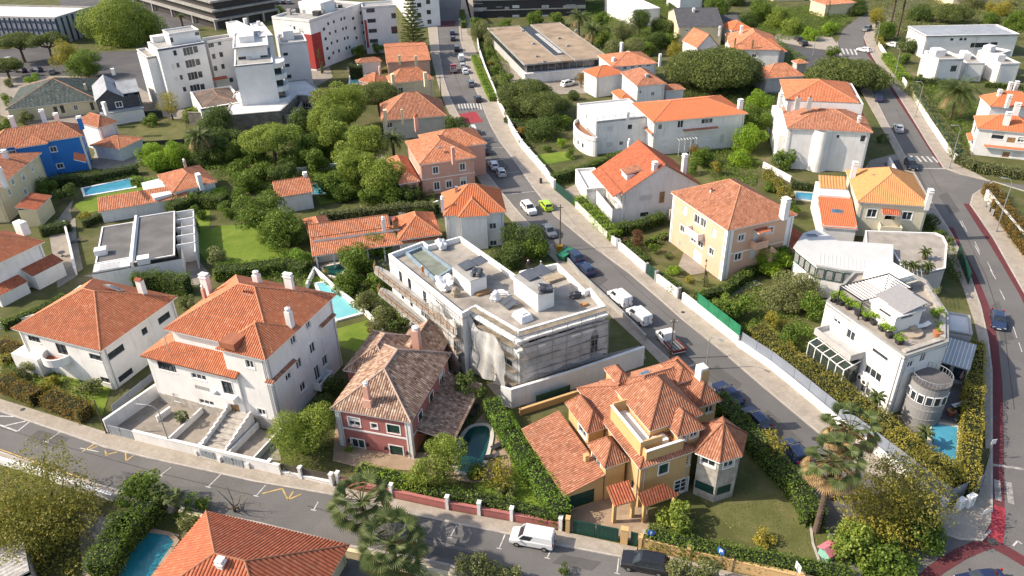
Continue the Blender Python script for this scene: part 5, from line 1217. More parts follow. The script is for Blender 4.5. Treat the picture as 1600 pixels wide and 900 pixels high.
mb=MB();mb.box(W_-.4,W_+.036,.51,1.1,.02,8.8);h.part('corner_pilaster',mb,TRIM);mb=MB();mb.box(W_-.4,W_+.035,D_-1.2,D_+.03,.02,8.8);h.part('corner_pilaster',mb,TRIM)
h.last=[(0,0),(W_,0),(W_,D_),(0,D_)];h.band(h.last,4.5,.15,TRIM,.04,edges=[1])
h.balcony(0,*q('BG',405,480),3.4,1.2,1.0,TRIM);h.balcony(1,*q('BG',815,545),2.4,1.4,1.0,BEIGE);h.awning(1,*q('BG',845,435),2.4,1.3,FRAME_D if False else T_RED,.1)
mb=MB();c,z=h.hit(*q('BG',880,540),Vector((W_,0)),Vector((0,1)));z=4.6
for k in range(14):mb.box(W_+.01,W_+1.3,c+k*.32,c+k*.32+.34,0,max(.2,z-.25-k*.32)+1.0 if False else max(.2,z-.3-k*.32))
o=h.part('outside_stair',mb,BEIGE);mb=MB();mb.hexa([(W_+1.3,c,z-.2),(W_+1.42,c,z-.2),(W_+1.42,c+4.5,.2),(W_+1.3,c+4.5,.2),(W_+1.3,c,z+.7),(W_+1.42,c,z+.7),(W_+1.42,c+4.5,1.1),(W_+1.3,c+4.5,1.1)]);mb.obj('parapet',BEIGE,o)
h.chimney(*q('BG',1015,318),10.2,1.1,.9,1.8,WHITE,'cap');h.skylight(*q('BG',615,205),11.1,.9,.7,(.0,.5));h.chimney(*q('BG',500,185),10.8,.4,.4,.5,GREYW,'pots')
h.block((W_*.4,W_+1.5,D_+.02,D_+4),0,3.2);h.mono([(W_*.3,D_+4.6,3.0),(W_*.3,D_,4.6),(W_+.8,D_,4.6),(W_+1.8,D_+4.6,3.0)][::-1] if False else [(W_+1.9,D_+.1,3.2),(W_+1.9,D_+4.4,3.2),(W_*.4,D_+4.4,4.4),(W_*.4,D_+.1,4.4)],T_RED);h.done()

# --- white gabled house
h=House('white_house','white gabled house with steep orange roof, arched porch and dormer',q('A3',435,785),q('A3',520,905),q('A3',862,850),5.8,WHITE)
W_,D_=h.w,h.d
h.main(b=ws('B3',[(628,28,2.4,1.1,'s'),(620,105,1.6,.8,'d'),(703,25,1.0,2.2,'n')])+[(*q('A3',703,830),1.6,.9,'v')],a=ws('B3',[(455,65,1.4,1.9,'d'),(487,95,1.4,1.9,'d'),(478,10,3.0,1.2,'o')]))
h.gable((0,W_,0,D_),5.8,4.6,T_RED,'x',.4,rf=.52);h.block((0,W_-.1,-1.8,0),0,2.9)
h.mono([(0,-1.8,5.2),(W_,-1.8,5.2),(W_,-.2,6.1),(0,-.2,6.1)],T_RED) ;h.chimney(*q('A3',668,800),9.2,.8,.8,1.2,WHITE,'cap');h.chimney(*q('A3',803,815),7.2,.9,.7,3.3,WHITE,'cap');h.chimney(*q('A3',548,690),8.8,.5,.5,1.2,WHITE,'round')
r=h.rect(q('A3',510,790),q('A3',540,815),q('A3',600,780),8.2);h.block(r,6.0,8.0,a=ws('A3',[(528,800,1.0,.8,'w')]));h.mono([(r[0]-.1,r[2]-.3,8.1),(r[1]+.1,r[2]-.3,8.1),(r[1]+.1,r[3]+.8,8.9),(r[0]-.1,r[3]+.8,8.9)],T_BR)
mb=MB()
for k in range(9):mb.box(W_+1.0,W_+2.2,D_*.58+k*.3,D_*.58+k*.3+.3,0,2.3-k*.24)
h.part('outside_stair',mb,STONE);h.done()

# --- small flat garage next to it
h=House('garage','small white flat roofed garage beside the gabled house',q('A3',315,800),q('A3',350,895),q('A3',440,880),2.8,WHITE,'garage')
h.main();h.flat((0,h.w,0,h.d),3.2,ROOFW,.4);h.block((0,h.w,0,h.d),2.8,3.2);h.done()

# --- white long house with orange hip roof
h=House('white_house','long white two storey house with bright orange hip roof and winter garden',q('A3',580,485),q('A3',668,570),q('A3',1085,525),7.6,WHITE)
W_,D_=h.w,h.d
h.main(a=ws('A3',[(600,520,.8,1.4,'w'),(628,545,.8,1.4,'w'),(655,575,.8,1.4,'w'),(612,625,1.0,1.2,'w')]),b=ws('A3',[(695,592,.9,1.4,'w'),(790,582,1.3,1.6,'w'),(915,565,2.6,1.3,'w'),(713,670,1.5,1.1,'i'),(915,645,1.5,1.1,'i'),(985,650,1.0,2.1,'s'),(845,665,.7,.7,'d')]))
h.hip((0,W_,0,D_),7.6,2.0,T_NEW,.5);h.block((-1.2,W_*.99,1,D_-1),0,3.8)
h.last=[(0,0),(W_,0),(W_,D_),(0,D_)];h.awning(1,*q('A3',880,600),8.0,.9,T_BR,.15);h.balcony(0,*q('A3',600,655),3,1.5,.9,TRIM)
h.awning(0,*q('A3',620,585),W_*.9,.7,T_BR,.2)
mb=MB();c,z=h.hit(*q('A3',805,665),Vector((W_,0)),Vector((0,1)))
for k in range(7):mb.box(W_+.02,W_+2.2,c-2+k*.66,c-2+k*.66+.06,3.7-.0,3.78)
for k in range(4):mb.box(W_+2.14,W_+2.2,c-2+k*1.3,c-2+k*1.3+.07,0,3.7)
h.part('pergola',mb,TRIM);h.chimney(*q('A3',1068,505),8.2,.9,.9,1.4,WHITE,'cap');h.done()

# --- white house with round corner and flat roof
h=House('white_house','white flat roofed house with rounded balcony corner beside the long orange roof',q('A3',325,490),q('A3',395,575),q('A3',640,540),7.2,WHITE)
W_,D_=h.w,h.d;h.main(b=ws('A3',[(460,603,1.4,1.1,'s'),(553,595,1.0,1.0,'d'),(512,672,.9,.9,'w'),(457,680,1.6,1.2,'s')]),a=ws('A3',[(350,545,1,1.3,'w')]));h.flat((0,W_,0,D_),7.5,ROOFW,.3); 
mb=MB();rl=MB()
for k in range(9):rl.box(W_-.3,W_-.25,.3+k*D_*.11,.35+k*D_*.11,7.5,8.3)
rl.box(W_-.3,W_-.26,.3,D_,8.25,8.3);h.part('railing',rl,GREYW)
rw=MB();rc=h.px(*q('A3',352,690),0);N=18;PTr=[(W_*.25+2.5*0+(W_*.55)*math.cos(math.pi*(1+k/N)),.0+2.6*math.sin(math.pi*(1+k/N))) for k in range(N+1)]
PTr=[(W_*.6+W_*.5*math.cos(math.pi*(1+k/N)),2.6*math.sin(math.pi*(1+k/N))) for k in range(N+1)]
h.block(PTr+[],0,4.3);h.last=PTr;mb.prism(PTr,3.3,3.5);h.part('balcony_floor',mb,T_BR)
cap=MB(); 
for k in range(N):
    a,b=PTr[k],PTr[k+1];cap.hexa([(*a,4.3),(*b,4.3),(b[0],b[1]+.2,4.3),(a[0],a[1]+.2,4.3),(*a,4.38),(*b,4.38),(b[0],b[1]+.2,4.38),(a[0],a[1]+.2,4.38)])
h.part('coping',cap,TRIM)
for k in (4,6,8,10,12):
    mb=MB();a,b=Vector(PTr[k]),Vector(PTr[k+1]);t=(b-a).normalized();mb.obox(a,t,(t.y,-t.x),-.3,.4,.02,.06,1.2,2.3);o=h.part('window',mb,FRAME_W);mb=MB();mb.obox(a,t,(t.y,-t.x),-.24,.34,.05,.075,1.27,2.23);mb.obj('pane',GLASS,o)
h.chimney(*q('A3',540,555),7.3,.7,.7,1.0,WHITE,'cap');h.done()

# --- triple white house (upper right)
h=House('white_house','tall white house with two stepped orange roofs and bowed stair front',q('MW',100,130),q('MW',158,300),q('MW',545,325),8.6,WHITE)
W_,D_=h.w,h.d;print('triple',W_,D_)
h.main(b=ws('MW',[(505,350,.9,1.3,'d'),(388,340,.5,.6,'d'),(325,390,.6,1.5,'d'),(305,468,.6,1.8,'d'),(525,400,.6,1.4,'d')]),a=ws('MW',[(140,355,1.2,1.5,'w'),(168,395,1.2,1.5,'w')]))
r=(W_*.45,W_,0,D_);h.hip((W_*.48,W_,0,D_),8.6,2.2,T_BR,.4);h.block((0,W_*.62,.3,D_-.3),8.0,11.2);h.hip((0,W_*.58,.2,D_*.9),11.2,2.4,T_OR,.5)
c,z=h.hit(*q('MW',300,420),Vector((W_,0)),Vector((0,1)));PB=[(W_-.1,c-2.0)]+[(W_+1.3*math.sin(math.pi*k/10),c-2.0+4.0*k/10) for k in range(1,10)]+[(W_-.1,c+2.0)]
h.block(PB,0,8.5); 
h.chimney(*q('MW',198,185),12.0,1.1,.9,1.2,GREYW,'pots');h.chimney(*q('MW',253,188),12.0,.8,.8,1.3,GREYW,'pots');h.chimney(*q('MW',482,280),9.2,.5,.5,1.1,WHITE,'cap');h.chimney(*q('MW',462,200),8.6,2.2,.6,2.2,WHITE,'none');h.chimney(*q('MW',118,180),10.9,.8,.6,1.5,WHITE,'cap')
h.block((W_*.1,W_*.9,-1.3,.02),0,6.2,top=True);h.done()

# --- amber roofed house by the bend
h=inset(House('cream_house','cream house with amber hip roof, small red porch canopy and sunken terrace',q('MW',420,498),q('MW',480,648),q('MW',828,672),6.4,mat('ivory_render',(.66,.60,.46),.85,.07,.4,9,stain=.3)),.4)
W_,D_=h.w,h.d
h.main(b=ws('MW',[(547,700,1.5,1.5,'W'),(712,712,1.5,1.4,'W'),(630,725,1.6,2.0,'o')]));h.hip((0,W_,0,D_),6.4,3.2,T_OCH,.4)
h.last=[(0,0),(W_,0),(W_,D_),(0,D_)];h.awning(1,*q('MW',635,680),2.8,1.3,T_RED,.5);h.balcony(1,*q('MW',625,770),3.4,1.6,1.0)
h.chimney(*q('MW',460,510),7.6,.8,.8,1.6,WHITE,'cap');h.chimney(*q('MW',808,650),7.0,.9,.7,1.9,WHITE,'cap');h.skylight(*q('MW',568,522),8.3,.6,1.3,(.5,.0));h.skylight(*q('MW',570,545),8.0,.6,1.3,(.5,.0))
r=h.rect(q('MW',298,650),q('MW',322,752),q('MW',470,745),3.8);h.block(r,0,3.7,wall=WHITE);h.mono([(r[1]+.2,r[2]-.2,3.4),(r[1]+.2,r[3]+.2,3.4),(r[0],r[3]+.2,4.9),(r[0],r[2]-.2,4.9)],T_NEW);h.skylight(*q('MW',382,693),4.2,.9,1.8,(-.35,0))
r2_=(r[0]-6.2,r[0]-.3,r[2],r[3]);h.block((r[0]-6,r[0],r[2],r[3]),0,5.3,wall=WHITE,top=True,b=ws('MW',[(325,605,.6,.9,'d'),(345,606,.6,.9,'d'),(366,608,.6,.9,'d'),(387,610,.6,.9,'d'),(407,612,.6,.9,'d')]))
h.mono([(r[0]-2.6,r[2]+.3,5.5),(r[0]-2.6,r[3]-.3,5.5),(r[0]-5.8,r[3]-.3,6.6),(r[0]-5.8,r[2]+.3,6.6)],T_OCH,.5);h.done()

# --- white winter garden building with curved metal roof
h=House('white_pavilion','low white building with angled white metal roof and green window band',q('TE',62,125),q('TE',150,195),q('TE',375,222),5.2,WHITE,'building')
P=[h.px(*q('TE',*p),5.2) for p in ((62,125),(150,195),(262,215),(375,228),(452,200),(452,115),(235,100),(160,52),(100,70))];P=[(p.x,p.y) for p in P]
h.block(P,0,5.1);rib=MB()
cx,cy=sum(p[0] for p in P)/len(P),sum(p[1] for p in P)/len(P)
rib.prism([(cx+(p[0]-cx)*1.04,cy+(p[1]-cy)*1.06) for p in P],5.1,5.35);ro=h.part('metal_roof',rib,mat('white_metal_sheet',(.52,.52,.51),.5,.05))
for e in range(3):
    a,b=Vector(P[e]),Vector(P[e+1]);t=b-a;ln=t.length;t/=ln;n=(t.y,-t.x);k=max(2,round(ln/1.3))
    for i in range(k):
        u0,u1=ln*i/k+.08,ln*(i+1)/k-.02;f=MB()
        for bx in ((u0,u1,4.6,4.68),(u0,u1,3.0,3.12),(u0,u0+.09,3.12,4.6),(u1-.09,u1,3.12,4.6)):f.obox(a,t,n,bx[0],bx[1],.01,.12,bx[2],bx[3])
        o=h.part('window',f,GREENP);g=MB();g.obox(a,t,n,u0+.05,u1-.05,.0,.06,3.1,4.62);g.obj('pane',CURT,o)
sb=MB();tdir=(Vector(P[3])-Vector(P[1])).normalized();nn_=Vector((-tdir.y,tdir.x))
for i in range(26):
    a=Vector(P[1])+tdir*(i*.55+.3)-Vector((0,0));e_=a+nn_*3.6;sb.hexa([(a.x,a.y,5.35),(a.x+.06,a.y,5.35),(e_.x+.06,e_.y,5.35),(e_.x,e_.y,5.35),(a.x,a.y,5.4),(a.x+.06,a.y,5.4),(e_.x+.06,e_.y,5.4),(e_.x,e_.y,5.4)])
sb.obj('roof_seams',TRIM,ro);h.skylight(*q('TE',128,75),5.35,.8,1.6,(0,0));h.done()
h=House('roof_terrace','grey roof terrace deck with rounded corner behind the white metal roof',q('TE',350,110),q('TE',500,195),q('TE',685,205),4.4,GREYW,'terrace')
P=[h.px(*q('TE',*p),4.4) for p in ((350,55),(352,112),(452,122),(500,200),(600,228),(680,210),(688,110),(672,78),(640,64),(560,62))];P=[(p.x,p.y) for p in P]
h.block(P,0,4.4);h.flat(P,4.45,TERR,.15,.2,WHITE);h.done()

# --- white terrace house
h=House('white_terrace_house','modern white house with planted roof terrace, pergola and grey round tower',q('TE',188,348),q('TE',512,578),q('TE',692,518),8.6,WHITE2)
P=[h.px(*q('TE',*p),8.6) for p in ((188,348),(512,578),(692,518),(690,400),(600,262),(540,235),(400,225),(300,230))];P=[(p.x,p.y) for p in P];W_,D_=h.w,h.d
h.block(P,0,8.6,wins={0:ws('TE',[(234,422,1.2,1.1,'W'),(290,475,1.4,2.1,'w'),(412,560,2.4,1.0,'h'),(380,645,2.6,1.2,'w'),(358,722,2.4,1.2,'w')]),1:ws('TE',[(537,603,.9,1.2,'w'),(560,592,.9,1.8,'w'),(588,580,.9,1.2,'w')])})
h.flat(P,8.75,TERR,.35,.3,CONC)
r,o=rbox(h,'TE',(385,345),(478,415),(580,380),8.4,10.9,'penthouse_core',WHITE2);h.block(r,8.3,10.95,a=ws('TE',[(433,385,1.8,.9,'d')]),b=ws('TE',[(525,402,1.8,.8,'d')]));o.scale=(.98,.98,1)
bpy.data.objects.remove(o)
mb=MB();mb.box(r[0]-.25,r[1]+.25,r[2]-.25,r[3]+.25,10.96,11.15);h.part('penthouse_roof',mb,ROOFW)
r3=h.rect(q('TE',375,190),q('TE',460,262),q('TE',545,238),10.4);h.block(r3,8.3,10.4);mb=MB();mb.box(r3[0]-.1,r3[1]+.1,r3[2]-.1,r3[3]+.1,10.41,10.55);h.part('penthouse_roof',mb,TRIM)
mb=MB();mb.box(r3[0]+(r3[1]-r3[0])*.55,r3[1]+.6,r3[2]+.3,r3[3]+.5,9.7,9.82);h.part('awning',mb,mat('cream_awning',(.7,.64,.52),.8))
# pergola, solar panels, planters
pa,pb,pc=h.px(*q('TE',238,288),11.0),h.px(*q('TE',330,345),11.0),h.px(*q('TE',532,285),11.0);x0,x1,y0,y1=pa.x,pb.x+.3,pb.y,pc.y
mb=MB();mb.box(x0,x1,y0,y0+.12,11,11.18);mb.box(x0,x1,y1-.12,y1,11,11.18);mb.box(x0,x0+.12,y0+.12,y1-.12,11,11.18);mb.box(x1-.12,x1,y0+.12,y1-.12,11,11.18);k=15
per=h.part('pergola',mb,DSTEEL);sl=MB()
for i in range(k):a=y0+(y1-y0)*(i+.5)/k;sl.box(x0+.1,x1-.1,a-.08,a+.08,11.05,11.12)
sl.obj('slats',TRIM,per)
for xx,yy in ((x0+.1,y0+.1),(x1-.1,y0+.1),(x1-.1,y1-.1),(x0+.1,y1-.1)):mb=MB();mb.box(xx-.06,xx+.06,yy-.06,yy+.06,8.4,11);mb.obj('post',DSTEEL,per)
for cx_,cy_ in ((470,315),(525,355)):
    c=h.px(*q('TE',cx_,cy_),11.6);mb=MB();mb.hexa([(c.x-1.2,c.y-1.8,11.2),(c.x+1.2,c.y-1.8,11.2),(c.x+1.2,c.y+1.8,11.9),(c.x-1.2,c.y+1.8,11.9),(c.x-1.2,c.y-1.8,11.26),(c.x+1.2,c.y-1.8,11.26),(c.x+1.2,c.y+1.8,11.96),(c.x-1.2,c.y+1.8,11.96)]);o=h.part('solar_panel',mb,mat('grey_panel',(.30,.29,.29),.3,.1,3))
    mb=MB();mb.box(c.x-1.0,c.x-.9,c.y+1.5,c.y+1.6,10.9,11.8);mb.box(c.x+.9,c.x+1.0,c.y+1.5,c.y+1.6,10.9,11.8);mb.obj('stand',STEEL,o)
mb=MB();n_=10
for i in (1,2,3):
    a,b=Vector(P[i]),Vector(P[i+1]);t=b-a;l_=t.length;t/=l_;nn_=Vector((-t.y,t.x));o=MB();o.obox(a,t,nn_,.5,l_-.5,.35,.95,8.41,9.0);h.part('stone_planter',o,STONE)
# sun room on the left face
a,b=Vector(P[0]),Vector(P[1]);t=(b-a).normalized();n=Vector((t.y,-t.x));s0,z_=h.hit(*q('TE',170,500),a,t);s1,z_=h.hit(*q('TE',330,600),a,t);s0,s1=max(.1,s0+.6),s1+.3
mb=MB();mb.obox(a,t,n,s0,s1,.003,2.2,5.0,5.2);mb.obox(a,t,n,s0,s1,2.0,2.2,5.2,5.9);mb.obox(a,t,n,s0,s0+.15,.003,2.0,5.2,5.9);mb.obox(a,t,n,s1-.15,s1,.003,2.0,5.2,5.9);bal=h.part('balcony',mb,GREYW)
mb=MB();mb.obox(a,t,n,s0,s1-.1,2.25,2.7,0,1.3);sr=h.part('sun_room',mb,WHITE2);k=5
gl=MB();g_=lambda s_,d_,zz:(a.x+t.x*s_+n.x*d_,a.y+t.y*s_+n.y*d_,zz)
gl.hexa([g_(s0,.3,1.3),g_(s1-.1,.3,1.3),g_(s1-.1,2.6,1.3),g_(s0,2.6,1.3),g_(s0,.3,4.4),g_(s1-.1,.3,4.4),g_(s1-.1,2.6,3.7),g_(s0,2.6,3.7)]);gl.obj('pane',glass_mat('green_reflecting_glass',(.022,.03,.024),.12),sr)
fr=MB()
for i in range(k+1):
    s_=s0+(s1-.1-s0)*i/k;fr.tube([g_(s_,2.65,1.3),g_(s_,2.65,3.75)],.07,4);fr.tube([g_(s_,2.65,3.75),g_(s_,.2,4.48)],.07,4)
for dd,zz in ((2.65,3.75),(2.65,1.35),(1.4,4.12)):fr.tube([g_(s0,dd,zz),g_(s1-.1,dd,zz)],.06,4)
fr.obj('frame',TRIM,sr)
# grey round tower
tc=at(*q('TE',552,830),0);tc=h.loc(tc);tr=2.1;cyl=MB();cyl.cyl((tc.x,tc.y+.8),tr,0,5.6,32);cyl.smooth=False;to=h.part('round_tower',cyl,TOWERG)
top=MB();top.cyl((tc.x,tc.y+.8),tr+.08,5.61,5.8,32);top.obj('tower_deck',TERRD,to);rr_=MB()
for k in range(32):w=2*math.pi*k/32;rr_.box(tc.x+tr*math.cos(w)-.02,tc.x+tr*math.cos(w)+.02,tc.y+.8+tr*math.sin(w)-.02,tc.y+.8+tr*math.sin(w)+.02,5.8,6.5)
rr_.tube([(tc.x+tr*math.cos(2*math.pi*k/32),tc.y+.8+tr*math.sin(2*math.pi*k/32),6.5) for k in range(33)],.035,5,0,False);rr_.obj('railing',STEEL,to)
cdir=h.loc(at(*q('TE',480,1000),0));base_w=math.atan2(cdir.y-tc.y,cdir.x-tc.x)
for lv in (3.3,):
    for j in range(-3,4):
        w=base_w+j*.42+.25;c_,s_=math.cos(w),math.sin(w);f=MB();f.obox((tc.x+c_*(tr-.02),tc.y+.8+s_*(tr-.02)),(-s_,c_),(c_,s_),-.38,.38,0,.09,lv,lv+1.25);o=f.obj('window',FRAME_W,to);g2=MB();g2.obox((tc.x+c_*(tr-.02),tc.y+.8+s_*(tr-.02)),(-s_,c_),(c_,s_),-.29,.29,.05,.11,lv+.1,lv+1.15);g2.obj('pane',GLASS,o)
for zz in (1.1,2.4):rg_=MB();rg_.cyl((tc.x,tc.y+.8),tr+.05,zz,zz+.1,32);rg_.obj('string_course',CONC,to)
for ax,ay in ((335,658),(352,678)):
    s_,zz=h.hit(*q('TE',ax,ay),a,t);mb=MB();mb.obox(a,t,n,s_-.4,s_+.4,.02,.35,zz-.35,zz+.35);o=h.part('air_conditioner',mb,TRIM);mb=MB();c_=g_(s_,.35,zz);mb.tube([c_,(c_[0]+n.x*.04,c_[1]+n.y*.04,zz)],.25,12);mb.obj('fan_grille',DSTEEL,o)
h.done();TEH=h;TEP=P
# glazed annex with ribbed roof
h=House('garden_pavilion','low pavilion with grey ribbed metal roof and glass front beside the deck',q('TE',690,495),q('TE',640,590),q('TE',785,620),3.0,DSTEEL,'pavilion')
r=(0,h.w,0,h.d);mb=MB();mb.box(0,h.w,0,h.d,2.9,3.05);o=h.part('ribbed_roof',mb,mat('ribbed_roof_grey',(.42,.42,.42),.6,.1));rb=MB();k=int(h.d/.4)
for i in range(k):rb.box(0,h.w,i*h.d/k,i*h.d/k+.08,3.05,3.12)
rb.obj('roof_ribs',TRIM,o);h.block((.3,h.w-.9,.3,h.d-.3),0,2.88,wall=GREYW,b=ws('TE',[(665,630,1.6,2.1,'d'),(700,640,1.6,2.1,'d'),(740,645,1.6,2.1,'d')]))
for y_ in (.1,h.d-.2):mb=MB();mb.box(h.w-.2,h.w-.05,y_,y_+.12,0,2.9);h.part('post',mb,TRIM)
h.done()
h=House('white_annex','grey roofed lean-to with glass screens behind the ribbed pavilion',q('TE',695,395),q('TE',692,470),q('TE',790,480),3.4,GREYW,'annex');h.main();h.flat((0,h.w,0,h.d),3.6,ROOFW,.2);h.done()
# ------------------------------------------------------------------ further houses
def qh(name,label,f,L,F,R,h_,wall,roof,a=(),b=(),ch=(),ins=.4,cat='house',sk=()):
    """ordinary house: rect block, roof, windows, chimneys; pixels in zoom frame f"""
    h=House(name,label,q(f,*L),q(f,*F),q(f,*R),h_,wall,cat)
    if ins:inset(h,ins)
    if h.w<2 or h.d<2:print('thin',label,h.w,h.d)
    h.main(a=ws(f,a),b=ws(f,b));r=(0,h.w,0,h.d);k=roof[0]
    if k=='hip':h.hip(r,h_,roof[1],roof[2],ins or .4)
    elif k in ('gx','gy'):h.gable(r,h_,roof[1],roof[2],k[1],.35)
    elif k=='flat':h.block(r,h_,h_+roof[1]);h.flat(r,h_+roof[1],roof[2],roof[1],.3)
    for c in ch:h.chimney(*q(f,c[0],c[1]),c[2],*c[3:])
    for s_ in sk:h.skylight(*q(f,s_[0],s_[1]),*s_[2:])
    h.done();return h
def grid(x0,y0,x1,y1,nx,dx,dy,ny,w,hh,k):   # window grid: row runs (x0,y0)->(x1,y1), rows step (dx,dy)
    return [(x0+(x1-x0)*i/max(nx-1,1)+dx*j,y0+(y1-y0)*i/max(nx-1,1)+dy*j,w,hh,k) for i in range(nx) for j in range(ny)]
# pink-salmon house by the main street
h=House('salmon_house','salmon pink house with coral hip roof and tall pink chimney',q('A2',690,665),q('A2',765,775),q('A2',1035,740),6.6,PINK2);inset(h,.4)
h.main(b=ws('A2',[(842,798,1.1,1.4,'W'),(968,782,1.1,1.4,'W'),(848,872,1.1,1.6,'W'),(905,862,1.1,1.6,'W'),(972,850,1.1,1.6,'W')]),a=ws('A2',[(708,715,.9,1.2,'w'),(738,790,.9,1.2,'w')]))
h.hip((0,h.w,0,h.d),6.6,2.4,T_COR,.4);h.chimney(*q('A2',752,590),8.0,.9,.7,2.2,PINK2,'tile');h.chimney(*q('A2',925,742),7.6,.8,.6,2.3,PINK2,'none');h.skylight(*q('A2',860,692),8.6,.5,.6,(0,.2))
r=(-2,h.w*.55,h.d*.3,h.d+4);h.block(r,0,6.8);h.hip(r,6.85,2.2,T_COR,.4);r=h.rect(q('A2',640,745),q('A2',675,860),q('A2',765,855),3.6);h.block(r,0,3.5);h.hip(r,3.6,1.3,T_COR,.3)
h.band([(0,0),(h.w,0),(h.w,h.d),(0,h.d)],3.3,.15,TRIM,.04);h.done()
# white house with red roof next to the main street
h=House('white_house','small white house with bright orange star shaped roof beside the street',q('B2',820,12),q('B2',884,112),q('B2',1175,122),6.4,WHITE);inset(h,.2)
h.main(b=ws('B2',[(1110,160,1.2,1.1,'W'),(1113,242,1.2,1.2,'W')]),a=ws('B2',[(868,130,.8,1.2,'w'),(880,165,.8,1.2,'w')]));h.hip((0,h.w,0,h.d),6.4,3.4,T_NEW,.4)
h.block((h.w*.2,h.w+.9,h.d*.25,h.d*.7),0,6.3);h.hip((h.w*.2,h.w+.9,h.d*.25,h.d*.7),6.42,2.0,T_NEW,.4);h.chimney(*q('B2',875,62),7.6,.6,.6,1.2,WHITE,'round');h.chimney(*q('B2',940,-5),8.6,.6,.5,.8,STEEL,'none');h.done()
# long low tiled house
h=House('long_low_house','long low tiled house with open veranda and two round chimneys',q('B2',215,290),q('B2',262,298),q('B2',870,225),3.0,WHITE)
h.mono([(h.w,0,2.8),(h.w,h.d,2.8),(h.w-4.2,h.d,4.4),(h.w-4.2,0,4.4)],T_COR,name='veranda_roof');h.block((h.w-8,h.w-2.8,.4,h.d*.72),0,4.3);h.gable((h.w-8.2,h.w-4.0,.2,h.d*.62),4.5,1.1,T_COR,'y',.2)
h.hip((h.w-8.5,h.w-.2,h.d*.68,h.d),3.6,2.3,T_OR,.3);h.block((h.w-8.5,h.w-.6,h.d*.68,h.d),0,3.5)
for k in range(6):mb=MB();mb.box(h.w-.35,h.w-.1,.5+h.d*.13*k,.75+h.d*.13*k,0,2.75);h.part('post',mb,TRIM)
h.chimney(*q('B2',600,165),4.8,.6,.6,1.5,WHITE,'round');h.chimney(*q('B2',655,155),4.8,.9,.9,1.0,T_OR if False else TIMBER,'tile');h.done()
qh('garden_annex','small annex with shallow coral tiled roof at the left end of the long low house','B2',(215,130),(250,205),(365,185),3.0,WHITE,('hip',1.0,T_COR),cat='annex')
# small orange roofed house
h=qh('white_house','small white house with coral gabled roof in the middle garden','A2',(40,860),(90,925),(275,910),3.6,WHITE,('gy',1.6,T_COR),ch=((235,850,4.2,.7,.7,1.4,WHITE,'cap'),))
# grey roofed terrace
h=House('grey_roofed_house','low house with big grey felt roof, white rim and small walled courtyards',q('B1',380,185),q('B1',430,385),q('B1',850,345),3.4,WHITE)
h.block((0,h.w,0,h.d),0,3.3);W_,D_=h.w,h.d
h.flat((0,W_*.82,.3,D_*.42),3.6,FELT,.12,.2,WHITE);h.flat((-1.5,W_*.95,D_*.46,D_*.93),3.75,FELT,.12,.2,WHITE)
mb=MB();mb.box(-1.7,W_*.98,D_*.425,D_*.455,0,4.1);h.part('party_wall',mb,WHITE);mb=MB();mb.box(W_*.83,W_-.2,.2,D_*.42,3.35,3.6);h.part('white_terrace',mb,ROOFW)
for k in range(5):
    mb=MB();x0=W_*(-.1+.2*k);mb.box(x0,x0+.2,D_*.94,D_+2.2,0,3.5);mb.box(x0+.2,x0+W_*.2-.02,D_+2.0,D_+2.2,0,3.3);h.part('courtyard_wall',mb,WHITE2)
for x_,y_ in ((475,285),(675,325)):
    c=h.px(*q('B1',x_,y_),3.7);mb=MB();mb.box(c.x-.8,c.x+.8,c.y-.9,c.y+.9,3.5,4.5);h.part('roof_hood',mb,WHITE2)
sb=MB()
for k in range(6):sb.box(W_*.86+k*.4,W_*.86+k*.4+.12,1.0,D_*.3,3.62,3.7)
h.part('skylight_ribs',sb,TRIM);h.done()
# pool house
h=qh('pool_house','white garden house with orange hip roof and broad white chimneys behind the blue pool','A1',(745,820),(810,905),(1015,850),3.4,WHITE,('hip',1.6,T_COR),ch=((938,860,3.9,1.5,.8,2.0,WHITE,'none'),(868,775,4.6,.5,.5,.9,STEEL,'round')),cat='house')
mb=MB();mb.box(h.w*.1,h.w,-3.8,-.5,0,3.2);h.part('white_terrace',mb,WHITE2)
h=House('tiled_shelter','long low coral tiled shelter roof behind the grey felt roof',q('B1',455,55),q('B1',470,75),q('B1',875,8),2.6,WHITE,'shelter');h.block((0,3.5,0,h.d),0,2.3);h.mono([(3.8,-.3,2.4),(3.8,h.d,2.4),(-.4,h.d,3.6),(-.4,-.3,3.6)],T_COR);h.done()
# left edge houses
h=House('white_house','white house at the left edge with sunlit orange roof and low brown lean-to roofs',q('B1',-160,330),q('B1',-60,352),q('B1',205,240),6.2,WHITE)
h.block((-4,h.w,0,h.d),0,6.2,b=ws('B1',[(123,443,1.3,1.0,'i')]));h.hip((-4,h.w,0,h.d),6.2,2.8,T_OR,.5);h.chimney(*q('B1',100,165),7.8,1.9,1.2,1.0,WHITE,'none')
h.last=[(0,0),(h.w,0),(h.w,h.d),(0,h.d)]; 
r=h.rect(q('B1',150,380),q('B1',165,410),q('B1',272,385),3.0);h.block((h.w-1,h.w+2.2,h.d*.55,h.d+1.0),0,2.8);h.mono([(h.w+2.4,h.d*.5,2.7),(h.w+2.4,h.d+1.2,2.7),(h.w+.01,h.d+1.2,3.5),(h.w+.01,h.d*.5,3.5)],T_RED)
h.block((h.w-1,h.w+1.7,-1,h.d*.42),0,2.2);h.mono([(h.w+2.0,-1.2,2.1),(h.w+2.0,h.d*.42,2.1),(h.w+.01,h.d*.42,2.9),(h.w+.01,-1.2,2.9)],T_RED);h.done()
h=House('yellow_house','pale yellow house at the left edge with orange roofs and a round bay',q('A1',-110,800),q('A1',-20,880),q('A1',165,720),7.0,CREAM,wt=20)
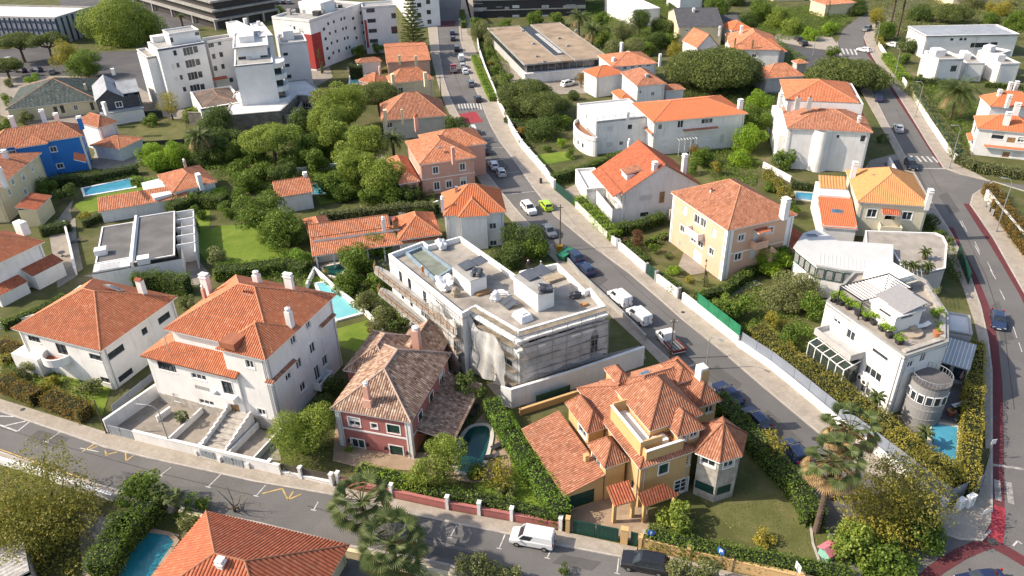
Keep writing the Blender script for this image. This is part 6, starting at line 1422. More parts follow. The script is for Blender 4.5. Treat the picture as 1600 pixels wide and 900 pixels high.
h.block((-3,h.w,0,h.d),0,7.0,b=ws('A1',[(60,850,.9,1.3,'W'),(110,830,.9,1.3,'W'),(45,900,.9,1.2,'W'),(120,900,.9,1.2,'W'),(150,790,.8,1.2,'W')]));h.hip((-3,h.w,0,h.d),7.0,2.2,T_COR,.5);h.chimney(*q('A1',30,745),8.2,.9,.7,1.4,WHITE,'cap');h.chimney(*q('A1',15,850),7.8,.8,.8,2.2,WHITE,'cap')
r=h.rect(q('B1',140,30),q('B1',165,78),q('B1',262,15),3.6);h.block(r,0,3.5);h.mono([(r[1]+.3,r[2]-.3,3.4),(r[1]+.3,r[3]+.3,3.4),(r[0]-.2,r[3]+.3,4.2),(r[0]-.2,r[2]-.3,4.2)],T_RED);h.done()
# blue house
h=House('blue_house','bright blue house with white corners and coral roof at the left',q('A1',-60,722),q('A1',378,636),q('A1',452,578),7.6,BLUE)
bl=[h.px(*q('A1',*p),6.4) for p in ((-60,700),(115,688),(125,665),(282,660),(305,640),(372,632),(395,650),(445,580))]
h.main(a=ws('A1',[(187,712,1.6,1.8,'W'),(250,700,1.2,1.1,'W'),(205,782,1.8,1.0,'W'),(282,778,1.2,1.0,'W'),(60,720,1.2,1.2,'W')]),b=ws('A1',[(320,650,.8,1.2,'W'),(395,655,.9,1.2,'W'),(422,630,.9,1.2,'W'),(425,735,.9,1.3,'W'),(450,708,.9,1.3,'W')]))
W_,D_=h.w,h.d;h.hip((0,W_,0,D_),7.6,2.6,T_COR,.4);h.block((W_*.3,W_*.62,-1.2,3),0,7.45,b=());h.hip((W_*.3,W_*.62,-1.2,4),7.5,1.3,T_COR,.35)
for cx_,cy_ in ((W_-.3,-.04),(.0,-.04)):mb=MB();mb.box(cx_,cx_+.34,cy_,.3,.02,7.4);h.part('corner_pilaster',mb,TRIM)
mb=MB();mb.box(W_-.4,W_+.04,D_-.35,D_+.04,.02,7.4);h.part('corner_pilaster',mb,TRIM);h.band([(0,0),(W_,0),(W_,D_),(0,D_)],3.3,.15,TRIM,.04,edges=[1])
for c in ((203,548),(270,565),(378,580),(62,580)):h.chimney(*q('A1',*c),9.3,.9,.7,1.2,WHITE if c[0]<300 else BLUE,'cap')
h.last=[(0,0),(W_,0),(W_,D_),(0,D_)];h.awning(1,*q('A1',345,730),4.0,1.8,T_RED,.9);h.skylight(*q('A1',178,610),7.7,.7,.7,(0,.2));h.done()
qh('white_house','small white house with orange roof right behind the blue house','A1',(395,560),(460,600),(515,560),6.0,WHITE,('hip',1.8,T_COR),ch=((495,515,6.8,.9,.7,1.4,WHITE,'cap'),))
qh('garden_annex','low white annex with smooth coral roof in front of the grey gabled house','A1',(470,660),(560,700),(625,640),3.0,WHITE,('hip',1.3,T_COR),cat='annex')
# lichen roofed house, grey mansard
qh('cream_house','long cream house with huge lichen covered slate hip roof at the upper left','A1',(85,410),(25,515),(455,470),3.6,CREAM,('hip',4.0,OLDROOF),b=[(190,520,.9,1.2,'w'),(262,518,.9,2.0,'d'),(293,512,.9,2.0,'d'),(355,505,.9,1.3,'w'),(432,498,.8,2.0,'d')],ch=((405,425,4.6,.8,.5,1.8,CREAM,'none'),))
h=House('grey_house','dark slate house with pale zinc gable roofs and white dormer windows',q('A1',435,400),q('A1',450,470),q('A1',655,440),6.2,SLATE)
h.main(b=ws('A1',[(558,490,1.4,1.3,'W')]));h.gable((0,h.w,0,h.d*.6),6.2,2.2,ZINC,'x',.3);h.block((0,h.w*.7,h.d*.6,h.d),0,6.2,b=ws('A1',[(600,398,1.1,1.0,'W'),(615,450,1.1,.9,'W')]));h.gable((0,h.w*.8,h.d*.55,h.d),6.2,1.6,ZINC,'y',.2);mb=MB();mb.box(h.w,h.w+2.2,0,h.d,3.0,3.2);h.part('lower_roof',mb,ZINC);h.block((h.w,h.w+2.0,.2,h.d-.2),0,3.0,wall=WHITE)
h.chimney(*q('A1',528,330),8,.9,.9,.5,WHITE,'none');h.chimney(*q('A1',495,540),3.2,1.1,.7,1.8,WHITE,'none');h.done()
# apartments
h=House('apartment_block','white stepped apartment block with five storeys at the upper left',q('AP',150,290),q('AP',240,335),q('AP',562,290),15.5,WHITE2,'apartment block')
wb=grid(424,347,466,338,3,16,83,4,.75,1.9,'d')+[(495+16*j,331+84*j,1.1,1.6,'d') for j in range(4)]+[(358,355,.8,1.3,'d'),(378,437,.7,1.2,'d'),(400,518,.7,1.2,'d'),(422,598,.8,1.2,'d'),(345,445,.7,1.2,'s'),(368,527,.9,1.0,'s')]
h.main(b=ws('AP',wb));h.flat((0,h.w,0,h.d),15.7,CONC,.2,.3,WHITE2);W_,D_=h.w,h.d
h.block((W_*.15,W_*.75,D_*.35,D_),15.5,18.2,b=ws('AP',[(335,268,.8,1.2,'d'),(507,225,1.2,.8,'d')]));h.flat((W_*.15,W_*.75,D_*.35,D_),18.4,CONC,.3,.25,WHITE2);h.block((-W_*.35,W_*.7,-2.4,.02),0,13.2,a=());h.flat((-W_*.35,W_*.7,-2.4,.02),13.6,TERR,.4,.25,WHITE2)
band=MB();band.box(W_+.01,W_+.16,-.05,D_,15.2,15.5);h.part('cornice',band,mat('slate_blue_trim',(.10,.13,.22),.7))
h.block((-W_*.1,W_*.15,D_*.1,D_*.8),15.5,17,top=True);h.done()
h=House('apartment_block','white recessed apartment wing with small windows left of the blank tower',q('AP',540,270),q('AP',575,290),q('AP',760,262),14.5,WHITE2,'apartment block')
h.main(b=ws('AP',grid(605,298,655,285,2,12,80,3,.9,1.3,'d')+[(583,305,.8,1.2,'d'),(600,385,.8,1.2,'d'),(612,465,.8,1.2,'d'),(672,398,1.0,1.3,'d'),(685,475,1,1.2,'s'),(735,535,1.0,1.2,'d')]));h.flat((0,h.w,0,h.d),15.1,GRAVEL,.6,.3,WHITE2);h.block((0,h.w,0,h.d),14.5,15.1)
h.last=[(0,0),(h.w,0),(h.w,h.d),(0,h.d)];h.awning(1,*q('AP',650,515),4,1.4,T_RED,.5);h.done()
h=House('apartment_block','white apartment tower with a blank front wall and curved corner balconies',q('AP',705,310),q('AP',755,447),q('AP',1015,437),14.0,WHITE2,'apartment block')
W_,D_=h.w,h.d;h.block((0,W_,0,D_),0,14.0,a=ws('AP',[(740,530,1.2,1.2,'d')]));h.flat((0,W_,0,D_),14.2,CONC,.2,.3,WHITE2)
h.block((W_*.06,W_*.72,D_*.1,D_*.9),14.0,16.8,b=ws('AP',[(805,405,2.2,1.8,'d'),(860,400,1.2,1.8,'s'),(960,395,2,1.8,'d')]));h.flat((W_*.0,W_*.74,D_*.02,D_*.95),17.1,ROOFW,.25,.3,WHITE2);h.block((W_*.1,W_*.5,D_*.2,D_*.6),16.8,18.4,top=True)
rb=MB(); 
for lv in range(5):
    z_=1.2+lv*2.9;pts_=[(W_-.2,D_+.01)]+[(W_-.2-3.4+3.4*math.cos(a),D_+2.8*math.sin(a)) for a in (.0,.4,.8,1.2,1.57)]+[(W_-6.5,D_+2.8),(W_-6.5,D_+.01)];m_=MB();m_.prism(pts_,z_-.2,z_+.95);h.part('balcony',m_,WHITE2)
mb=MB();mb.box(W_-6.4,W_-1.5,D_+.02,D_+1.6,0,13.5);h.part('recess_glazing',mb,GLASS);h.done()
h=House('apartment_block','white apartment wing with three small windows beside the red block',q('AP',1040,240),q('AP',1062,300),q('AP',1240,282),13.0,WHITE2,'apartment block');h.main(b=ws('AP',[(1098,363,1.2,.8,'d'),(1110,438,1.2,.9,'d'),(1122,512,1.2,1.0,'d')]));h.flat((0,h.w,0,h.d),13.4,CONC,.4,.3,WHITE2);h.block((0,h.w,0,h.d),13,13.4);h.block((h.w*.1,h.w*.6,h.d*.2,h.d*.6),13,15.4,top=True);h.done()
for (L,F,R,z_,lab) in (((790,140),(850,222),(905,200),17.5,'white rounded stair head on the apartment roofs'),((880,160),(925,250),(1010,238),17.0,'white boxy lift tower on the apartment roofs')):
    h=House('roof_tower',lab,q('AP',*L),q('AP',*F),q('AP',*R),z_,WHITE2,'roof tower');h.block((0,h.w,0,h.d),0,z_);h.flat((0,h.w,0,h.d),z_+.2,ROOFW,.2,.3,WHITE2);h.chimney(*q('AP',L[0]+40,L[1]+10),z_,.8,.8,.6,WHITE2,'cap');h.done()
# podium roofs and low brown hip roof in front of the apartments
h=House('low_building','low building with worn brown hipped roof and white rim below the apartments',q('AP',440,628),q('AP',530,740),q('AP',825,700),4.2,WHITE,'building');h.main();h.hip((.8,h.w-.8,.8,h.d-.8),4.2,1.6,mat('brown_felt',(.22,.17,.14),.9,.3,.5,6),.2,cap=.06);h.flat((0,h.w,0,h.d),4.6,FELT,.4,.5,WHITE2);h.done()
h=House('podium','grey podium roof with old stone wall below the white apartment tower',q('AP',700,770),q('AP',1065,745),q('AP',1185,640),4.4,OLDST,'building')
P=[h.px(*q('AP',*p),4.4) for p in ((690,780),(1065,748),(1180,642),(1290,648),(1335,612),(1240,535),(1000,560),(760,620))];P=[(p.x,p.y) for p in P];h.block(P,0,4.4,wins={2:ws('AP',[(1230,705,3.0,1.1,'w')])});h.flat(P,4.6,ROOFW,.2,.4,CONC);h.done()
# red and white long apartment slab
h=House('apartment_block','long white apartment slab with a dark red corner and rows of small windows',q('AQ',115,130),q('AQ',375,155),q('AQ',745,30),14.2,WHITE2,'apartment block')
wa=[(243,190,.7,.9,'d'),(270,196,.7,.9,'d'),(320,220,1.4,1.4,'w'),(335,285,1.4,1.4,'w'),(345,350,1.4,1.4,'w'),(352,405,1.4,1.4,'w'),(360,452,1.4,1.3,'w')]
wb=[(x+12*j,y+68*j,w,.9,'d') for j in range(4) for (x,y,w) in ((478,205,1.2),(508,167,.9),(548,153,.9),(600,135,.9),(622,128,.9),(683,130,1.2),(735,92,1.0))]
h.main(a=ws('AQ',wa),b=ws('AQ',wb));W_,D_=h.w,h.d;h.block((0,W_,0,D_),14.2,14.8);h.flat((0,W_,0,D_),14.8,CONC,.6,.3,WHITE2)
mb=MB();mb.box(W_*.70,W_+.05,-.05,.0,0.5,10.6);mb.box(W_+.0,W_+.06,.0,D_*.16,.5,10.6);h.part('red_panel',mb,REDW)
h.block((W_*.2,W_*.8,D_*.35,D_*.6),14.2,17.5,top=True)
rg=random.Random(5)
for k in range(14):mb=MB();x_,y_=rg.uniform(.1,.85)*W_,rg.uniform(.03,.95)*D_;s_=rg.uniform(.4,1.1);mb.box(x_-s_,x_+s_,y_-s_*.7,y_+s_*.7,14.2,14.8+rg.uniform(.3,1.2));h.part('roof_plant',mb,rg.choice([STEEL,DSTEEL,WHITE2,CONC]))
h.done()
h=House('apartment_block','white apartment wing with four wide windows and a maroon strip behind the conifer',q('AQ',690,30),q('AQ',745,60),q('AQ',985,60),14.0,WHITE2,'apartment block')
h.main(b=ws('AQ',[(805+8*j,75+71*j,2.6,1.2,'d') for j in range(4)]+[(985,110,3.0,1.6,'d'),(985,210,3.0,2.2,'d')]));h.block((0,h.w,0,h.d),14,14.5);h.flat((0,h.w,0,h.d),14.5,CONC,.5,.3,WHITE2);mb=MB();mb.box(h.w+.0,h.w+.07,h.d*.02,h.d*.09,2,10.5);h.part('maroon_strip',mb,REDW);h.done()
h=House('apartment_block','pale grey apartment building with dark side windows at the top of the street',(605,-60),(640,-25),(684,-28),15.0,WHITE2,'apartment block')
h.main(b=[(669,3,1.5,1.5,'d'),(670,19,1.5,1.5,'d'),(671,34,1.5,1.5,'d'),(672,47,1.5,1.5,'d'),(655,8,1.5,1.5,'d'),(655,24,1.5,1.5,'d')]);h.flat((0,h.w,0,h.d),15.2,CONC,.2);h.done()
# office buildings at the top left
h=House('office_building','wide office building with dark blue vertical fins and pale panels at the top left',(-80,22),(86,30),(128,12),8.5,mat('office_panel',(.50,.50,.52),.7,.1),'office building')
h.main();W_,D_=h.w,h.d;fn=mat('navy_fin',(.05,.06,.12),.5)
for k in range(24):mb=MB();x_=W_*k/23;mb.box(x_-.16,x_+.16,-.4,-.01,0,8.6);h.part('fin',mb,fn)
for k in range(8):mb=MB();y_=D_*k/7;mb.box(W_+.01,W_+.5,y_-.2,y_+.2,0,8.6);h.part('fin',mb,fn)
for z_ in (1.4,4.2,6.9):
    for k in range(23):mb=MB();mb.box(W_*k/23+.6,W_*(k+1)/23-.6,-.1,-.02,z_,z_+.9);h.part('window',mb,GLASSB)
h.block((0,W_,0,D_),8.5,9);h.flat((0,W_,0,D_),9.0,ROOFW,.5,.5,CONC);h.done()
h=House('car_deck','dark multi level car deck on concrete columns at the top of the photo',(255,-30),(330,12),(402,-12),8,DSTEEL,'car deck')
for z_ in (3.0,6.2,9.4):mb=MB();mb.box(-4,h.w,0,h.d,z_,z_+.7);h.part('floor_slab',mb,CONC)
mb=MB();mb.box(-3.5,h.w-1.5,1.5,h.d-.5,0,9.3);h.part('inner_wall',mb,BLACKP)
for k in range(5):
    mb=MB();mb.box(h.w-.9,h.w-.1,h.d*k/4-.3 if k else .3,h.d*k/4+.4 if k else 1.0,0,3.0);h.part('column',mb,CONC)
    mb=MB();mb.box(h.w*k/4-.8 if k else -1,h.w*k/4-.1 if k else -.3,.1,.8,0,3.0);h.part('column',mb,CONC)
h.done()
# black clad apartment building at the top
h=House('apartment_building','black clad apartment building with pale balcony bands at the top centre',(728,-40),(738,-22),(918,-22),11.5,BLACKP,'apartment building')
h.main(b=[(747,2+j*12,3.4,1.6,'d') for j in range(3)]+[(x,10+j*15,2.6,.9,'s') for x in (806,815,852,860) for j in range(2)]+[(892,3+j*12,3.2,1.7,'d') for j in range(3)]+[(780,8,2,1.2,'d'),(782,24,2,1.2,'d')])
W_,D_=h.w,h.d
for z_ in (2.6,6.2,9.8):mb=MB();mb.box(W_+.01,W_+.5,-.1,D_+.1,z_,z_+.35);h.part('balcony_band',mb,CONC)
for y0,y1 in ((0,.12),(.28,.32),(.62,.66),(.80,1)):mb=MB();mb.box(W_+.51,W_+.6,D_*y0,D_*y1,3.0,3.9);mb.box(W_+.51,W_+.6,D_*y0,D_*y1,6.6,7.5);h.part('balcony_rail',mb,STEEL)
h.flat((0,W_,0,D_),11.7,CONC,.2);h.done()
# modern house with flat tan roof
h=House('modern_house','large modern house with flat tan gravel roofs around a long light well',q('A3',-40,130),q('A3',60,305),q('A3',412,243),5.2,WHITE)
W_,D_=h.w,h.d;h.block((0,W_-1,.5,D_-.5),0,5.0,wall=GREYW)
gz=MB();gz.box(W_-.99,W_-.9,.8,D_-.8,2.9,4.7);gz_=h.part('window_band',gz,GLASS);gz=MB()
for k in range(12):gz.box(W_-.9,W_-.84,.8+(D_-1.6)*k/11-.05,.8+(D_-1.6)*k/11+.05,2.9,4.7)
gz.obj('mullions',GREYP,gz_);gz=MB();gz.box(.5,W_-1.2,.40,.49,2.9,4.7);h.part('window_band',gz,GLASS)
h.block((W_-3,W_,0,D_),0,2.6,wall=WHITE);mb=MB();mb.box(W_-2.9,W_+.4,-.3,D_,2.61,2.85);h.part('lower_roof',mb,TRIM)
for (a0,a1,b0,b1) in ((0,W_,0,D_*.42),(0,W_,D_*.60,D_)): 
    mb=MB();mb.box(a0-.3,a1+.3,b0,b1,5.0,5.4);h.part('roof_slab',mb,GRAVEL);f=MB()
    f.box(a0-.3,a1+.3,b0-.3,b0-.001,5.1,5.5);f.box(a0-.3,a1+.3,b1+.001,b1+.2,5.1,5.5);f.box(a1+.301,a1+.5,b0-.3,b1+.2,5.1,5.5);f.box(a0-.5,a0-.301,b0-.3,b1+.2,5.1,5.5);h.part('roof_edge',f,CONC)
mb=MB();mb.box(W_*.02,W_*.85,D_*.435,D_*.585,5.01,5.1);h.part('light_well',mb,DSTEEL);mb=MB();mb.box(W_*.86,W_,D_*.42,D_*.6,5.0,5.38);h.part('roof_slab',mb,GRAVEL);mb=MB();mb.box(W_*.25,W_*.8,D_*.52,D_*.57,5.1,5.2);h.part('well_floor',mb,GREYW)
for k,(x_,y_) in enumerate(((50,145),(100,205),(115,265),(220,180),(260,215),(300,145),(150,290))): 
    c=h.px(*q('A3',x_,y_),5.5);mb=MB();mb.box(c.x-.5,c.x+.5,c.y-.4,c.y+.4,5.4,5.9);h.part('roof_vent',mb,CONC)
h.done()
# orange cluster behind
qh('white_house','white house with stepped orange roofs and a row of small dormers','A3',(345,330),(395,365),(520,338),5.4,WHITE,('hip',1.8,T_NEW),ch=((475,300,6,.9,.7,1.8,WHITE,'none'),(513,230,6.5,.8,.6,1.4,WHITE,'cap'),(543,270,6.5,.8,.6,1.2,WHITE,'cap')))
h=qh('white_house','white house with long orange roof and glazed dormer band','A3',(390,260),(470,315),(690,300),6.2,WHITE,('hip',2.0,T_COR),b=[(530,318,1,.9,'w'),(565,312,1,.9,'w'),(600,308,1,.9,'w'),(640,303,1.0,.9,'w')],ch=((693,290,7,.6,.6,1.6,WHITE,'cap'),))
for k in range(5):pass
qh('white_house','white house with brown orange roof in front of the dormered roof','A3',(525,340),(585,405),(715,385),6.4,WHITE,('hip',2.0,T_BR),a=[(552,395,.8,1.2,'w')],b=[(600,430,.8,1.0,'w'),(660,440,.8,1,'w')],ch=((630,365,7.5,.9,.7,1.0,GREYW,'none'),))
qh('garden_annex','small low annex with orange tiled roof left of the brown roofed house','A3',(475,430),(510,470),(565,460),3.4,WHITE,('hip',1.0,T_NEW),cat='annex');qh('garden_shelter','open white shelter with small brown tiled roof by the big umbrella pine','A3',(705,400),(720,425),(810,415),3.6,WHITE,('hip',.8,T_BR),cat='shelter')
# slate roof house and orange roofs at the top right
qh('pale_house','pale house with dark slate gable roof at the top','A3',(755,50),(778,125),(985,112),6.0,CREAM,('gy',3.2,SLATE),ch=((850,60,8.2,.9,.7,1.0,WHITE,'cap'),),b=[(820,140,1,1,'w')])
qh('pale_house','small annex with dark slate roof beside the bigger slate roof','A3',(985,75),(1000,115),(1065,100),4.5,CREAM,('gy',1.6,SLATE))
h=House('white_house','white gabled house with smooth coral roof at the upper right',q('A3',790,190),q('A3',870,222),q('A3',970,215),5.4,WHITE);h.main();h.gable((0,h.w,0,h.d),5.4,3.4,T_COR,'x',.3,rf=.5);h.block((h.w,h.w+2.5,-2,h.d+6),0,2.6);h.mono([(h.w+2.8,-2,2.5),(h.w+2.8,h.d+6,2.5),(h.w,h.d+6,3.4),(h.w,-2,3.4)],T_COR);h.done()
h=qh('white_house','wide white house with big coral roof, dark vents and pool side wall','A3',(955,160),(1025,232),(1270,245),5.2,WHITE,('hip',3.4,T_COR),ch=((972,150,6.5,.7,.6,1.2,WHITE,'cap'),(1075,140,8.2,.9,.7,.8,WHITE,'cap'),(1005,180,6.6,.25,.5,1.6,T_RED if False else TIMBER,'none'),(1045,205,6.4,.25,.5,1.6,TIMBER,'none'),(1127,215,6.2,.25,.5,1.8,TIMBER,'none')),b=[(1135,262,1.2,1.0,'w')])
qh('garden_house','small house with plain orange roof beyond the wide coral roof','A3',(990,115),(1030,145),(1125,135),4.6,WHITE,('hip',2.0,T_NEW))
qh('grey_house','grey walled house with dusty coral roof beside the branch road','A4',(-60,330),(-10,368),(165,352),4.4,GREYW,('hip',2.6,T_COR));qh('garden_house','small house with brown roof left of the dusty coral roofs','A4',(-90,215),(-60,250),(78,235),4.2,GREYW,('hip',3.0,T_NEW))
qh('garden_annex','small pinkish roofed shed beside the branch road','A4',(120,285),(135,300),(183,292),2.8,GREYW,('hip',.8,T_COR),cat='shed')
# modern white houses at the upper right
h=House('modern_white_house','modern white house with long grey sloping roof at the upper right',q('A4',690,130),q('A4',742,175),q('A4',965,160),6.0,WHITE2)
h.block((0,h.w,0,h.d*1.75),0,6.0,b=ws('A4',[(862,185,.9,.7,'d'),(905,184,.9,.7,'d'),(925,184,.7,.7,'d'),(990,212,5,1.4,'d'),(1060,205,2,.9,'d')]));h.flat((-.2,h.w+.2,-.2,h.d*1.77),6.5,ZINC,.3,.3,WHITE2);h.block((-.2,h.w+.2,-.2,h.d*1.77),5.9,6.2);h.done()
for lab,L,F,R,z_,b_ in (('white cubist house with stepped terraces below the grey sloping roof',(735,250),(800,285),(915,280),6.4,[(870,322,1.6,1.6,'d')]),('white cubist wing in the middle of the stepped terraces',(905,260),(930,300),(1000,290),4.6,[]),('white cubist house with tall blank walls at the right edge',(960,250),(1075,262),(1200,255),5.6,[(1000,290,1,1.5,'d')]),('grey shadowed cubist tower beside the palm at the right',(1040,275),(1090,305),(1175,300),5.0,[]),('low white cubist block at the left end of the stepped terraces',(695,260),(715,285),(775,300),4.4,[])):
    h=House('cubist_house',lab,q('A4',*L),q('A4',*F),q('A4',*R),z_,WHITE2);h.main(b=ws('A4',b_));h.block((0,h.w,0,h.d),z_,z_+.4);h.flat((0,h.w,0,h.d),z_+.4,TERR,.4,.3,WHITE2)
    if h.w>5:h.block((h.w*.1,h.w*.5,h.d*.15,h.d*.55),z_,z_+1.7,top=True)
    h.done()
# orange roofed villa at the right edge
h=House('white_villa','white villa with many bright orange roofs and slanted white chimneys at the right edge',q('A4',945,545),q('A4',990,600),q('A4',1270,640),5.8,WHITE)
W_,D_=h.w,h.d;h.main(b=ws('A4',[(1140,657,1.5,1.1,'n'),(1187,655,1.2,1.1,'W'),(1115,725,1.3,1.2,'n'),(1165,727,1.4,1.2,'s'),(1080,632,2.2,1.8,'h')]),a=ws('A4',[(972,600,1.6,2,'d')]));h.hip((0,W_,0,D_),5.8,2.0,T_NEW,.4);h.last=[(0,0),(W_,0),(W_,D_),(0,D_)];h.awning(1,*q('A4',1140,690),10,.9,T_NEW,.15);h.awning(0,*q('A4',960,640),5,1.0,T_NEW,.2)
for c in ((1115,580),(1158,535)):h.chimney(*q('A4',*c),6.8,.8,1.1,2.0,WHITE,'cap')
h.done()
qh('white_villa','white villa part with orange roof and paired chimneys behind the right edge villa','A4',(985,450),(1040,500),(1290,510),6.8,WHITE,('hip',2.4,T_NEW),ch=((1080,455,8,.8,.7,1.2,WHITE,'cap'),(1125,480,8,.8,.7,1.2,WHITE,'cap'),(1130,420,8.5,.7,.7,1.2,WHITE,'cap'),(1160,415,8.5,.7,.7,1.2,WHITE,'cap')))
# street houses upper middle
qh('yellow_house','pale yellow house with coral hip roof and two broad chimneys beside the upper street','AQ',(860,545),(950,590),(1275,580),6.6,CREAM,('hip',2.6,T_COR),b=[(1018,638,1.2,1.6,'W'),(1098,655,1.6,1.2,'W')],ch=((965,575,7.4,1.3,.8,2.0,CREAM,'none'),(1193,575,7.4,1.1,.8,2.4,CREAM,'none')))
qh('coral_roofed_house','house with jumbled coral roofs left of the pale yellow house','AQ',(740,560),(830,600),(940,560),4.6,PINK2,('hip',2.0,T_COR),ch=((870,500,5,.5,.5,.8,T_COR if False else PINK2,'round'),))
qh('coral_roofed_house','house with plain coral roof half hidden behind the tall conifer','AQ',(890,305),(915,440),(1230,420),4.6,PINK2,('gy',1.4,T_COR),ch=((1010,425,5,.7,.7,1.5,CREAM,'none'),(1125,430,5,.7,.7,1.5,CREAM,'none')))
qh('garden_house','small pink house with flat brown roof beside the tall hedge','AQ',(695,425),(710,448),(885,430),3.4,WHITE,('hip',.9,T_BR)); 
qh('grey_walled_house','pale house with weathered orange pyramid roof in front of the yellow house','AQ',(845,735),(880,850),(1345,825),4.8,mat('pale_grey_render',(.55,.53,.46),.85,.1),('hip',4.2,T_BR),b=[(940,880,1.2,1.2,'w')],ch=((912,838,5.6,1.3,.8,2.2,CREAM,'none'),(1030,835,5.8,.6,.5,2.2,CREAM,'none')),ins=.5)
qh('brown_roofed_house','yellow walled house with curved brown roof beside the podium','AQ',(400,660),(400,720),(600,640),3.6,CREAM,('hip',1.8,T_BR),b=[(435,740,.8,.8,'w')])
# bottom houses
h=inset(House('orange_roofed_house','house with large red orange ribbed tile roof at the bottom edge',(178,975),proj(at(178,975,5)+at(547,853,5)-at(323,803,5)-Vector((0,0,0))),(547,853),5.0,CREAM),.3);r=(0,h.w,0,h.d);h.main();h.hip(r,5.0,3.2,T_RED,.4,.34,capm=T_COR,amp=.09);h.chimney(347,887,7.6,.6,.6,.6,WHITE,'cap')
mb=MB();mb.box(h.w,h.w+3.4,h.d-5,h.d+.5,2.6,2.9);h.part('flat_annex_roof',mb,FELT);h.block((h.w+.1,h.w+3.2,h.d-4.8,h.d+.3),0,2.6,wall=CREAM);h.done()
h=House('corner_shelter','striped pale corrugated shelter roof at the bottom left corner',(-30,868),(-20,925),(48,898),2.8,GREYW,'shelter');h.block((0,h.w,0,h.d),0,2.6);h.mono([(0,0,2.7),(h.w,0,2.7),(h.w,h.d,3.1),(0,h.d,3.1)],mat('corrugated_sheet',(.5,.47,.43),.7,.3,2,3),.5,amp=.09);h.done()
# far background houses
for lab,L,F,R,z_,w_m,rf in (('white apartment house glimpsed behind the far trees',(940,-5),(990,18),(1035,15),6,WHITE2,('flat',.4,ROOFW)),('white low house behind the dark hedge at the top',(1040,-12),(1062,0),(1100,-2),5,WHITE2,('flat',.4,ROOFW)),('cream house with coral roof beside the dark cypress at the top',(1262,0),(1290,8),(1342,5),4.5,CREAM,('hip',1.6,T_COR)),('coral roofed house at the very top right of the middle',(1190,-30),(1210,-18),(1262,-20),5,CREAM,('hip',2,T_COR)),('pale house with long coral roof at the top right',(1470,-22),(1490,-5),(1575,-8),4.5,CREAM,('hip',1.5,T_COR))):
    qh('distant_house',lab,'A1',*[(p[0]*3,p[1]*3) for p in (L,F,R)],z_,w_m,rf)
# ------------------------------------------------------------------ vehicles
PAINTC={'white':(.72,.72,.72),'black':(.012,.012,.014),'navy':(.015,.03,.08),'grey':(.13,.14,.15),'silver':(.38,.39,.40),'lime':(.38,.55,.02),'red':(.30,.02,.02),'green':(.02,.13,.07),'darkblue':(.01,.018,.06)}
def paint(c):
    n='car_paint_'+c
    if n in MATS:return MATS[n]
    m,t,b=new_mat(n);cc=mixc(t,mathn(t,'MULTIPLY',noise(t,pos(t),3,3),.25),PAINTC[c],tuple(x*.7+.03 for x in PAINTC[c]))
    t.links.new(cc,b.inputs['Base Color']);b.inputs['Roughness'].default_value=.3;b.inputs['Coat Weight'].default_value=.6;b.inputs['Coat Roughness'].default_value=.08;return m
TYRE=mat('tyre_rubber',(.02,.02,.02),.85);RIM=mat('wheel_rim',(.35,.35,.36),.35,.05,metal=.6)
LAMPW=mat('headlamp_glass',(.6,.62,.65),.15,.03);LAMPR=mat('tail_lamp',(.35,.01,.01),.25,.05);CARGL=glass_mat('car_glass',(.012,.016,.02),.05)
KIND={  # length, width, belt stations (x, z), roof (x0b, x0t, x1t, x1b, z)
 'hatch':(4.05,1.76,[(-.5,.62),(-.485,.80),(-.28,.93),(.30,.98),(.46,.95),(.5,.7)],(-.27,-.08,.38,.47,1.47)),
 'suv':(4.55,1.86,[(-.5,.70),(-.485,.92),(-.27,1.05),(.30,1.08),(.46,1.05),(.5,.8)],(-.26,-.10,.40,.47,1.64)),
 'sedan':(4.6,1.8,[(-.5,.58),(-.485,.76),(-.22,.90),(.28,.95),(.46,.93),(.5,.7)],(-.23,-.06,.22,.37,1.42)),
 'van':(4.45,1.84,[(-.5,.66),(-.485,.86),(-.33,1.02),(.0,1.08),(.485,1.08),(.5,.8)],(-.32,-.17,.475,.485,1.84)),
 'cab':(5.4,1.95,[(-.5,.68),(-.49,.92),(-.36,1.10),(-.30,1.12),(-.03,1.12),(-.02,.9)],(-.37,-.27,-.04,-.03,1.95))}
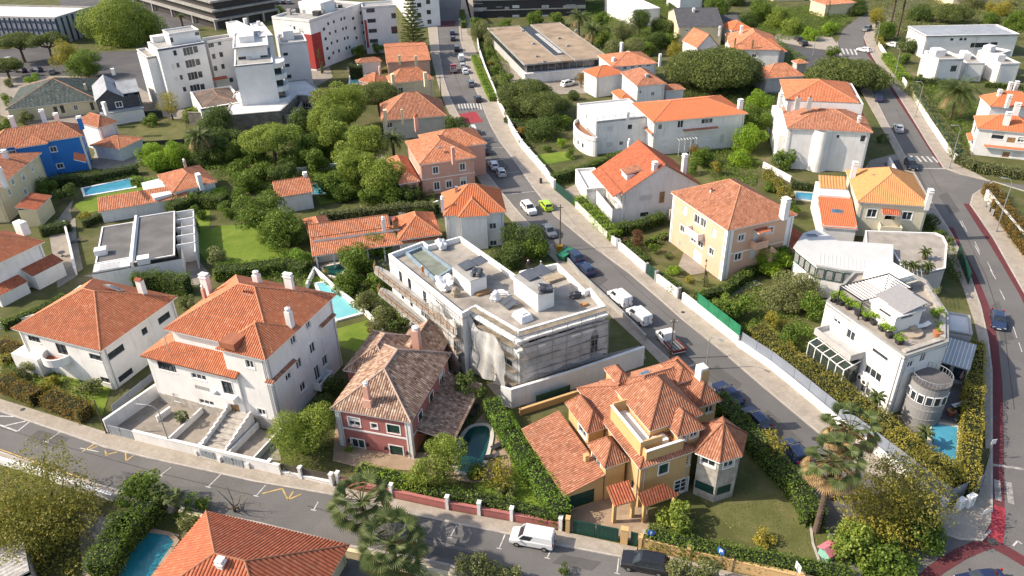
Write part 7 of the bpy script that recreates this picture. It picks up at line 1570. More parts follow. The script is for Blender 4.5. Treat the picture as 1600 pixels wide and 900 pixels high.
def car(x,y,fx,fy,kind,col,label,z=.03,group=None,cat=None,name='parked_car'):
    p=at(x,y,0);f=at(fx,fy,0)-p;L,Wd,bs,rf=KIND[kind];pm=paint(col);hw=Wd/2
    root=empty(name,label,cat or {'van':'van','cab':'truck'}.get(kind,'car'),(p.x,p.y,z),math.atan2(-f.y,-f.x),group)   # front towards -x
    b=MB();rows=[]
    for (sx,zt) in bs:
        e=.82 if abs(sx)>.485 else (.93 if abs(sx)>.47 else 1)
        rows.append([(sx*L,-hw*e*.9,.24),(sx*L,-hw*e,.42),(sx*L,-hw*e,zt-.12),(sx*L,-hw*e*.93,zt),(sx*L,hw*e*.93,zt),(sx*L,hw*e,zt-.12),(sx*L,hw*e,.42),(sx*L,hw*e*.9,.24)])
    for a,c in zip(rows,rows[1:]):
        for i in range(8):b.poly([a[i],a[(i+1) % 8],c[(i+1) % 8],c[i]][::-1])
    b.poly(rows[0]);b.poly(rows[-1][::-1])
    x0b,x0t,x1t,x1b,zr=rf;zb=lambda s:np.interp(s,[q_[0] for q_ in bs],[q_[1] for q_ in bs])-.01
    hb,ht=hw*.91,hw*.76 if kind not in ('van','cab') else hw*.86
    lo=[(x0b*L,-hb,zb(x0b)),(x1b*L,-hb,zb(x1b)),(x1b*L,hb,zb(x1b)),(x0b*L,hb,zb(x0b))];hi=[(x0t*L,-ht,zr-.06),(x1t*L,-ht,zr-.06),(x1t*L,ht,zr-.06),(x0t*L,ht,zr-.06)]
    for i in range(4):j=(i+1) % 4;b.poly([lo[i],lo[j],hi[j],hi[i]])
    r_=[(x0t*L+.12,-ht+.12,zr),(x1t*L-.1,-ht+.12,zr),(x1t*L-.1,ht-.12,zr),(x0t*L+.12,ht-.12,zr)]
    for i in range(4):j=(i+1) % 4;b.poly([hi[i],hi[j],r_[j],r_[i]])
    b.poly(r_)
    if kind=='cab':
        b.box(-.02*L,.5*L,-hw*.98,hw*.98,.55,.72)
    bo=b.obj('body',pm,root)
    def glass(name,quad,k0,k1,l0,l1,out):
        A,B,Cc,D=[Vector(v) for v in quad];g=MB();nn=(B-A).cross(D-A).normalized()*out
        P=lambda s,t:A.lerp(B,s).lerp(D.lerp(Cc,s),t)+nn
        g.poly([P(k0,l0),P(k1,l0),P(k1,l1),P(k0,l1)]);g.obj(name,CARGL,root)
    glass('windscreen',(lo[3],lo[0],hi[0],hi[3]),.07,.93,.06,.95,.012)
    if kind not in ('van','cab'):glass('rear_window',(lo[1],lo[2],hi[2],hi[1]),.1,.9,.25,.92,.012)
    for sd_,qd in ((1,(lo[0],lo[1],hi[1],hi[0])),(-1,(lo[2],lo[3],hi[3],hi[2]))):
        if kind=='van':k=((.03,.36),) if sd_==1 else ((.64,.97),)
        elif kind=='cab':k=((.1,.5),(.56,.92))
        else:k=((.08,.47),(.5,.92))
        for k0,k1 in k:glass('side_window',qd,k0,k1,.1,.88,.012)
    for sx in ((-.32,.31) if kind!='cab' else (-.34,.3)):
        for sy in (-1,1):
            w=MB();r0=.32;cx=sx*L;w.tube([(cx,sy*(hw-.2),r0),(cx,sy*(hw+.015),r0)],r0,14);wo=w.obj('wheel',TYRE,root)
            q_=MB();q_.tube([(cx,sy*(hw+.0155),r0),(cx,sy*(hw+.03),r0)],.19,10);q_.obj('rim',RIM,wo)
    for sy in (-1,1):
        m_=MB();m_.box(-.498*L,-.462*L,sy*hw*.72-.16,sy*hw*.72+.16,bs[0][1]-.08,bs[0][1]+.07);m_.obj('headlight',LAMPW,root)
        if kind!='cab':m_=MB();m_.box(.482*L,.503*L,sy*hw*.8-.1,sy*hw*.8+.1,.8,1.05);m_.obj('tail_light',LAMPR,root)
        m_=MB();xm=(x0b+.06)*L;m_.box(xm,xm+.12,sy*(hw+.0)-.0 if sy>0 else -hw-.2,hw+.2 if sy>0 else -hw,zb(x0b)+.02,zb(x0b)+.2);m_.obj('mirror',pm,root)
    if kind in ('suv','van'):
        m_=MB()
        for sy in (-1,1):m_.tube([(x0t*L+.3,sy*(ht-.1),zr+.05),(x1t*L-.3,sy*(ht-.1),zr+.05)],.025,5)
        if kind=='suv':m_.obj('roof_rails',DSTEEL,root)
    if kind=='van':m_=MB();m_.box(.5*L,.512*L,-.02,.02,.5,1.6);m_.box(.5*L,.512*L,.15,.4,.35,.5);m_.obj('rear_doors_trim',DSTEEL,root)
    m_=MB();m_.box(-.507*L,-.495*L,-.26,.26,.36,.47);m_.obj('number_plate',TRIM,root);return root
car(832,848,800,842,'van','white','white delivery van parked on the bottom street',name='delivery_van')
car(1007,886,975,880,'suv','black','black estate car parked below the ochre house')
car(1532,914,1502,917,'sedan','darkblue','dark car at the bottom right corner on the red lane junction')
car(1046,540,1030,522,'cab','white','white crew cab pickup with red flatbed on the main street',name='pickup_truck')
car(998,499,984,487,'van','white','white van with open rear nearest to the pickup',name='delivery_van');car(968,471,956,461,'van','white','white van parked against the site wall behind the other van',name='delivery_van')
car(915,425,903,413,'hatch','navy','dark blue hatchback parked in front of the vans');car(896,405,884,394,'suv','navy','navy car beside the green skip')
car(858,366,868,378,'hatch','grey','grey hatchback parked below the lime green car');car(826,330,835,340,'suv','white','white car with black roof beside the lime green car');car(853,325,845,315,'hatch','lime','lime green hatchback on the main street')
car(782,273,775,262,'hatch','silver','silver hatchback parked behind the small white car');car(771,262,766,254,'hatch','white','small white car parked next to the silver hatchback')
car(738,208,734,199,'van','white','white van with dark windscreen near the red crossing',name='delivery_van');car(742,218,738,210,'hatch','silver','silver car between the white van and two dark cars');car(748,229,743,220,'suv','grey','grey car second in the row below the white van');car(755,239,750,230,'suv','black','black car last in the row above the wooden pole')
car(747,158,743,150,'hatch','black','black car near the zebra crossing');car(736,134,733,126,'suv','grey','grey car above the zebra crossing');car(727,114,724,106,'hatch','white','white car third from the top of the upper parked row');car(723,106,721,99,'hatch','silver','silver car between two white vehicles on the upper street');car(721,94,719,87,'van','white','white van opposite the red truck',name='delivery_van');car(714,79,713,72,'suv','black','black car alone above the white van')
car(708,63,707,56,'hatch','black','black car at the top of the street, nearer one');car(707,54,706,47,'hatch','darkblue','dark car at the top of the street, farther one')
t=car(709,112,707,100,'cab','red','red truck with grey open tipper bed on the upper street',name='truck',cat='truck');mb=MB()
mb.box(0,2.7,-.95,-.88,.73,1.35);mb.box(0,2.7,.88,.95,.73,1.35);mb.box(-.0,.06,-.88,.88,.73,1.5);mb.box(2.64,2.7,-.88,.88,.73,1.3);mb.obj('tipper_bed',STEEL,t)
tr=[o for o in C.objects if o.name.startswith('pickup_truck')][0];mb=MB(); 
mb.box(.0,2.7,-.97,.97,.73,.8);mb.obj('flatbed',mat('flatbed_steel',(.12,.12,.12),.6),tr);mb=MB()
for s_ in ((.0,2.7,-1.0,-.94),(.0,2.7,.94,1.0),(2.66,2.74,-1.0,1.0)):mb.box(*s_,.72,1.1)
mb.obj('red_side_rail',mat('red_steel',(.17,.03,.025),.5),tr);mb=MB()
for k in range(4):mb.tube([(.1,-.8+k*.5,.9),(2.6,-.7+k*.45,1.0+.05*k)],.05,5)
mb.obj('pipes',STEEL,tr)
car(1349,81,1338,79,'hatch','white','white car driving round the upper bend');car(1354,48,1345,52,'suv','grey','dark grey car entering the upper bend');car(1372,157,1370,147,'suv','navy','dark car in the shade of the umbrella pine');car(1403,204,1398,192,'sedan','silver','silver saloon driving on the right street')
car(1255,71,1249,66,'suv','black','black car parked under the trees of the branch road, nearer one');car(1247,64,1241,60,'hatch','black','black car parked under the trees of the branch road, farther one');car(1393,73,1385,71,'hatch','white','white car behind the gate by the yellow hedge');car(1558,505,1560,522,'sedan','navy','shiny dark blue car on the curving right street')
car(1422,262,1428,272,'suv','black','black car parked outside the small car yard');car(888,134,900,131,'suv','white','white car in the driveway of the modern house')
car(1137,620,1124,608,'sedan','darkblue','dark blue saloon behind the ochre house');car(1180,660,1168,648,'hatch','navy','blue hatchback parked next after the dark blue saloon');car(1240,712,1232,702,'hatch','navy','blue car half hidden by the small garden tree')
for k,(x,y,fx,fy,c,lab) in enumerate(((33,113,24,112,'black','black car under the left pine'),(58,112,49,111,'navy','dark blue car between the two pines'),(13,96,4,95,'silver','silver car at the far left edge'),(82,115,82,108,'grey','grey van end by the green bushes'),(425,6,427,0,'black','dark car first from the left in the far car park'),(433,6,435,0,'navy','dark car second from the left in the far car park'),(443,6,445,0,'black','dark car third from the left in the far car park'),(452,6,454,0,'grey','dark car last in the far car park'))):car(x,y,fx,fy,'hatch',c,lab)
# green skip, yellow concrete block
p=at(884,404);r=empty('skip','green rubbish skip beside the navy car','skip',p,.9);mb=MB();mb.hexa([(-1.2,-.6,.1),(1.2,-.6,.1),(1.2,.6,.1),(-1.2,.6,.1),(-1.7,-.8,1.2),(1.7,-.8,1.2),(1.7,.8,1.2),(-1.7,.8,1.2)]);mb.obj('body',mat('skip_green',(.03,.22,.12),.6,.2),r);mb=MB()
for s_ in ((-1.75,1.75,-.86,-.78),(-1.75,1.75,.78,.86),(-1.75,-1.67,-.78,.78),(1.67,1.75,-.78,.78)):mb.box(*s_,1.2,1.3)
mb.obj('rim',mat('skip_green_dark',(.02,.12,.07),.6),r)
# ------------------------------------------------------------------ lamps, poles, signs
def lamp(x,y,tx,ty,h,arm,label,double=False):
    """x, y foot pixel; tx, ty pixel towards which the arm points"""
    p=at(x,y,.1);t=at(tx,ty,h)-Vector((p.x,p.y,h));t.z=0;t=t.normalized();r=empty('street_lamp',label,'street lamp',p)
    mb=MB();mb.tube([(0,0,0),(0,0,h*.96)],[.11,.06],8);mb.obj('pole',STEEL,r);mb=MB();mb.cyl((0,0),.17,0,.5,8);mb.obj('foot',STEEL,r)
    a=MB();a.tube([(0,0,h*.95),t*arm*.3+Vector((0,0,h+.25)),t*arm*.7+Vector((0,0,h+.4)),t*arm+Vector((0,0,h+.35))],.04,6);a.obj('arm',STEEL,r)
    c=t*(arm+.3)+Vector((0,0,h+.32));n=Vector((-t.y,t.x,0));g=MB();g.obox(c,t,n,-.35,.35,-.13,.13,h+.26,h+.36);hd=g.obj('lamp_head',STEEL,r);g=MB();g.obox(c,t,n,-.25,.25,-.1,.1,h+.23,h+.258);g.obj('lens',LAMPW,hd);return r
lamp(267,700,217,636,6.0,2.0,'grey curved street lamp in front of the tall white house');lamp(1483,263,1440,195,8.6,1.2,'street lamp at the corner of the upper right wall');lamp(1430,183,1400,126,8,1.2,'street lamp halfway along the upper right wall');lamp(1396,126,1380,67,8,1.2,'street lamp by the yellow clipped hedge')
lamp(1366,80,1350,20,8,2.0,'farthest street lamp at the upper bend');lamp(1270,87,1285,55,5,1.2,'short street lamp on the branch road pavement');lamp(1556,362,1530,275,9.3,1.2,'tall street lamp beside the white wall at the right edge');lamp(1103,576,1125,535,5.0,1.2,'street lamp on the main street beyond the ochre house');lamp(722,64,716,33,7,1,'slim street lamp at the top of the main street')
def pole(x,y,h,label,r0=.13,lean=(0,0),arm=True):
    p=at(x,y,0);r=empty('utility_pole',label,'utility pole',p);mb=MB();mb.tube([(0,0,0),(lean[0],lean[1],h)],[r0,r0*.65],8);mb.obj('pole',WOODP,r)
    if arm:mb=MB();mb.box(lean[0]-.5,lean[0]+.5,lean[1]-.16,lean[1]-.08,h-.5,h-.4);c=mb.obj('crossarm',WOODP,r);mb=MB();mb.cyl((lean[0]-.4,lean[1]-.12),.04,h-.4,h-.25,6);mb.cyl((lean[0]+.4,lean[1]-.12),.04,h-.4,h-.25,6);mb.obj('insulators',TRIM,c)
    return p+Vector((lean[0],lean[1],h-.3))
A_=pole(875,391,8.5,'tall dark pole with yellow base box beside the green skip');pole(850,386,5.5,'shorter grey pole by the tree next to the site',.08,arm=False);B_=pole(1047,561,6.5,'wooden pole beside the pickup truck');pole(1100,580,4,'dark post on the main street',.06,arm=False) if False else None
D_=pole(752,252,7,'wooden pole next to the parked cars on the upper street');E_=pole(167,678,5.2,'wooden post at the corner of the tall white house gate',.11,arm=False)
E2_=pole(690,160,7,'wooden pole opposite the zebra crossing')
def wire(a,b,sag,label):
    mb=MB();P=[a.lerp(b,k/12)-Vector((0,0,sag*4*(k/12)*(1-k/12)))-a for k in range(13)];mb.tube(P,.018,4);o=mb.obj('overhead_wire',DSTEEL);o.location=a;tag(o,label,'wire')
wire(A_,B_,1.0,'overhead wire between the yellow based pole and the pickup pole');wire(D_,A_,1.2,'overhead wire along the parked cars on the main street');wire(E2_,D_,1.0,'overhead wire above the zebra crossing')
p=at(874,393);r=empty('utility_box','yellow box at the foot of the tall dark pole','utility box',p);mb=MB();mb.box(-.5,.5,-.4,.4,0,1.1);mb.obj('cabinet',mat('yellow_plastic',(.62,.33,.03),.6),r);mb=MB();mb.box(-.55,.55,-.45,.45,1.1,1.18);mb.obj('lid',mat('yellow_plastic',(.6,.4,.03)),r)
def sign(x,y,h,label,shape='round',face=None,col=None,heading=(-.3,-1),words=None,sz=.38,glyph=None):
    p=at(x,y,h);r=empty('road_sign',label,'road sign',(p.x,p.y,.12),math.atan2(heading[1],heading[0])+math.pi/2);mb=MB();mb.tube([(0,0,0),(0,0,h+.3)],.035,6);mb.obj('post',STEEL,r)
    pl=MB()
    if shape=='round':pl.tube([(0,-.05,h),(0,-.08,h)],sz,20)
    else:pl.box(-sz,sz,-.08,-.05,h-sz*1.1,h+sz*1.1)
    po=pl.obj('sign_plate',col,r)
    if glyph:g=MB();glyph(g,h);g.obj('symbol',TRIM,po)
    return r
SBLUE=mat('sign_blue',(.02,.12,.45),.5,.05)
def arrow(g,h):g.box(-.05,.05,-.095,-.082,h-.22,h+.1);g.poly([(-.18,-.095,h+.05),(.18,-.095,h+.05),(0,-.095,h+.26)])
def pee(g,h):
    g.box(-.16,-.08,-.095,-.082,h-.26,h+.26);g.box(-.078,.12,-.095,-.082,h+.18,h+.26);g.box(-.078,.12,-.095,-.082,h-.02,h+.06);g.box(.122,.18,-.095,-.082,h-.0,h+.24)
sign(1017,833,2.4,'round blue sign by the small dark green gate','round',None,SBLUE,(-.1,-1),glyph=arrow);sign(1127,862,2.4,'blue and white parking sign on the bottom pavement','rect',None,SBLUE,(-.7,-.7),glyph=pee,sz=.33)
sign(1246,888,2.6,'white sign seen edge on by the ochre wall','rect',None,TRIM,(1,.25),sz=.4);sign(1552,691,2.4,'small white sign beside the red cycle lane','rect',None,TRIM,(.2,-1),sz=.3);sign(1540,800,2.4,'round white sign at the street corner by the cabinets','round',None,TRIM,(.2,-1),sz=.34)
def cabinet(x,y,s,hh,label,rz=0,m=None,z=.13):
    p=at(x,y,z);r=empty('utility_cabinet',label,'cabinet',p,rz);mb=MB();mb.box(-s,s,-.25,.25,0,hh);b_=mb.obj('cabinet_body',m or TRIM,r);mb=MB();mb.box(-s-.04,s+.04,-.29,.29,hh+.001,hh+.08);mb.obj('lid',m or TRIM,r);mb=MB();mb.box(-.012,.012,-.262,-.251,.1,hh-.1);mb.box(.08,.12,-.28,-.251,hh*.5,hh*.6);mb.obj('door_seam',DSTEEL,b_)
cabinet(1498,794,.45,1.2,'white cabinet leaning closest to the corner wall',.5);cabinet(1513,790,.5,1.4,'larger white cabinet at the corner pavement',.5);cabinet(1538,323,.2,1.0,'left grey bollard box by the right edge wall',.9,CONC);cabinet(1543,330,.2,1.0,'middle grey bollard box by the right edge wall',.9,CONC);cabinet(1549,337,.22,1.1,'right grey bollard box by the right edge wall',.9,CONC)
cabinet(845,286,.2,.9,'dark litter bin on the pavement by the garage',.3,DSTEEL)
cabinet(1007,842,.2,1.0,'pale meter box at the ochre pillar',0,STONE)
# little pink playhouse
p=at(1293,868);r=empty('playhouse','small pink roofed toy playhouse beside the palm trunks','playhouse',p,.5);mb=MB();mb.box(-.7,.7,-.6,.6,0,.95);mb.obj('walls',mat('mint_plastic',(.25,.5,.42),.5),r);mb=MB()
mb.hexa([(-.85,-.8,.9),(.85,-.8,.9),(.85,0,1.4),(-.85,0,1.4),(-.85,-.8,.96),(.85,-.8,.96),(.85,0,1.46),(-.85,0,1.46)]);mb.hexa([(-.85,0,1.4),(.85,0,1.4),(.85,.8,.9),(-.85,.8,.9),(-.85,0,1.46),(.85,0,1.46),(.85,.8,.96),(-.85,.8,.96)]);mb.obj('roof',mat('pink_plastic',(.6,.2,.24),.5),r);mb=MB();mb.box(-.2,.2,-.62,-.6,.05,.75);mb.obj('door',TRIM,r)
# sun loungers, furniture
def lounger(x,y,rz,label,m=None,group=None,z=.08):
    p=at(x,y,z);r=empty('sun_lounger',label,'sun lounger',p,rz,group);mb=MB();mb.box(-.95,.35,-.32,.32,.26,.34);mb.obj('seat',m or DSTEEL,r);mb=MB();mb.hexa([(.36,-.32,.28),(.95,-.32,.62),(.95,.32,.62),(.36,.32,.28),(.36,-.32,.35),(.95,-.32,.70),(.95,.32,.70),(.36,.32,.35)]);mb.obj('backrest',m or DSTEEL,r)
    for lx in (-.85,.3):
        for ly in (-.28,.28):mb=MB();mb.box(lx-.03,lx+.03,ly-.03,ly+.03,0,.26);mb.obj('leg',DSTEEL,r)
lounger(741,645,1.2,'dark sun lounger at the far end of the dark green pool');lounger(779,698,.6,'dark sun lounger on the right side of the dark green pool');lounger(768,716,.2,'dark sun lounger at the lower right of the dark green pool');lounger(743,742,.2,'dark sun lounger at the near end of the dark green pool')
lounger(1462,610,.3,'white lounger on the dark deck near the round tower',TRIM);lounger(1498,635,.3,'white lounger on the dark deck near the flower pots',TRIM)
lounger(120,378,.5,'dark lounger by the red parasol awning')
def table_set(x,y,label,z=.08,m=DSTEEL):
    p=at(x,y,z);r=empty('garden_table',label,'table',p,.3);mb=MB();mb.cyl((0,0),.6,.7,.75,14);mb.obj('tabletop',m,r);mb=MB();mb.cyl((0,0),.06,0,.7,6);mb.cyl((0,0),.3,0,.04,10);mb.obj('leg',DSTEEL,r)
table_set(98,400,'round dark garden table in the paved side yard');table_set(276,390,'dark table in the walled courtyard');table_set(1520,615,'round table under the glass front pavilion edge');table_set(1497,612,'dark table on the wooden deck') if False else None
def parasol(x,y,label,m,h=2.3,z=.08):
    p=at(x,y,h*.5);r=empty('closed_parasol',label,'parasol',(p.x,p.y,z));mb=MB();mb.tube([(0,0,0),(0,0,h)],.03,6);mb.obj('pole',STEEL,r);mb=MB();mb.tube([(0,0,h*.45),(0,0,h*.6),(0,0,h)],[.22,.2,.03],8);mb.obj('canopy',m,r)
parasol(1502,590,'closed pink parasol beside the pavilion',mat('dusty_pink_cloth',(.45,.33,.32),.9))
def pot(x,y,s,label,m,kind='mid',z=.08,pr=.5):
    p=at(x,y,z);r=empty('potted_plant',label,'potted plant',p);mb=MB();mb.cyl((0,0),s*.7,0,s*1.2,12,0,s);mb.cyl((0,0),s*1.08,s*1.2,s*1.35,12);mb.obj('pot',m,r)
    o=shrub(kind,0,0,pr,'x');o.name='foliage';o.parent=r;o.location=(0,0,s*1.3+pr*.6);del o['label'];del o['category']
TCOT=mat('terracotta',(.5,.2,.1),.8)
pot(1485,648,.5,'big terracotta pot on the deck beside the pool',TCOT,'mid',pr=.3);pot(1500,645,.35,'bushy plant in a dark pot right of the terracotta pot',DSTEEL,'mid',pr=.8);pot(1494,658,.2,'small pale pot near the pool terrace',CONC,'dark',pr=.25)
# roof terrace plants on the white terrace house
TP=[(228,322),(255,335),(285,352),(325,378),(357,398),(390,415),(424,440),(455,468),(495,495)]
for k,(x,y) in enumerate(TP):
    p=at(*q('TE',x,y),9.3);r=empty('planter','bushy planter %s on the left edge of the roof terrace' % ['farthest','second from the pergola end','third from the pergola end','fourth from the pergola end','in the middle','fourth from the front corner','third from the front corner','second from the front corner','nearest to the front corner'][k],'planter',(p.x,p.y,8.4),h.root.rotation_euler[2] if False else .2,'planters along the roof terrace edge')
    mb=MB();mb.hexa([(-.3,-.3,0),(.3,-.3,0),(.3,.3,0),(-.3,.3,0),(-.4,-.4,.6),(.4,-.4,.6),(.4,.4,.6),(-.4,.4,.6)]);mb.obj('pot',DSTEEL,r);o=shrub('ivy',0,0,1.0 if k<3 else .85,'x',seed=k);o.name='foliage';o.parent=r;o.location=(0,0,1.05);del o['label'];del o['category']
for x,y,rr,kd,lab in ((655,388,1.2,'ivy','round green bush on the right side of the roof terrace'),(650,300,.8,'olive','grey green bush at the back right of the roof terrace'),(655,440,.6,'ivy','small bush above the terracotta pot on the roof terrace')):shrub(kd,*q('TE',x,y),rr,lab,z=8.4)
pot(*q('TE',643,490),.5,'pale terracotta planter at the terrace corner',TCOT,'ivy',z=8.45,pr=.35)
lounger(*q('TE',582,455),.2,'white daybed on the roof terrace beside the penthouse',TRIM,z=8.45);mb=MB();p=at(*q('TE',530,475),8.4)
mb.cyl((0,0),1.5,0,.35,20);mb.cyl((.6,.4),.5,.35,.6,12);o=mb.obj('stone_bench',mat('tan_stone_bench',(.45,.36,.28),.9),None,p);tag(o,'curved tan stone bench on the roof terrace','bench')
for x,y,lab in ((600,140,'small palm in a pot on the grey roof deck'),(548,195,'left palm at the near edge of the grey roof deck'),(612,198,'right palm at the near edge of the grey roof deck')):
    r=palm(0,0,1.0,1.1,lab,n=20,seed=x);pp=at(*q('TE',x,y),5.6);r.location=(pp.x,pp.y,4.4)
for x,y in ((512,190),(575,195)):shrub('dark',*q('TE',x,y),1.0,'dark bush %s on the grey roof deck edge' % ('left of the palms' if x<530 else 'between the two palms'),z=4.4)
# ------------------------------------------------------------------ people on the site roof
SKIN=mat('skin',(.45,.26,.18),.6); 
def person(f,x,y,z,label,top,rz=0):
    p=at(*q(f,x,y),z);root=empty('person',label,'person',p,rz)
    J=[(0,0,.95),(0,0,1.2),(0,0,1.42),(0,0,1.52),(0,.0,1.66),(.1,0,.9),(.12,.05,.5),(.13,.0,.06),(-.1,0,.9),(-.14,-.02,.5),(-.16,.05,.06),(.2,0,1.40),(.28,.05,1.12),(.26,.25,.98),(-.2,0,1.40),(-.29,.0,1.12),(-.30,.2,.92),(.13,.14,.04),(-.16,.19,.04)]
    R=[.15,.14,.16,.065,.11,.1,.075,.05,.1,.075,.05,.065,.05,.035,.065,.05,.035,.045,.045]
    E=[(0,1),(1,2),(2,3),(3,4),(0,5),(5,6),(6,7),(0,8),(8,9),(9,10),(2,11),(11,12),(12,13),(2,14),(14,15),(15,16),(7,17),(10,18)]
    me=bpy.data.meshes.new('person_body');me.from_pydata(J,E,[]);o=bpy.data.objects.new('body',me);C.objects.link(o);o.parent=root
    md=o.modifiers.new('skin','SKIN');sv=me.skin_vertices[0].data if me.skin_vertices else None
    if sv is None:
        bm=bmesh.new();bm.from_mesh(me);bm.verts.layers.skin.verify();bm.to_mesh(me);bm.free();sv=me.skin_vertices[0].data
    for i,r_ in enumerate(R):sv[i].radius=(r_,r_*.8)
    sv[0].use_root=True;o.modifiers.new('sub','SUBSURF').levels=1;o.modifiers['sub'].render_levels=1;me.materials.append(top)
    hm=MB();hm.cyl((0,0),.13,1.66,1.72,10);hm.cyl((0,0),.125,1.72,1.8,10,0,.06);hm.obj('helmet',mat('helmet_white',(.7,.7,.66),.4),root)
person('CS',326,232,8.9,'worker in orange clothing beside the roof basin',mat('orange_workwear',(.65,.16,.03),.8));person('CS',853,205,8.9,'worker in dark clothing left of the two by the back parapet',mat('dark_clothes',(.08,.05,.05),.8),.5);person('CS',917,210,8.9,'worker in grey clothing right of the two by the back parapet',mat('grey_clothes',(.25,.24,.24),.8),1.5)
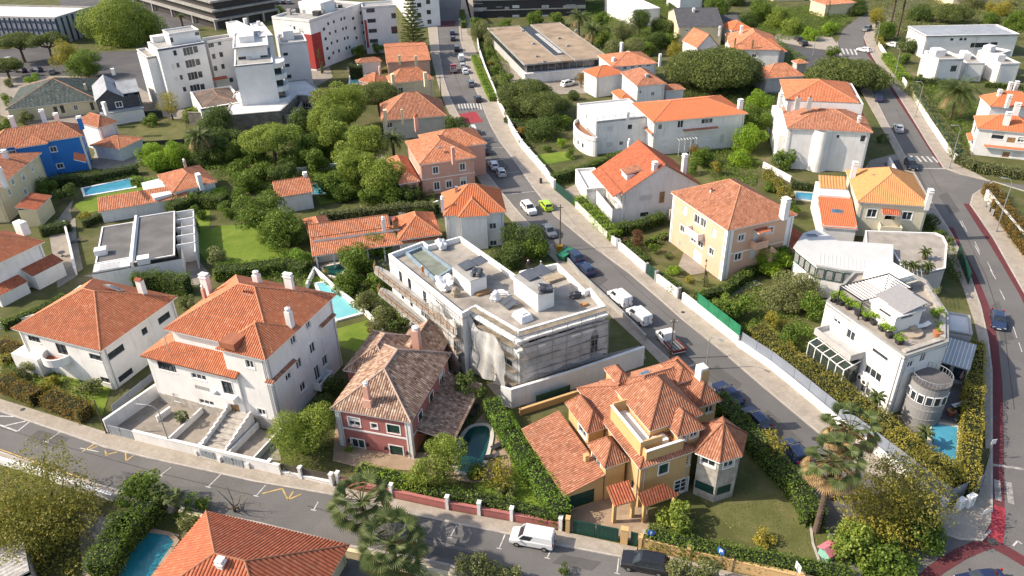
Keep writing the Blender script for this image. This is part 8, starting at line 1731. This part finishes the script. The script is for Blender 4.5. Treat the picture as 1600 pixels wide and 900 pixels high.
# ------------------------------------------------------------------ vegetation
TC='trees standing in the gardens'
T=lambda *a,**k:tree(*a,**k)
def tr_list(L):
    for i,e in enumerate(L):k=e[6] if len(e)>6 else {};T(e[0],e[1],e[2],e[3],e[4],e[5],seed=i,**k)
tr_list([
 ('light',185,38,13.5,17,'huge bright green tree left of the white apartments'),('yel',105,85,5,9,'yellow green tree at the edge of the left car park'),('mid',132,100,5.0,8.5,'rounder green tree right of the yellow green one by the lichen roof'),
 ('pine',28,66,6,10,'umbrella pine at the left end of the far car park'),('pine',73,64,5.8,10,'umbrella pine second from the left in the far car park'),('pine',8,103,5,7,'dark pine at the left edge by the cars'),
 ('sparse',264,163,3.5,7,'nearly bare tree in front of the white apartments'),('dark',335,192,4.8,9,'dark dense tree below the old stone wall'),('dark',350,222,4.5,7,'dark tree below the first dark tree'),('dark',322,240,3.5,5.5,'low dark tree beside the left palm'),
 ('ivy',235,242,3.6,5,'bright green tree left of the palm behind the blue pool'),('ivy',270,245,3.8,5.5,'bright green tree next to the palm behind the blue pool'),('ivy',252,252,3.2,4.5,'lower bright green tree between its two neighbours'),
 ('lpine',425,218,6.5,9.5,'light green umbrella shaped tree with visible limbs'),('dark',475,190,4.5,7,'dark olive tree beside the podium wall'),('pine',590,148,6.0,9,'dark umbrella pine in front of the pale yellow house'),
 ('light',535,165,6.5,12,'tallest light green tree left of the dark umbrella pine'),('light',515,185,5.5,10,'light green tree left of the tallest one'),('mid',505,222,4.5,6,'mid green tree below the light ones'),('mid',480,235,4,5.5,'mid green tree near the garden wall'),
 ('light',572,225,4.8,9.5,'feathery light green tree above its twin'),('light',562,262,4.8,8.5,'feathery light green tree in the middle of the garden'),('light',598,275,4.5,8,'feathery light green tree beside the salmon house annex'),('light',548,242,4.0,8,'light green tree left of the feathery twins'),
 ('mid',516,286,3.2,5.5,'round green tree by the blue garden pool'),('dark',442,268,3.2,5,'dark tree under the umbrella shaped tree'),('mid',405,268,2.6,4.5,'small green tree left of the small gabled house'),
 ('mid',406,332,4.2,7.5,'large green tree on the lawn, farther of two'),('mid',440,362,4.6,7,'large dark green tree on the lawn, nearer of two'),('fresh',468,400,1.8,3.4,'bright young conifer like bush by the long low house'),
 ('dark',712,195,2.6,6,'dark conifer beside the salmon house chimney'),('dark',727,203,2.2,5,'lower dark conifer beside the main street'),('dark',820,372,4.0,6,'dark tree between the red roofed house and the site'),('dark',792,400,3.0,4.5,'dark tree against the site parapet'),('mid',838,388,2.6,4,'green tree by the shorter grey pole'),
 ('mid',556,408,3.2,5,'green tree below the long low house veranda'),('fresh',590,385,3.0,4.5,'bright tree at the veranda edge'),('olive',575,470,2.2,3.6,'grey green tree beside the turquoise pool'),('olive',600,500,2.4,4,'olive tree next to the white wing of the site'),('mid',545,440,2.4,3.6,'leafy tree above the turquoise pool'),('dark',622,505,1.6,3.5,'narrow dark tree against the building site decks'),('mid',590,440,2.2,3.5,'green tree close to the left end of the site decks'),
 ('dark',727,595,1.6,5.5,'dark conifer between the red house and the scaffolding'),('dark',748,612,1.1,4,'slim dark conifer at the tall hedge end'), 
 ('willow',467,672,3.6,6.8,'weeping light green tree left of the red house'),('willow',496,655,2.4,6.4,'taller weeping tree touching the red house corner'),('willow',690,705,2.6,6,'weeping tree in front of the red house corner'),('willow',668,735,2.2,4.6,'lower weeping tree over the red wall'),('sparse',775,742,2.4,3.8,'thin olive tree below the dark green pool'),
 ('sparseaut',60,790,7,9,'large rusty yellow tree at the bottom left'),('sparseaut',20,830,5,7,'rusty tree over the striped shelter'),('mid',222,765,2.4,4.4,'leafy green tree top of the near hedge'),('bare',360,775,2.6,4.5,'leafless tree beside the bottom street'),
 ('pine',822,148,7,8.5,'dark umbrella pine cluster left part by the main street'),('pine',850,165,6,7.5,'dark umbrella pine cluster right part'),('pine',808,158,5,6.5,'dark umbrella pine leaning over the pavement'),('aut',908,122,2.2,4.5,'brownish tree left of the white chimney house'),('dark',895,148,2.0,3,'round dark tree by the driveway'),
 ('olive',752,48,4.5,7,'grey olive tree below the black clad building'),('olive',772,60,4.0,6,'grey olive tree right of its neighbour'),('mid',745,38,3,6,'green tree at the left corner of the black clad building'),('mid',835,30,3.5,5,'green tree in front of the black clad building'),
 ('olive',975,45,4.5,11,'tall feathery olive green tree in the top middle'),('olive',990,75,4.0,8,'feathery tree below the tallest feathery one'),('olive',962,75,3.6,8,'feathery tree beside the flat roofed modern house'),('dark',1035,42,4.6,7,'dark tree left of the slate roof'),('dark',1025,65,4,5.5,'lower dark tree behind the orange dormer house'),('mid',1013,75,3,5,'small tree above the orange dormer roofs'),('yel',1055,78,3,4.5,'yellow tree left of the coral gabled roof'),('mid',1050,62,3.0,5,'green tree at the slate house corner'),
 ('pine',1118,112,12.5,12,'very large umbrella pine above the long white house'),('pine',1325,122,10.5,9.5,'large umbrella pine beside the right street'),('mid',1180,185,4.5,8,'bright green tree right of the long white house'),('ivy',1168,218,4.0,6,'bright tree below its taller neighbour'),('ivy',1190,160,3.6,7,'farther bright tree left of the triple white house'),('mid',1098,245,2.4,4,'garden tree under the winter garden'),('aut',1085,235,1.8,3.5,'yellowish garden tree by the white wall'),('yel',1118,262,1.6,3,'yellow green bush tree on the dry lawn'),('ivy',1160,250,2.8,3.4,'low bright bush tree at the lawn end'),
 ('mid',1225,248,2.6,4.5,'tree at the foot of the triple white house'),('mid',1236,325,1.8,3,'small tree beside the small blue pool'),('ivy',1205,408,3.0,4.8,'bright yellow green tree beside the peach house'),('fresh',1222,405,2.4,4,'lighter tree touching the white pavilion'),('olive',1243,452,4.0,5.5,'big grey olive tree below the white pavilion'),('olive',1215,470,3.0,4,'lower olive tree left of the big olive'),
 ('mid',1140,482,1.8,3.5,'small garden tree above the green screen'),('mid',1165,478,1.7,3.2,'small garden tree by the garden path'),('sparseaut',1410,770,5.2,8,'large straggly brownish tree at the lower right street'),('sparse',1370,800,4.5,6.5,'straggly yellowish tree next to the palms'),('light',1335,850,2.6,4,'bright bushy tree at the bottom right'),('mid',1390,880,3.2,3.5,'bright bushy tree at the bottom edge below the brown tree'),('mid',1440,830,3.0,4.0,'green tree by the junction'),
 ('light',1056,808,2.0,3.2,'round light green garden tree in front of the ochre house'),('sparse',1212,690,1.7,4.6,'small light tree beside the main street hedge'),
 ('light',1215,30,5,7,'light tree at the top right of the middle'),('mid',1192,18,5,8,'green tree behind the coral roofs'),('light',1240,42,4,6,'light tree above the parked black cars'),('ivy',1298,45,3.2,4.5,'bright clipped tree at the inside of the bend'),('ivy',1266,55,2.8,4,'bright tree by the branch road pavement'),('cyp',1295,12,1.2,8,'slim dark cypress at the top'),('dark',1335,15,5,6,'dark tree beside the upper road'),('yel',1372,25,3.5,7,'yellowish tree outside the upper bend'),('mid',1385,48,3.5,6,'green tree behind the upper bend wall'),('dark',1422,72,3.6,5,'round dark tree by the white cubist houses'),('mid',1412,92,2,3,'small green tree by the yellow hedge'),
 ('pine',1488,22,6.5,7.5,'dark pine behind the grey sloping roof'),('dark',1440,20,4.5,7,'dark tree top right behind the tall palms'),('olive',1520,8,5,6,'olive tree at the top edge right'),('yel',1562,12,4.5,7,'yellowish tree at the top right'),('mid',1590,35,5,7,'green tree at the top right corner'),('mid',1550,30,3.5,5,'green tree right of the dark pine'),('dark',1165,35,4,4.5,'dark tree at the top behind the coral roofs'),('mid',1120,10,5,7,'green tree right of the slate roof top'),('olive',1090,-5,5,8,'olive tree at the very top'),('dark',1150,-5,6,8,'dark tree at the very top'),
 ('mid',300,218,2.4,3,'small green tree by the dry garden'),('cyp',499,92,1.3,8.5,'dark cypress in front of the red wall'),('light',430,18,3.5,4,'light green tree beside the far car park'),('mid',940,28,3,7,'green tree right of the black clad building'),
 ('dark',640,300,2.6,4,'dark tree below the salmon house'),('mid',615,305,2.6,4,'green tree at the hedge below the salmon house'),('mid',585,305,2.8,4.4,'green tree behind the long clipped hedge'),('mid',490,250,3,5,'green tree by the thin garden wall'),('mid',395,240,2.6,4,'green bushy tree left of the umbrella shaped tree'),('mid',375,262,3,4,'green bushy tree in the overgrown garden'),
 ('mid',880,190,2.2,3.5,'small tree by the round balcony house'),('dark',845,205,4,5,'dark tree under the pine cluster'),('dark',862,185,3.5,5,'dark tree behind the front garden'),
])
tr_list([('light',520,210,4,8,'light tree between the mid green pair and the feathery ones'),('mid',455,250,3.4,5,'green tree right of the umbrella shaped tree'),('mid',385,285,3,4.4,'green tree above the lawn in the overgrown garden'),('light',365,235,3,4.5,'light tree beside the old wall garden'),('mid',665,150,2,3,'small tree left of the zebra crossing'),('mid',235,190,2.2,3,'small tree by the dark slatted fence'),('light',300,180,2.4,3.5,'small light tree near the apartment driveway'),('mid',60,160,2.5,4,'tree left of the lichen roof'),('dark',570,280,3,5,'dark tree under the feathery twins'),('mid',540,300,2.8,4,'green tree at the back of the clipped hedge'),('light',1130,470,1.6,3,'light garden tree next to the green screen'),('mid',1270,480,2.5,4,'green tree between big olive and terrace house'),('mid',1300,80,2.2,3.5,'small tree at the junction of the branch road'),('mid',560,80,2.4,4.5,'tree behind the tall boxy hedge'),('mid',590,75,2.0,4,'tree beside the jumbled coral roofs'),('light',940,60,3,6,'light tree between modern house and palms'),('dark',1000,30,4,9,'dark tree behind the feathery trees'),('mid',870,30,3,5,'tree before the middle of the black clad building'),('mid',790,38,2.5,4,'small tree left of the modern house roof')])
# tall tiered conifer
def conifer(x,y,h,r,label,seed=3):
    p=at(x,y,0);root=empty('tall_conifer',label,'tree',p);mb=MB();mb.tube([(0,0,0),(0,0,h)],[.38,.05],8);mb.obj('trunk',BARK,root);rng=np.random.default_rng(seed);V=[];N=[];br=MB();nt_=17
    for k in range(nt_):
        z=h*(.16+.82*k/nt_);rl=r*(1-.85*k/nt_)**.8
        for j in range(6):
            a=j*1.047+k*.5+rng.uniform(-.15,.15);L_=rl*rng.uniform(.8,1.1);d=np.array([math.cos(a),math.sin(a),0]);br.tube([(0,0,z),tuple(d*L_+np.array([0,0,z+L_*.1]))],[.07,.02],4)
            n=int(95*L_);u=rng.uniform(.15,1.03,n);s=rng.normal(size=n)*.32*(.4+u*.8);P_=d*(u*L_)[:,None]+np.array([-d[1],d[0],0])*s[:,None]+np.array([0,0,1])*(z+u*L_*.1+rng.uniform(-.1,.16,n))[:,None]
            V.append(P_);N.append(np.tile([0,0,1.],(n,1)))
    v,f=leaf_quads(np.concatenate(V),np.concatenate(N),.24,rng,.2);o=bpy.data.objects.new('crown',np_mesh('conifer_crown',v,f,L_PINE));C.objects.link(o);o.parent=root;br.obj('branches',BARK,root)
conifer(648,88,20,4.6,'tall tiered conifer in front of the white apartments')
# palms
palm(565,785,5.2,3.3,'green fan palm left of two at the near edge of the bottom street','fan',36,1,10);palm(612,852,5.0,3.5,'green fan palm right of two at the near edge of the bottom street','fan',38,2,10)
palm(1303,722,9.5,3.1,'fan palm with dry straw skirt, front one of the pair','fan',22,3,52);palm(1328,672,9.5,3.0,'fan palm with dry straw skirt, rear one of the pair','fan',22,4,50)
palm(1496,145,6.5,5.6,'big date palm beside the right edge villas','date',60,5,8);palm(312,215,6,3.6,'date palm with drooping brown fronds by the blue pool garden','date',40,6,30);palm(905,28,6,4.5,'yellowish palm left of two by the black clad building','date',40,7,8);palm(926,48,5.5,4.5,'yellowish palm right of two by the black clad building','date',40,8,8)
palm(613,218,5,3.0,'dark palm behind the salmon house annex','date',34,9);palm(622,365,3.2,2.0,'small palm standing through the long low tiled roof','date',26,10);palm(1403,-12,14,3.0,'very tall palm left of two at the top right','fan',26,11,10);palm(1418,-14,14,3.0,'very tall palm right of two at the top right','fan',26,12,10)
palm(248,768,2.6,1.0,'small spiky palm on the near hedge end','fan',24,13);palm(270,778,2.6,1.1,'small spiky palm beside the leafless tree','fan',24,14);palm(1370,622,3.4,1.2,'young palm against the white terrace house wall','date',20,15);palm(1445,677,2.0,1.3,'small palm by the rectangular pool','date',22,16);palm(282,88/1 if False else 26,5,1.8,'small palm behind the white apartments','date',22,17);palm(283,652,1.4,.9,'small palm like plant in the forecourt of the tall white house','fan',20,18)
palm(1480,60,6,2.5,'palm beside the grey sloping roof','date',24,19) if False else None
# hedges
H=hedge
H([(767,622),(795,665),(830,720),(862,765),(880,795)],1.9,2.7,'fresh','tall bright green hedge between the two front gardens')
H([(1183,506),(1225,541),(1268,570),(1327,611),(1387,660),(1447,706),(1503,742)],2.6,2.7,'rust','long dense hedge behind the blue grey panel fence',dens=50);H([(1397,668),(1450,710),(1508,740)],2.0,3.0,'yel','yellowish hedge end by the rectangular pool');H([(1528,530),(1525,600),(1520,680),(1515,750)],1.9,2.7,'yel','yellow green hedge between the deck and the right street')
H([(1012,828),(1080,846),(1180,866),(1330,892)],1.6,1.9,'mid','green hedge behind the ochre front wall',dens=50);H([(1122,612),(1160,655),(1200,700),(1250,752),(1278,800)],2.2,2.2,'mid','hedge between the ochre house lawn and the main street')
H([(560,728),(600,738),(645,748)],1.5,1.3,'ivy','bright low hedge in front of the red house');H([(650,757),(720,770),(800,785),(870,803)],1.4,1.6,'mid','green hedge behind the red wall')

H([(0,588),(55,612)],2.0,1.9,'aut','rusty topped hedge at the far left beside the pavement');H([(72,612),(132,636)],2.2,2.0,'aut','rusty topped hedge block left of the grey gate');H([(0,530),(40,545)],1.6,1.8,'aut','rusty hedge behind the left front hedge');H([(0,503),(55,482),(100,460)],1.3,1.4,'mid','green hedge behind the left white house');H([(0,560),(22,552)],1.2,1.2,'yel','short yellowish hedge at the left edge')
H([(205,428),(245,425),(290,432)],2.0,3.2,'mid','tall green hedge behind the left white house roof');H([(128,345),(150,335),(200,322)],1.2,1.5,'dark','dark hedge behind the grey felt roof');H([(262,318),(300,302),(350,305)],3.2,2.6,'mid','thick hedge behind the courtyards');H([(108,345),(60,355)],1.8,1.8,'dark','dark hedge by the paved side yard')
H([(335,418),(400,412),(440,405),(478,412)],3.0,2.0,'mid','thick hedge between the lawn and the tall white house'); 
H([(497,332),(560,325),(620,320),(678,315)],1.8,2.8,'olive','long clipped hedge behind the long low tiled house');H([(650,330),(683,316)],1.2,2.0,'mid','short green hedge by the red roofed white house')
H([(222,287),(270,283),(205,278)],1.6,1.6,'ivy','bright low hedge by the blue pool');H([(70,280),(150,270),(212,258)],2.2,2.0,'dark','dark hedge in front of the blue house'); 
H([(862,272),(900,262),(940,248),(975,235)],1.5,2.3,'mid','sloping hedge between the round balcony house and the gabled house');H([(904,305),(935,335),(962,362)],2.0,2.0,'ivy','bright hedge along the street before the gabled house');H([(962,352),(1000,345),(1036,332)],1.8,2.0,'mid','hedge in front of the gabled house');H([(1040,362),(1010,378)],.9,.9,'ivy','low light hedge on the slope left of the peach house')
H([(975,375),(1010,405)],1.8,1.3,'mid','low hedge behind the white wall left of the green gate');H([(1030,425),(1062,450)],1.6,1.3,'mid','low hedge behind the white wall right of the green gate')
H([(1088,458),(1130,448),(1165,425),(1190,405)],1.5,1.7,'mid','curving dark hedge below the peach house');H([(1200,262),(1215,282),(1238,305)],1.6,2.0,'yel','yellow green hedge behind the peach house');H([(1238,283),(1275,288)],1.0,1.5,'dark','dark hedge below the triple white house')
H([(1385,82),(1395,95),(1415,118)],2.4,1.8,'ivy','bright yellow clipped hedge at the upper right');H([(1372,55),(1380,68)],1.6,1.6,'yel','yellowish hedge above the white gate');H([(1425,128),(1445,155),(1475,195),(1500,235)],2.4,2.0,'olive','long hedge behind the dark green fence');H([(1500,240),(1530,254),(1580,262),(1640,270)],2.6,1.9,'olive','hedge round the corner below the right edge villa');H([(1548,285),(1570,322),(1600,362),(1640,410)],2.4,2.2,'aut','rusty hedge behind the tall white wall at the right edge');H([(1430,120),(1478,125),(1500,128)],1.8,2.0,'dark','dark hedge below the cubist houses'); 
H([(1437,116),(1465,117)],1.0,1.2,'mid','small square hedge at the cubist house');H([(1540,128),(1600,133)],1.2,1.3,'mid','low hedge at the right edge below the cubist wall')
H([(741,85),(752,112),(770,150)],1.8,1.6,'ivy','bright clipped hedge beside the upper main street');H([(722,15),(724,35)],1.8,2.2,'mid','hedge beside the black clad building');H([(790,182),(830,200)],1.4,1.4,'dark','dark hedge at the street edge under the pines')
H([(545,102),(565,100)],3.0,4.0,'dark','tall boxy dark hedge by the tiny turquoise pool',dens=30);H([(195,800),(175,835),(150,880)],2.6,2.8,'mid','leafy hedge along the left side of the teal pool');H([(235,770),(210,800),(180,830)],2.4,2.8,'mid','leafy hedge at the top of the teal pool')
H([(760,60),(775,95),(792,130)],.9,1.2,'mid','thin hedge in the terraced garden');H([(1060,20),(1045,0)],1.4,2,'dark','dark hedge in front of the low white top house')


H([(612,530),(602,540)],.9,1.0,'fresh','small clipped hedge by the turquoise pool lawn')
# shrubs
SH=[('mid',308,330,1.9,'round clipped shrub behind the courtyards'),('mid',300,355,1.8,'spreading shrub near the lawn corner'),('mid',355,325,2.2,'shrub right of the round clipped one'),('dark',282,362,1.6,'dark shrub beside the courtyards'),('olive',336,398,2.6,'flowering bush at the bottom of the lawn'),('fresh',455,392,1.6,'bright shrub under the large lawn tree'),('mid',487,405,1.6,'shrub at the small dark pool'),('olive',290,470,1.5,'pale flowering shrub between the two left houses'),
 ('olive',42,577,1.8,'grey green round shrub in the far left garden'),('mid',20,590,1.2,'x'),('olive',143,605,1.7,'round olive shrub below the left white house'),('yel',75,595,1.4,'yellow green round shrub by the curved balcony'),('mid',12,575,1.2,'small green shrub at the far left'),('red',992,374,2.0,'copper red bush by the grey gate'),('dark',1000,398,1.1,'round dark shrub below the copper bush'),('mid',1020,388,1.2,'round shrub right of the copper bush'),('olive',1032,375,.9,'small round grey shrub, left of two'),('olive',1042,370,.9,'small round grey shrub, right of two'),('dark',1045,398,1.0,'dark shrub by the peach house corner'),('ivy',1052,420,1.4,'bright shrub beside the green gate'),('yel',1078,435,1.1,'yellow shrub left of the cypress'),('mid',1120,480,1.4,'shrub above the green screen'),('mid',1180,512,1.6,'shrub inside the long hedge top end'),('yel',1210,500,1.8,'yellowish shrub in the right garden'),('mid',1250,520,2.2,'green shrub below the big olive'),('mid',1280,545,2.0,'green shrub at the sun room'),('fresh',1295,600,1.6,'fresh shrub under the sun room'),('mid',1230,540,2.0,'leafy shrub mid way along the long hedge'),
 ('olive',565,475,1.6,'pale flowering shrub beside the turquoise pool'),('red',580,510,1.2,'reddish shrub along the pool wall'),('mid',595,528,1.0,'green shrub at the pool wall end'),('olive',530,450,1.4,'shrub above the pool corner'),('yel',508,425,1.0,'yellowish shrub at the pool corner'),('mid',430,745,.9,'x'),('fresh',545,700,.7,'small shrub at the red house door'),('yel',1195,840,1.3,'straw coloured shrub on the ochre house lawn'),('mid',740,735,1.4,'shrub at the near end of the dark green pool'),('olive',790,765,1.4,'grey shrub inside the front hedge'),
 ('ivy',50,122,2.4,'bright bush in the left car park'),('mid',12,155,2.2,'green bush at the left edge by the lichen roof'),('olive',14,128,1.8,'small bush at the far left edge'),('olive',40,182,2.4,'olive bush behind the blue house'),('mid',5,195,2.4,'bush left behind the blue house'),('mid',70,290,2.6,'bush in front of the pale yellow house'),('dark',100,300,2.6,'dark bush in front of the blue house'),('yel',130,335,1.4,'yellow shrub by the blue pool lawn'),('ivy',340,300,2.0,'bright shrub by the pool house'),('mid',372,305,2.4,'shrub between pool house and lawn'),
 ('ivy',875,222,1.6,'bright shrub in the front garden, right one'),('mid',855,230,1.3,'shrub in the front garden, left one'),('mid',893,238,1.6,'round shrub by the round balcony'),('dark',820,222,1.5,'dark shrub behind the pillar wall'),('aut',815,205,2.0,'brown shrub under the pine cluster'),('mid',765,85,1.8,'shrub at the top of the terraced garden'),('mid',775,108,1.8,'shrub in the middle of the terraced garden'),('olive',770,128,1.8,'olive shrub at the lower terraced garden'),('mid',795,120,1.8,'shrub beside the modern house'),('aut',766,98,1.3,'brown shrub in the terraced garden'),('dark',800,175,2.6,'dark shrub at the street edge by the crossing'),
 ('mid',1080,262,1.8,'shrub at the top of the dry lawn'),('mid',1145,285,1.6,'shrub at the lower end of the dry lawn'),('mid',1205,290,1.6,'shrub below the yellow green hedge'),('mid',1465,365,1.6,'bush below the amber roofed house'),('dark',1455,345,1.8,'dark bush beside the bend'),('mid',1470,330,1.3,'x'),('olive',1480,372,1.4,'grey bush beside the roof deck'),('mid',1415,300,1.4,'small bush by the small car yard'),('dark',1380,215,1.6,'dark bush by the silver saloon'),('mid',1530,108,1.2,'x'),
 ('olive',745,890,2.4,'grey green bush at the bottom edge, left one'),('olive',785,893,1.8,'grey green bush at the bottom edge, right one'),('dark',882,888,.8,'small dark conifer shaped bush at the bottom edge'),('olive',1065,893,1.8,'olive bush below the black car'),('olive',1100,890,1.8,'olive bush right below the black car'),('yel',1020,897,1.2,'x'),('mid',300,790,1.7,'round bush beside the red orange roof'),('olive',292,812,1.4,'grey green bush beside the teal pool'),('mid',320,785,1.0,'small bush at the leafless tree'),('mid',280,800,1.0,'small bush at the teal pool corner'),('mid',625,885,1.4,'x'),('ivy',665,893,1.0,'bright bush at the cream wall'),
 ('mid',1490,110,1.3,'round bush under the cubist houses'),('dark',1560,225,2,'x'),('mid',700,255,1.8,'x'),('dark',640,620,1.2,'x'),('dark',520,600,1.8,'dark bush between the tall white house and the red house'),('dark',505,630,1.8,'dark bush beside the tall white house side wall'),('mid',680,545,1.2,'bright bush behind the red house chimney'),('mid',700,570,1.1,'bush behind the red house roof'),('dark',1140,640,1.4,'x')]
for i,e in enumerate(SH):
    if e[4]=='x':continue
    shrub(e[0],e[1],e[2],e[3],e[4],seed=i)
T('cyp',1102,425,.8,5.2,'slim dark cypress in front of the peach house',seed=2)
# planted ground
BD=[([(300,240),(380,230),(480,235),(560,250),(560,290),(480,300),(400,300),(340,280)],1.2,'mid','overgrown ground under the middle garden trees'),([(210,225),(300,222),(340,260),(300,268),(230,262)],1.0,'mid','undergrowth behind the blue pool'),([(770,130),(800,130),(890,155),(880,215),(830,225),(795,190)],1.2,'dark','dark undergrowth below the pine cluster'),
 ([(500,440),(540,420),(600,400),(620,470),(640,520),(600,535),(570,490)],1.1,'mid','planted border between pool and building site'),([(1090,470),(1180,440),(1240,480),(1300,560),(1290,600),(1180,530)],.9,'mid','undergrowth of the right garden'),([(1075,235),(1150,230),(1190,250),(1180,290),(1120,285)],.6,'mid','ground cover under the bright trees'),
 ([(1195,15),(1300,5),(1330,30),(1300,55),(1225,60),(1180,50)],1.5,'mid','undergrowth by the upper bend'),([(1360,-20),(1620,-20),(1640,50),(1590,60),(1420,50),(1372,60)],1.6,'olive','wooded slope at the top right'),([(900,0),(1060,-10),(1060,60),(1000,95),(940,95),(915,50)],1.4,'mid','undergrowth behind the modern house'),([(940,100),(1000,150),(1100,160),(1160,150),(1040,80)],.6,'mid','x'),
 ([(0,545),(30,555),(150,610),(140,650),(60,625),(0,600)],.5,'olive','garden plants behind the rusty hedges'),([(550,745),(640,755),(780,770),(880,805),(875,822),(700,790),(540,762)],.5,'mid','ground cover along the red wall'),([(1180,55),(1215,60),(1260,90),(1250,110),(1190,95)],1.2,'mid','shrubbery by the dusty coral roofs'),([(735,55),(790,70),(800,130),(780,145),(755,110)],.8,'olive','plants of the terraced garden'),([(0,380),(0,330),(60,350),(100,350),(90,370)],1,'mid','x'),
 ([(40,770),(120,790),(150,850),(120,910),(0,910),(0,780)],1.2,'yel','low plants under the rusty trees'),([(1290,830),(1400,800),(1450,860),(1420,930),(1290,900)],1.0,'ivy','bright ground plants under the brown tree'),([(590,285),(680,290),(680,318),(600,325)],1.2,'mid','undergrowth below the salmon house'),([(1430,320),(1490,380),(1505,440),(1490,440),(1465,375),(1425,340)],1.0,'mid','shrubbery between amber house and bend'),([(80,270),(215,262),(220,276),(120,290),(80,300)],1.0,'dark','dark planting in front of the blue house'),([(1200,250),(1240,240),(1260,280),(1240,310),(1215,300)],.8,'mid','x'),
 ([(380,410),(480,400),(490,440),(470,450),(380,440)],1.2,'mid','planting beside the tall white house roof'),([(1000,130),(1040,150),(1200,165),(1230,150),(1200,120)],1.0,'dark','dark shrubs under the very large pine'),([(1385,120),(1440,120),(1500,130),(1560,200),(1520,240),(1480,200)],.9,'mid','garden planting round the big date palm')]
for e in BD:
    if e[3]=='x':continue
    bed(e[0],e[1],e[2],e[3],stuff=True,dens=9,leaf=.3,name='undergrowth')
g=bed([(1085,770),(1150,640),(1230,730),(1285,800),(1300,870),(1250,875),(1160,845)],.12,'olive','dry grass tufts on the ochre house lawn',stuff=True,dens=5,leaf=.12,name='grass_tufts')
# ivy over the far wooded background strip
rngb=random.Random(4)
for k in range(34):
    x=rngb.uniform(-40,1640);y=rngb.uniform(-60,-22)
    if 640<x<760:continue
    kd=rngb.choice(['mid','dark','olive','pine','light']);r_=rngb.uniform(4,7);t_=tree(kd,x,y,r_,rngb.uniform(6,10),'background tree beyond the top edge of the photo',group='distant background trees',seed=k)
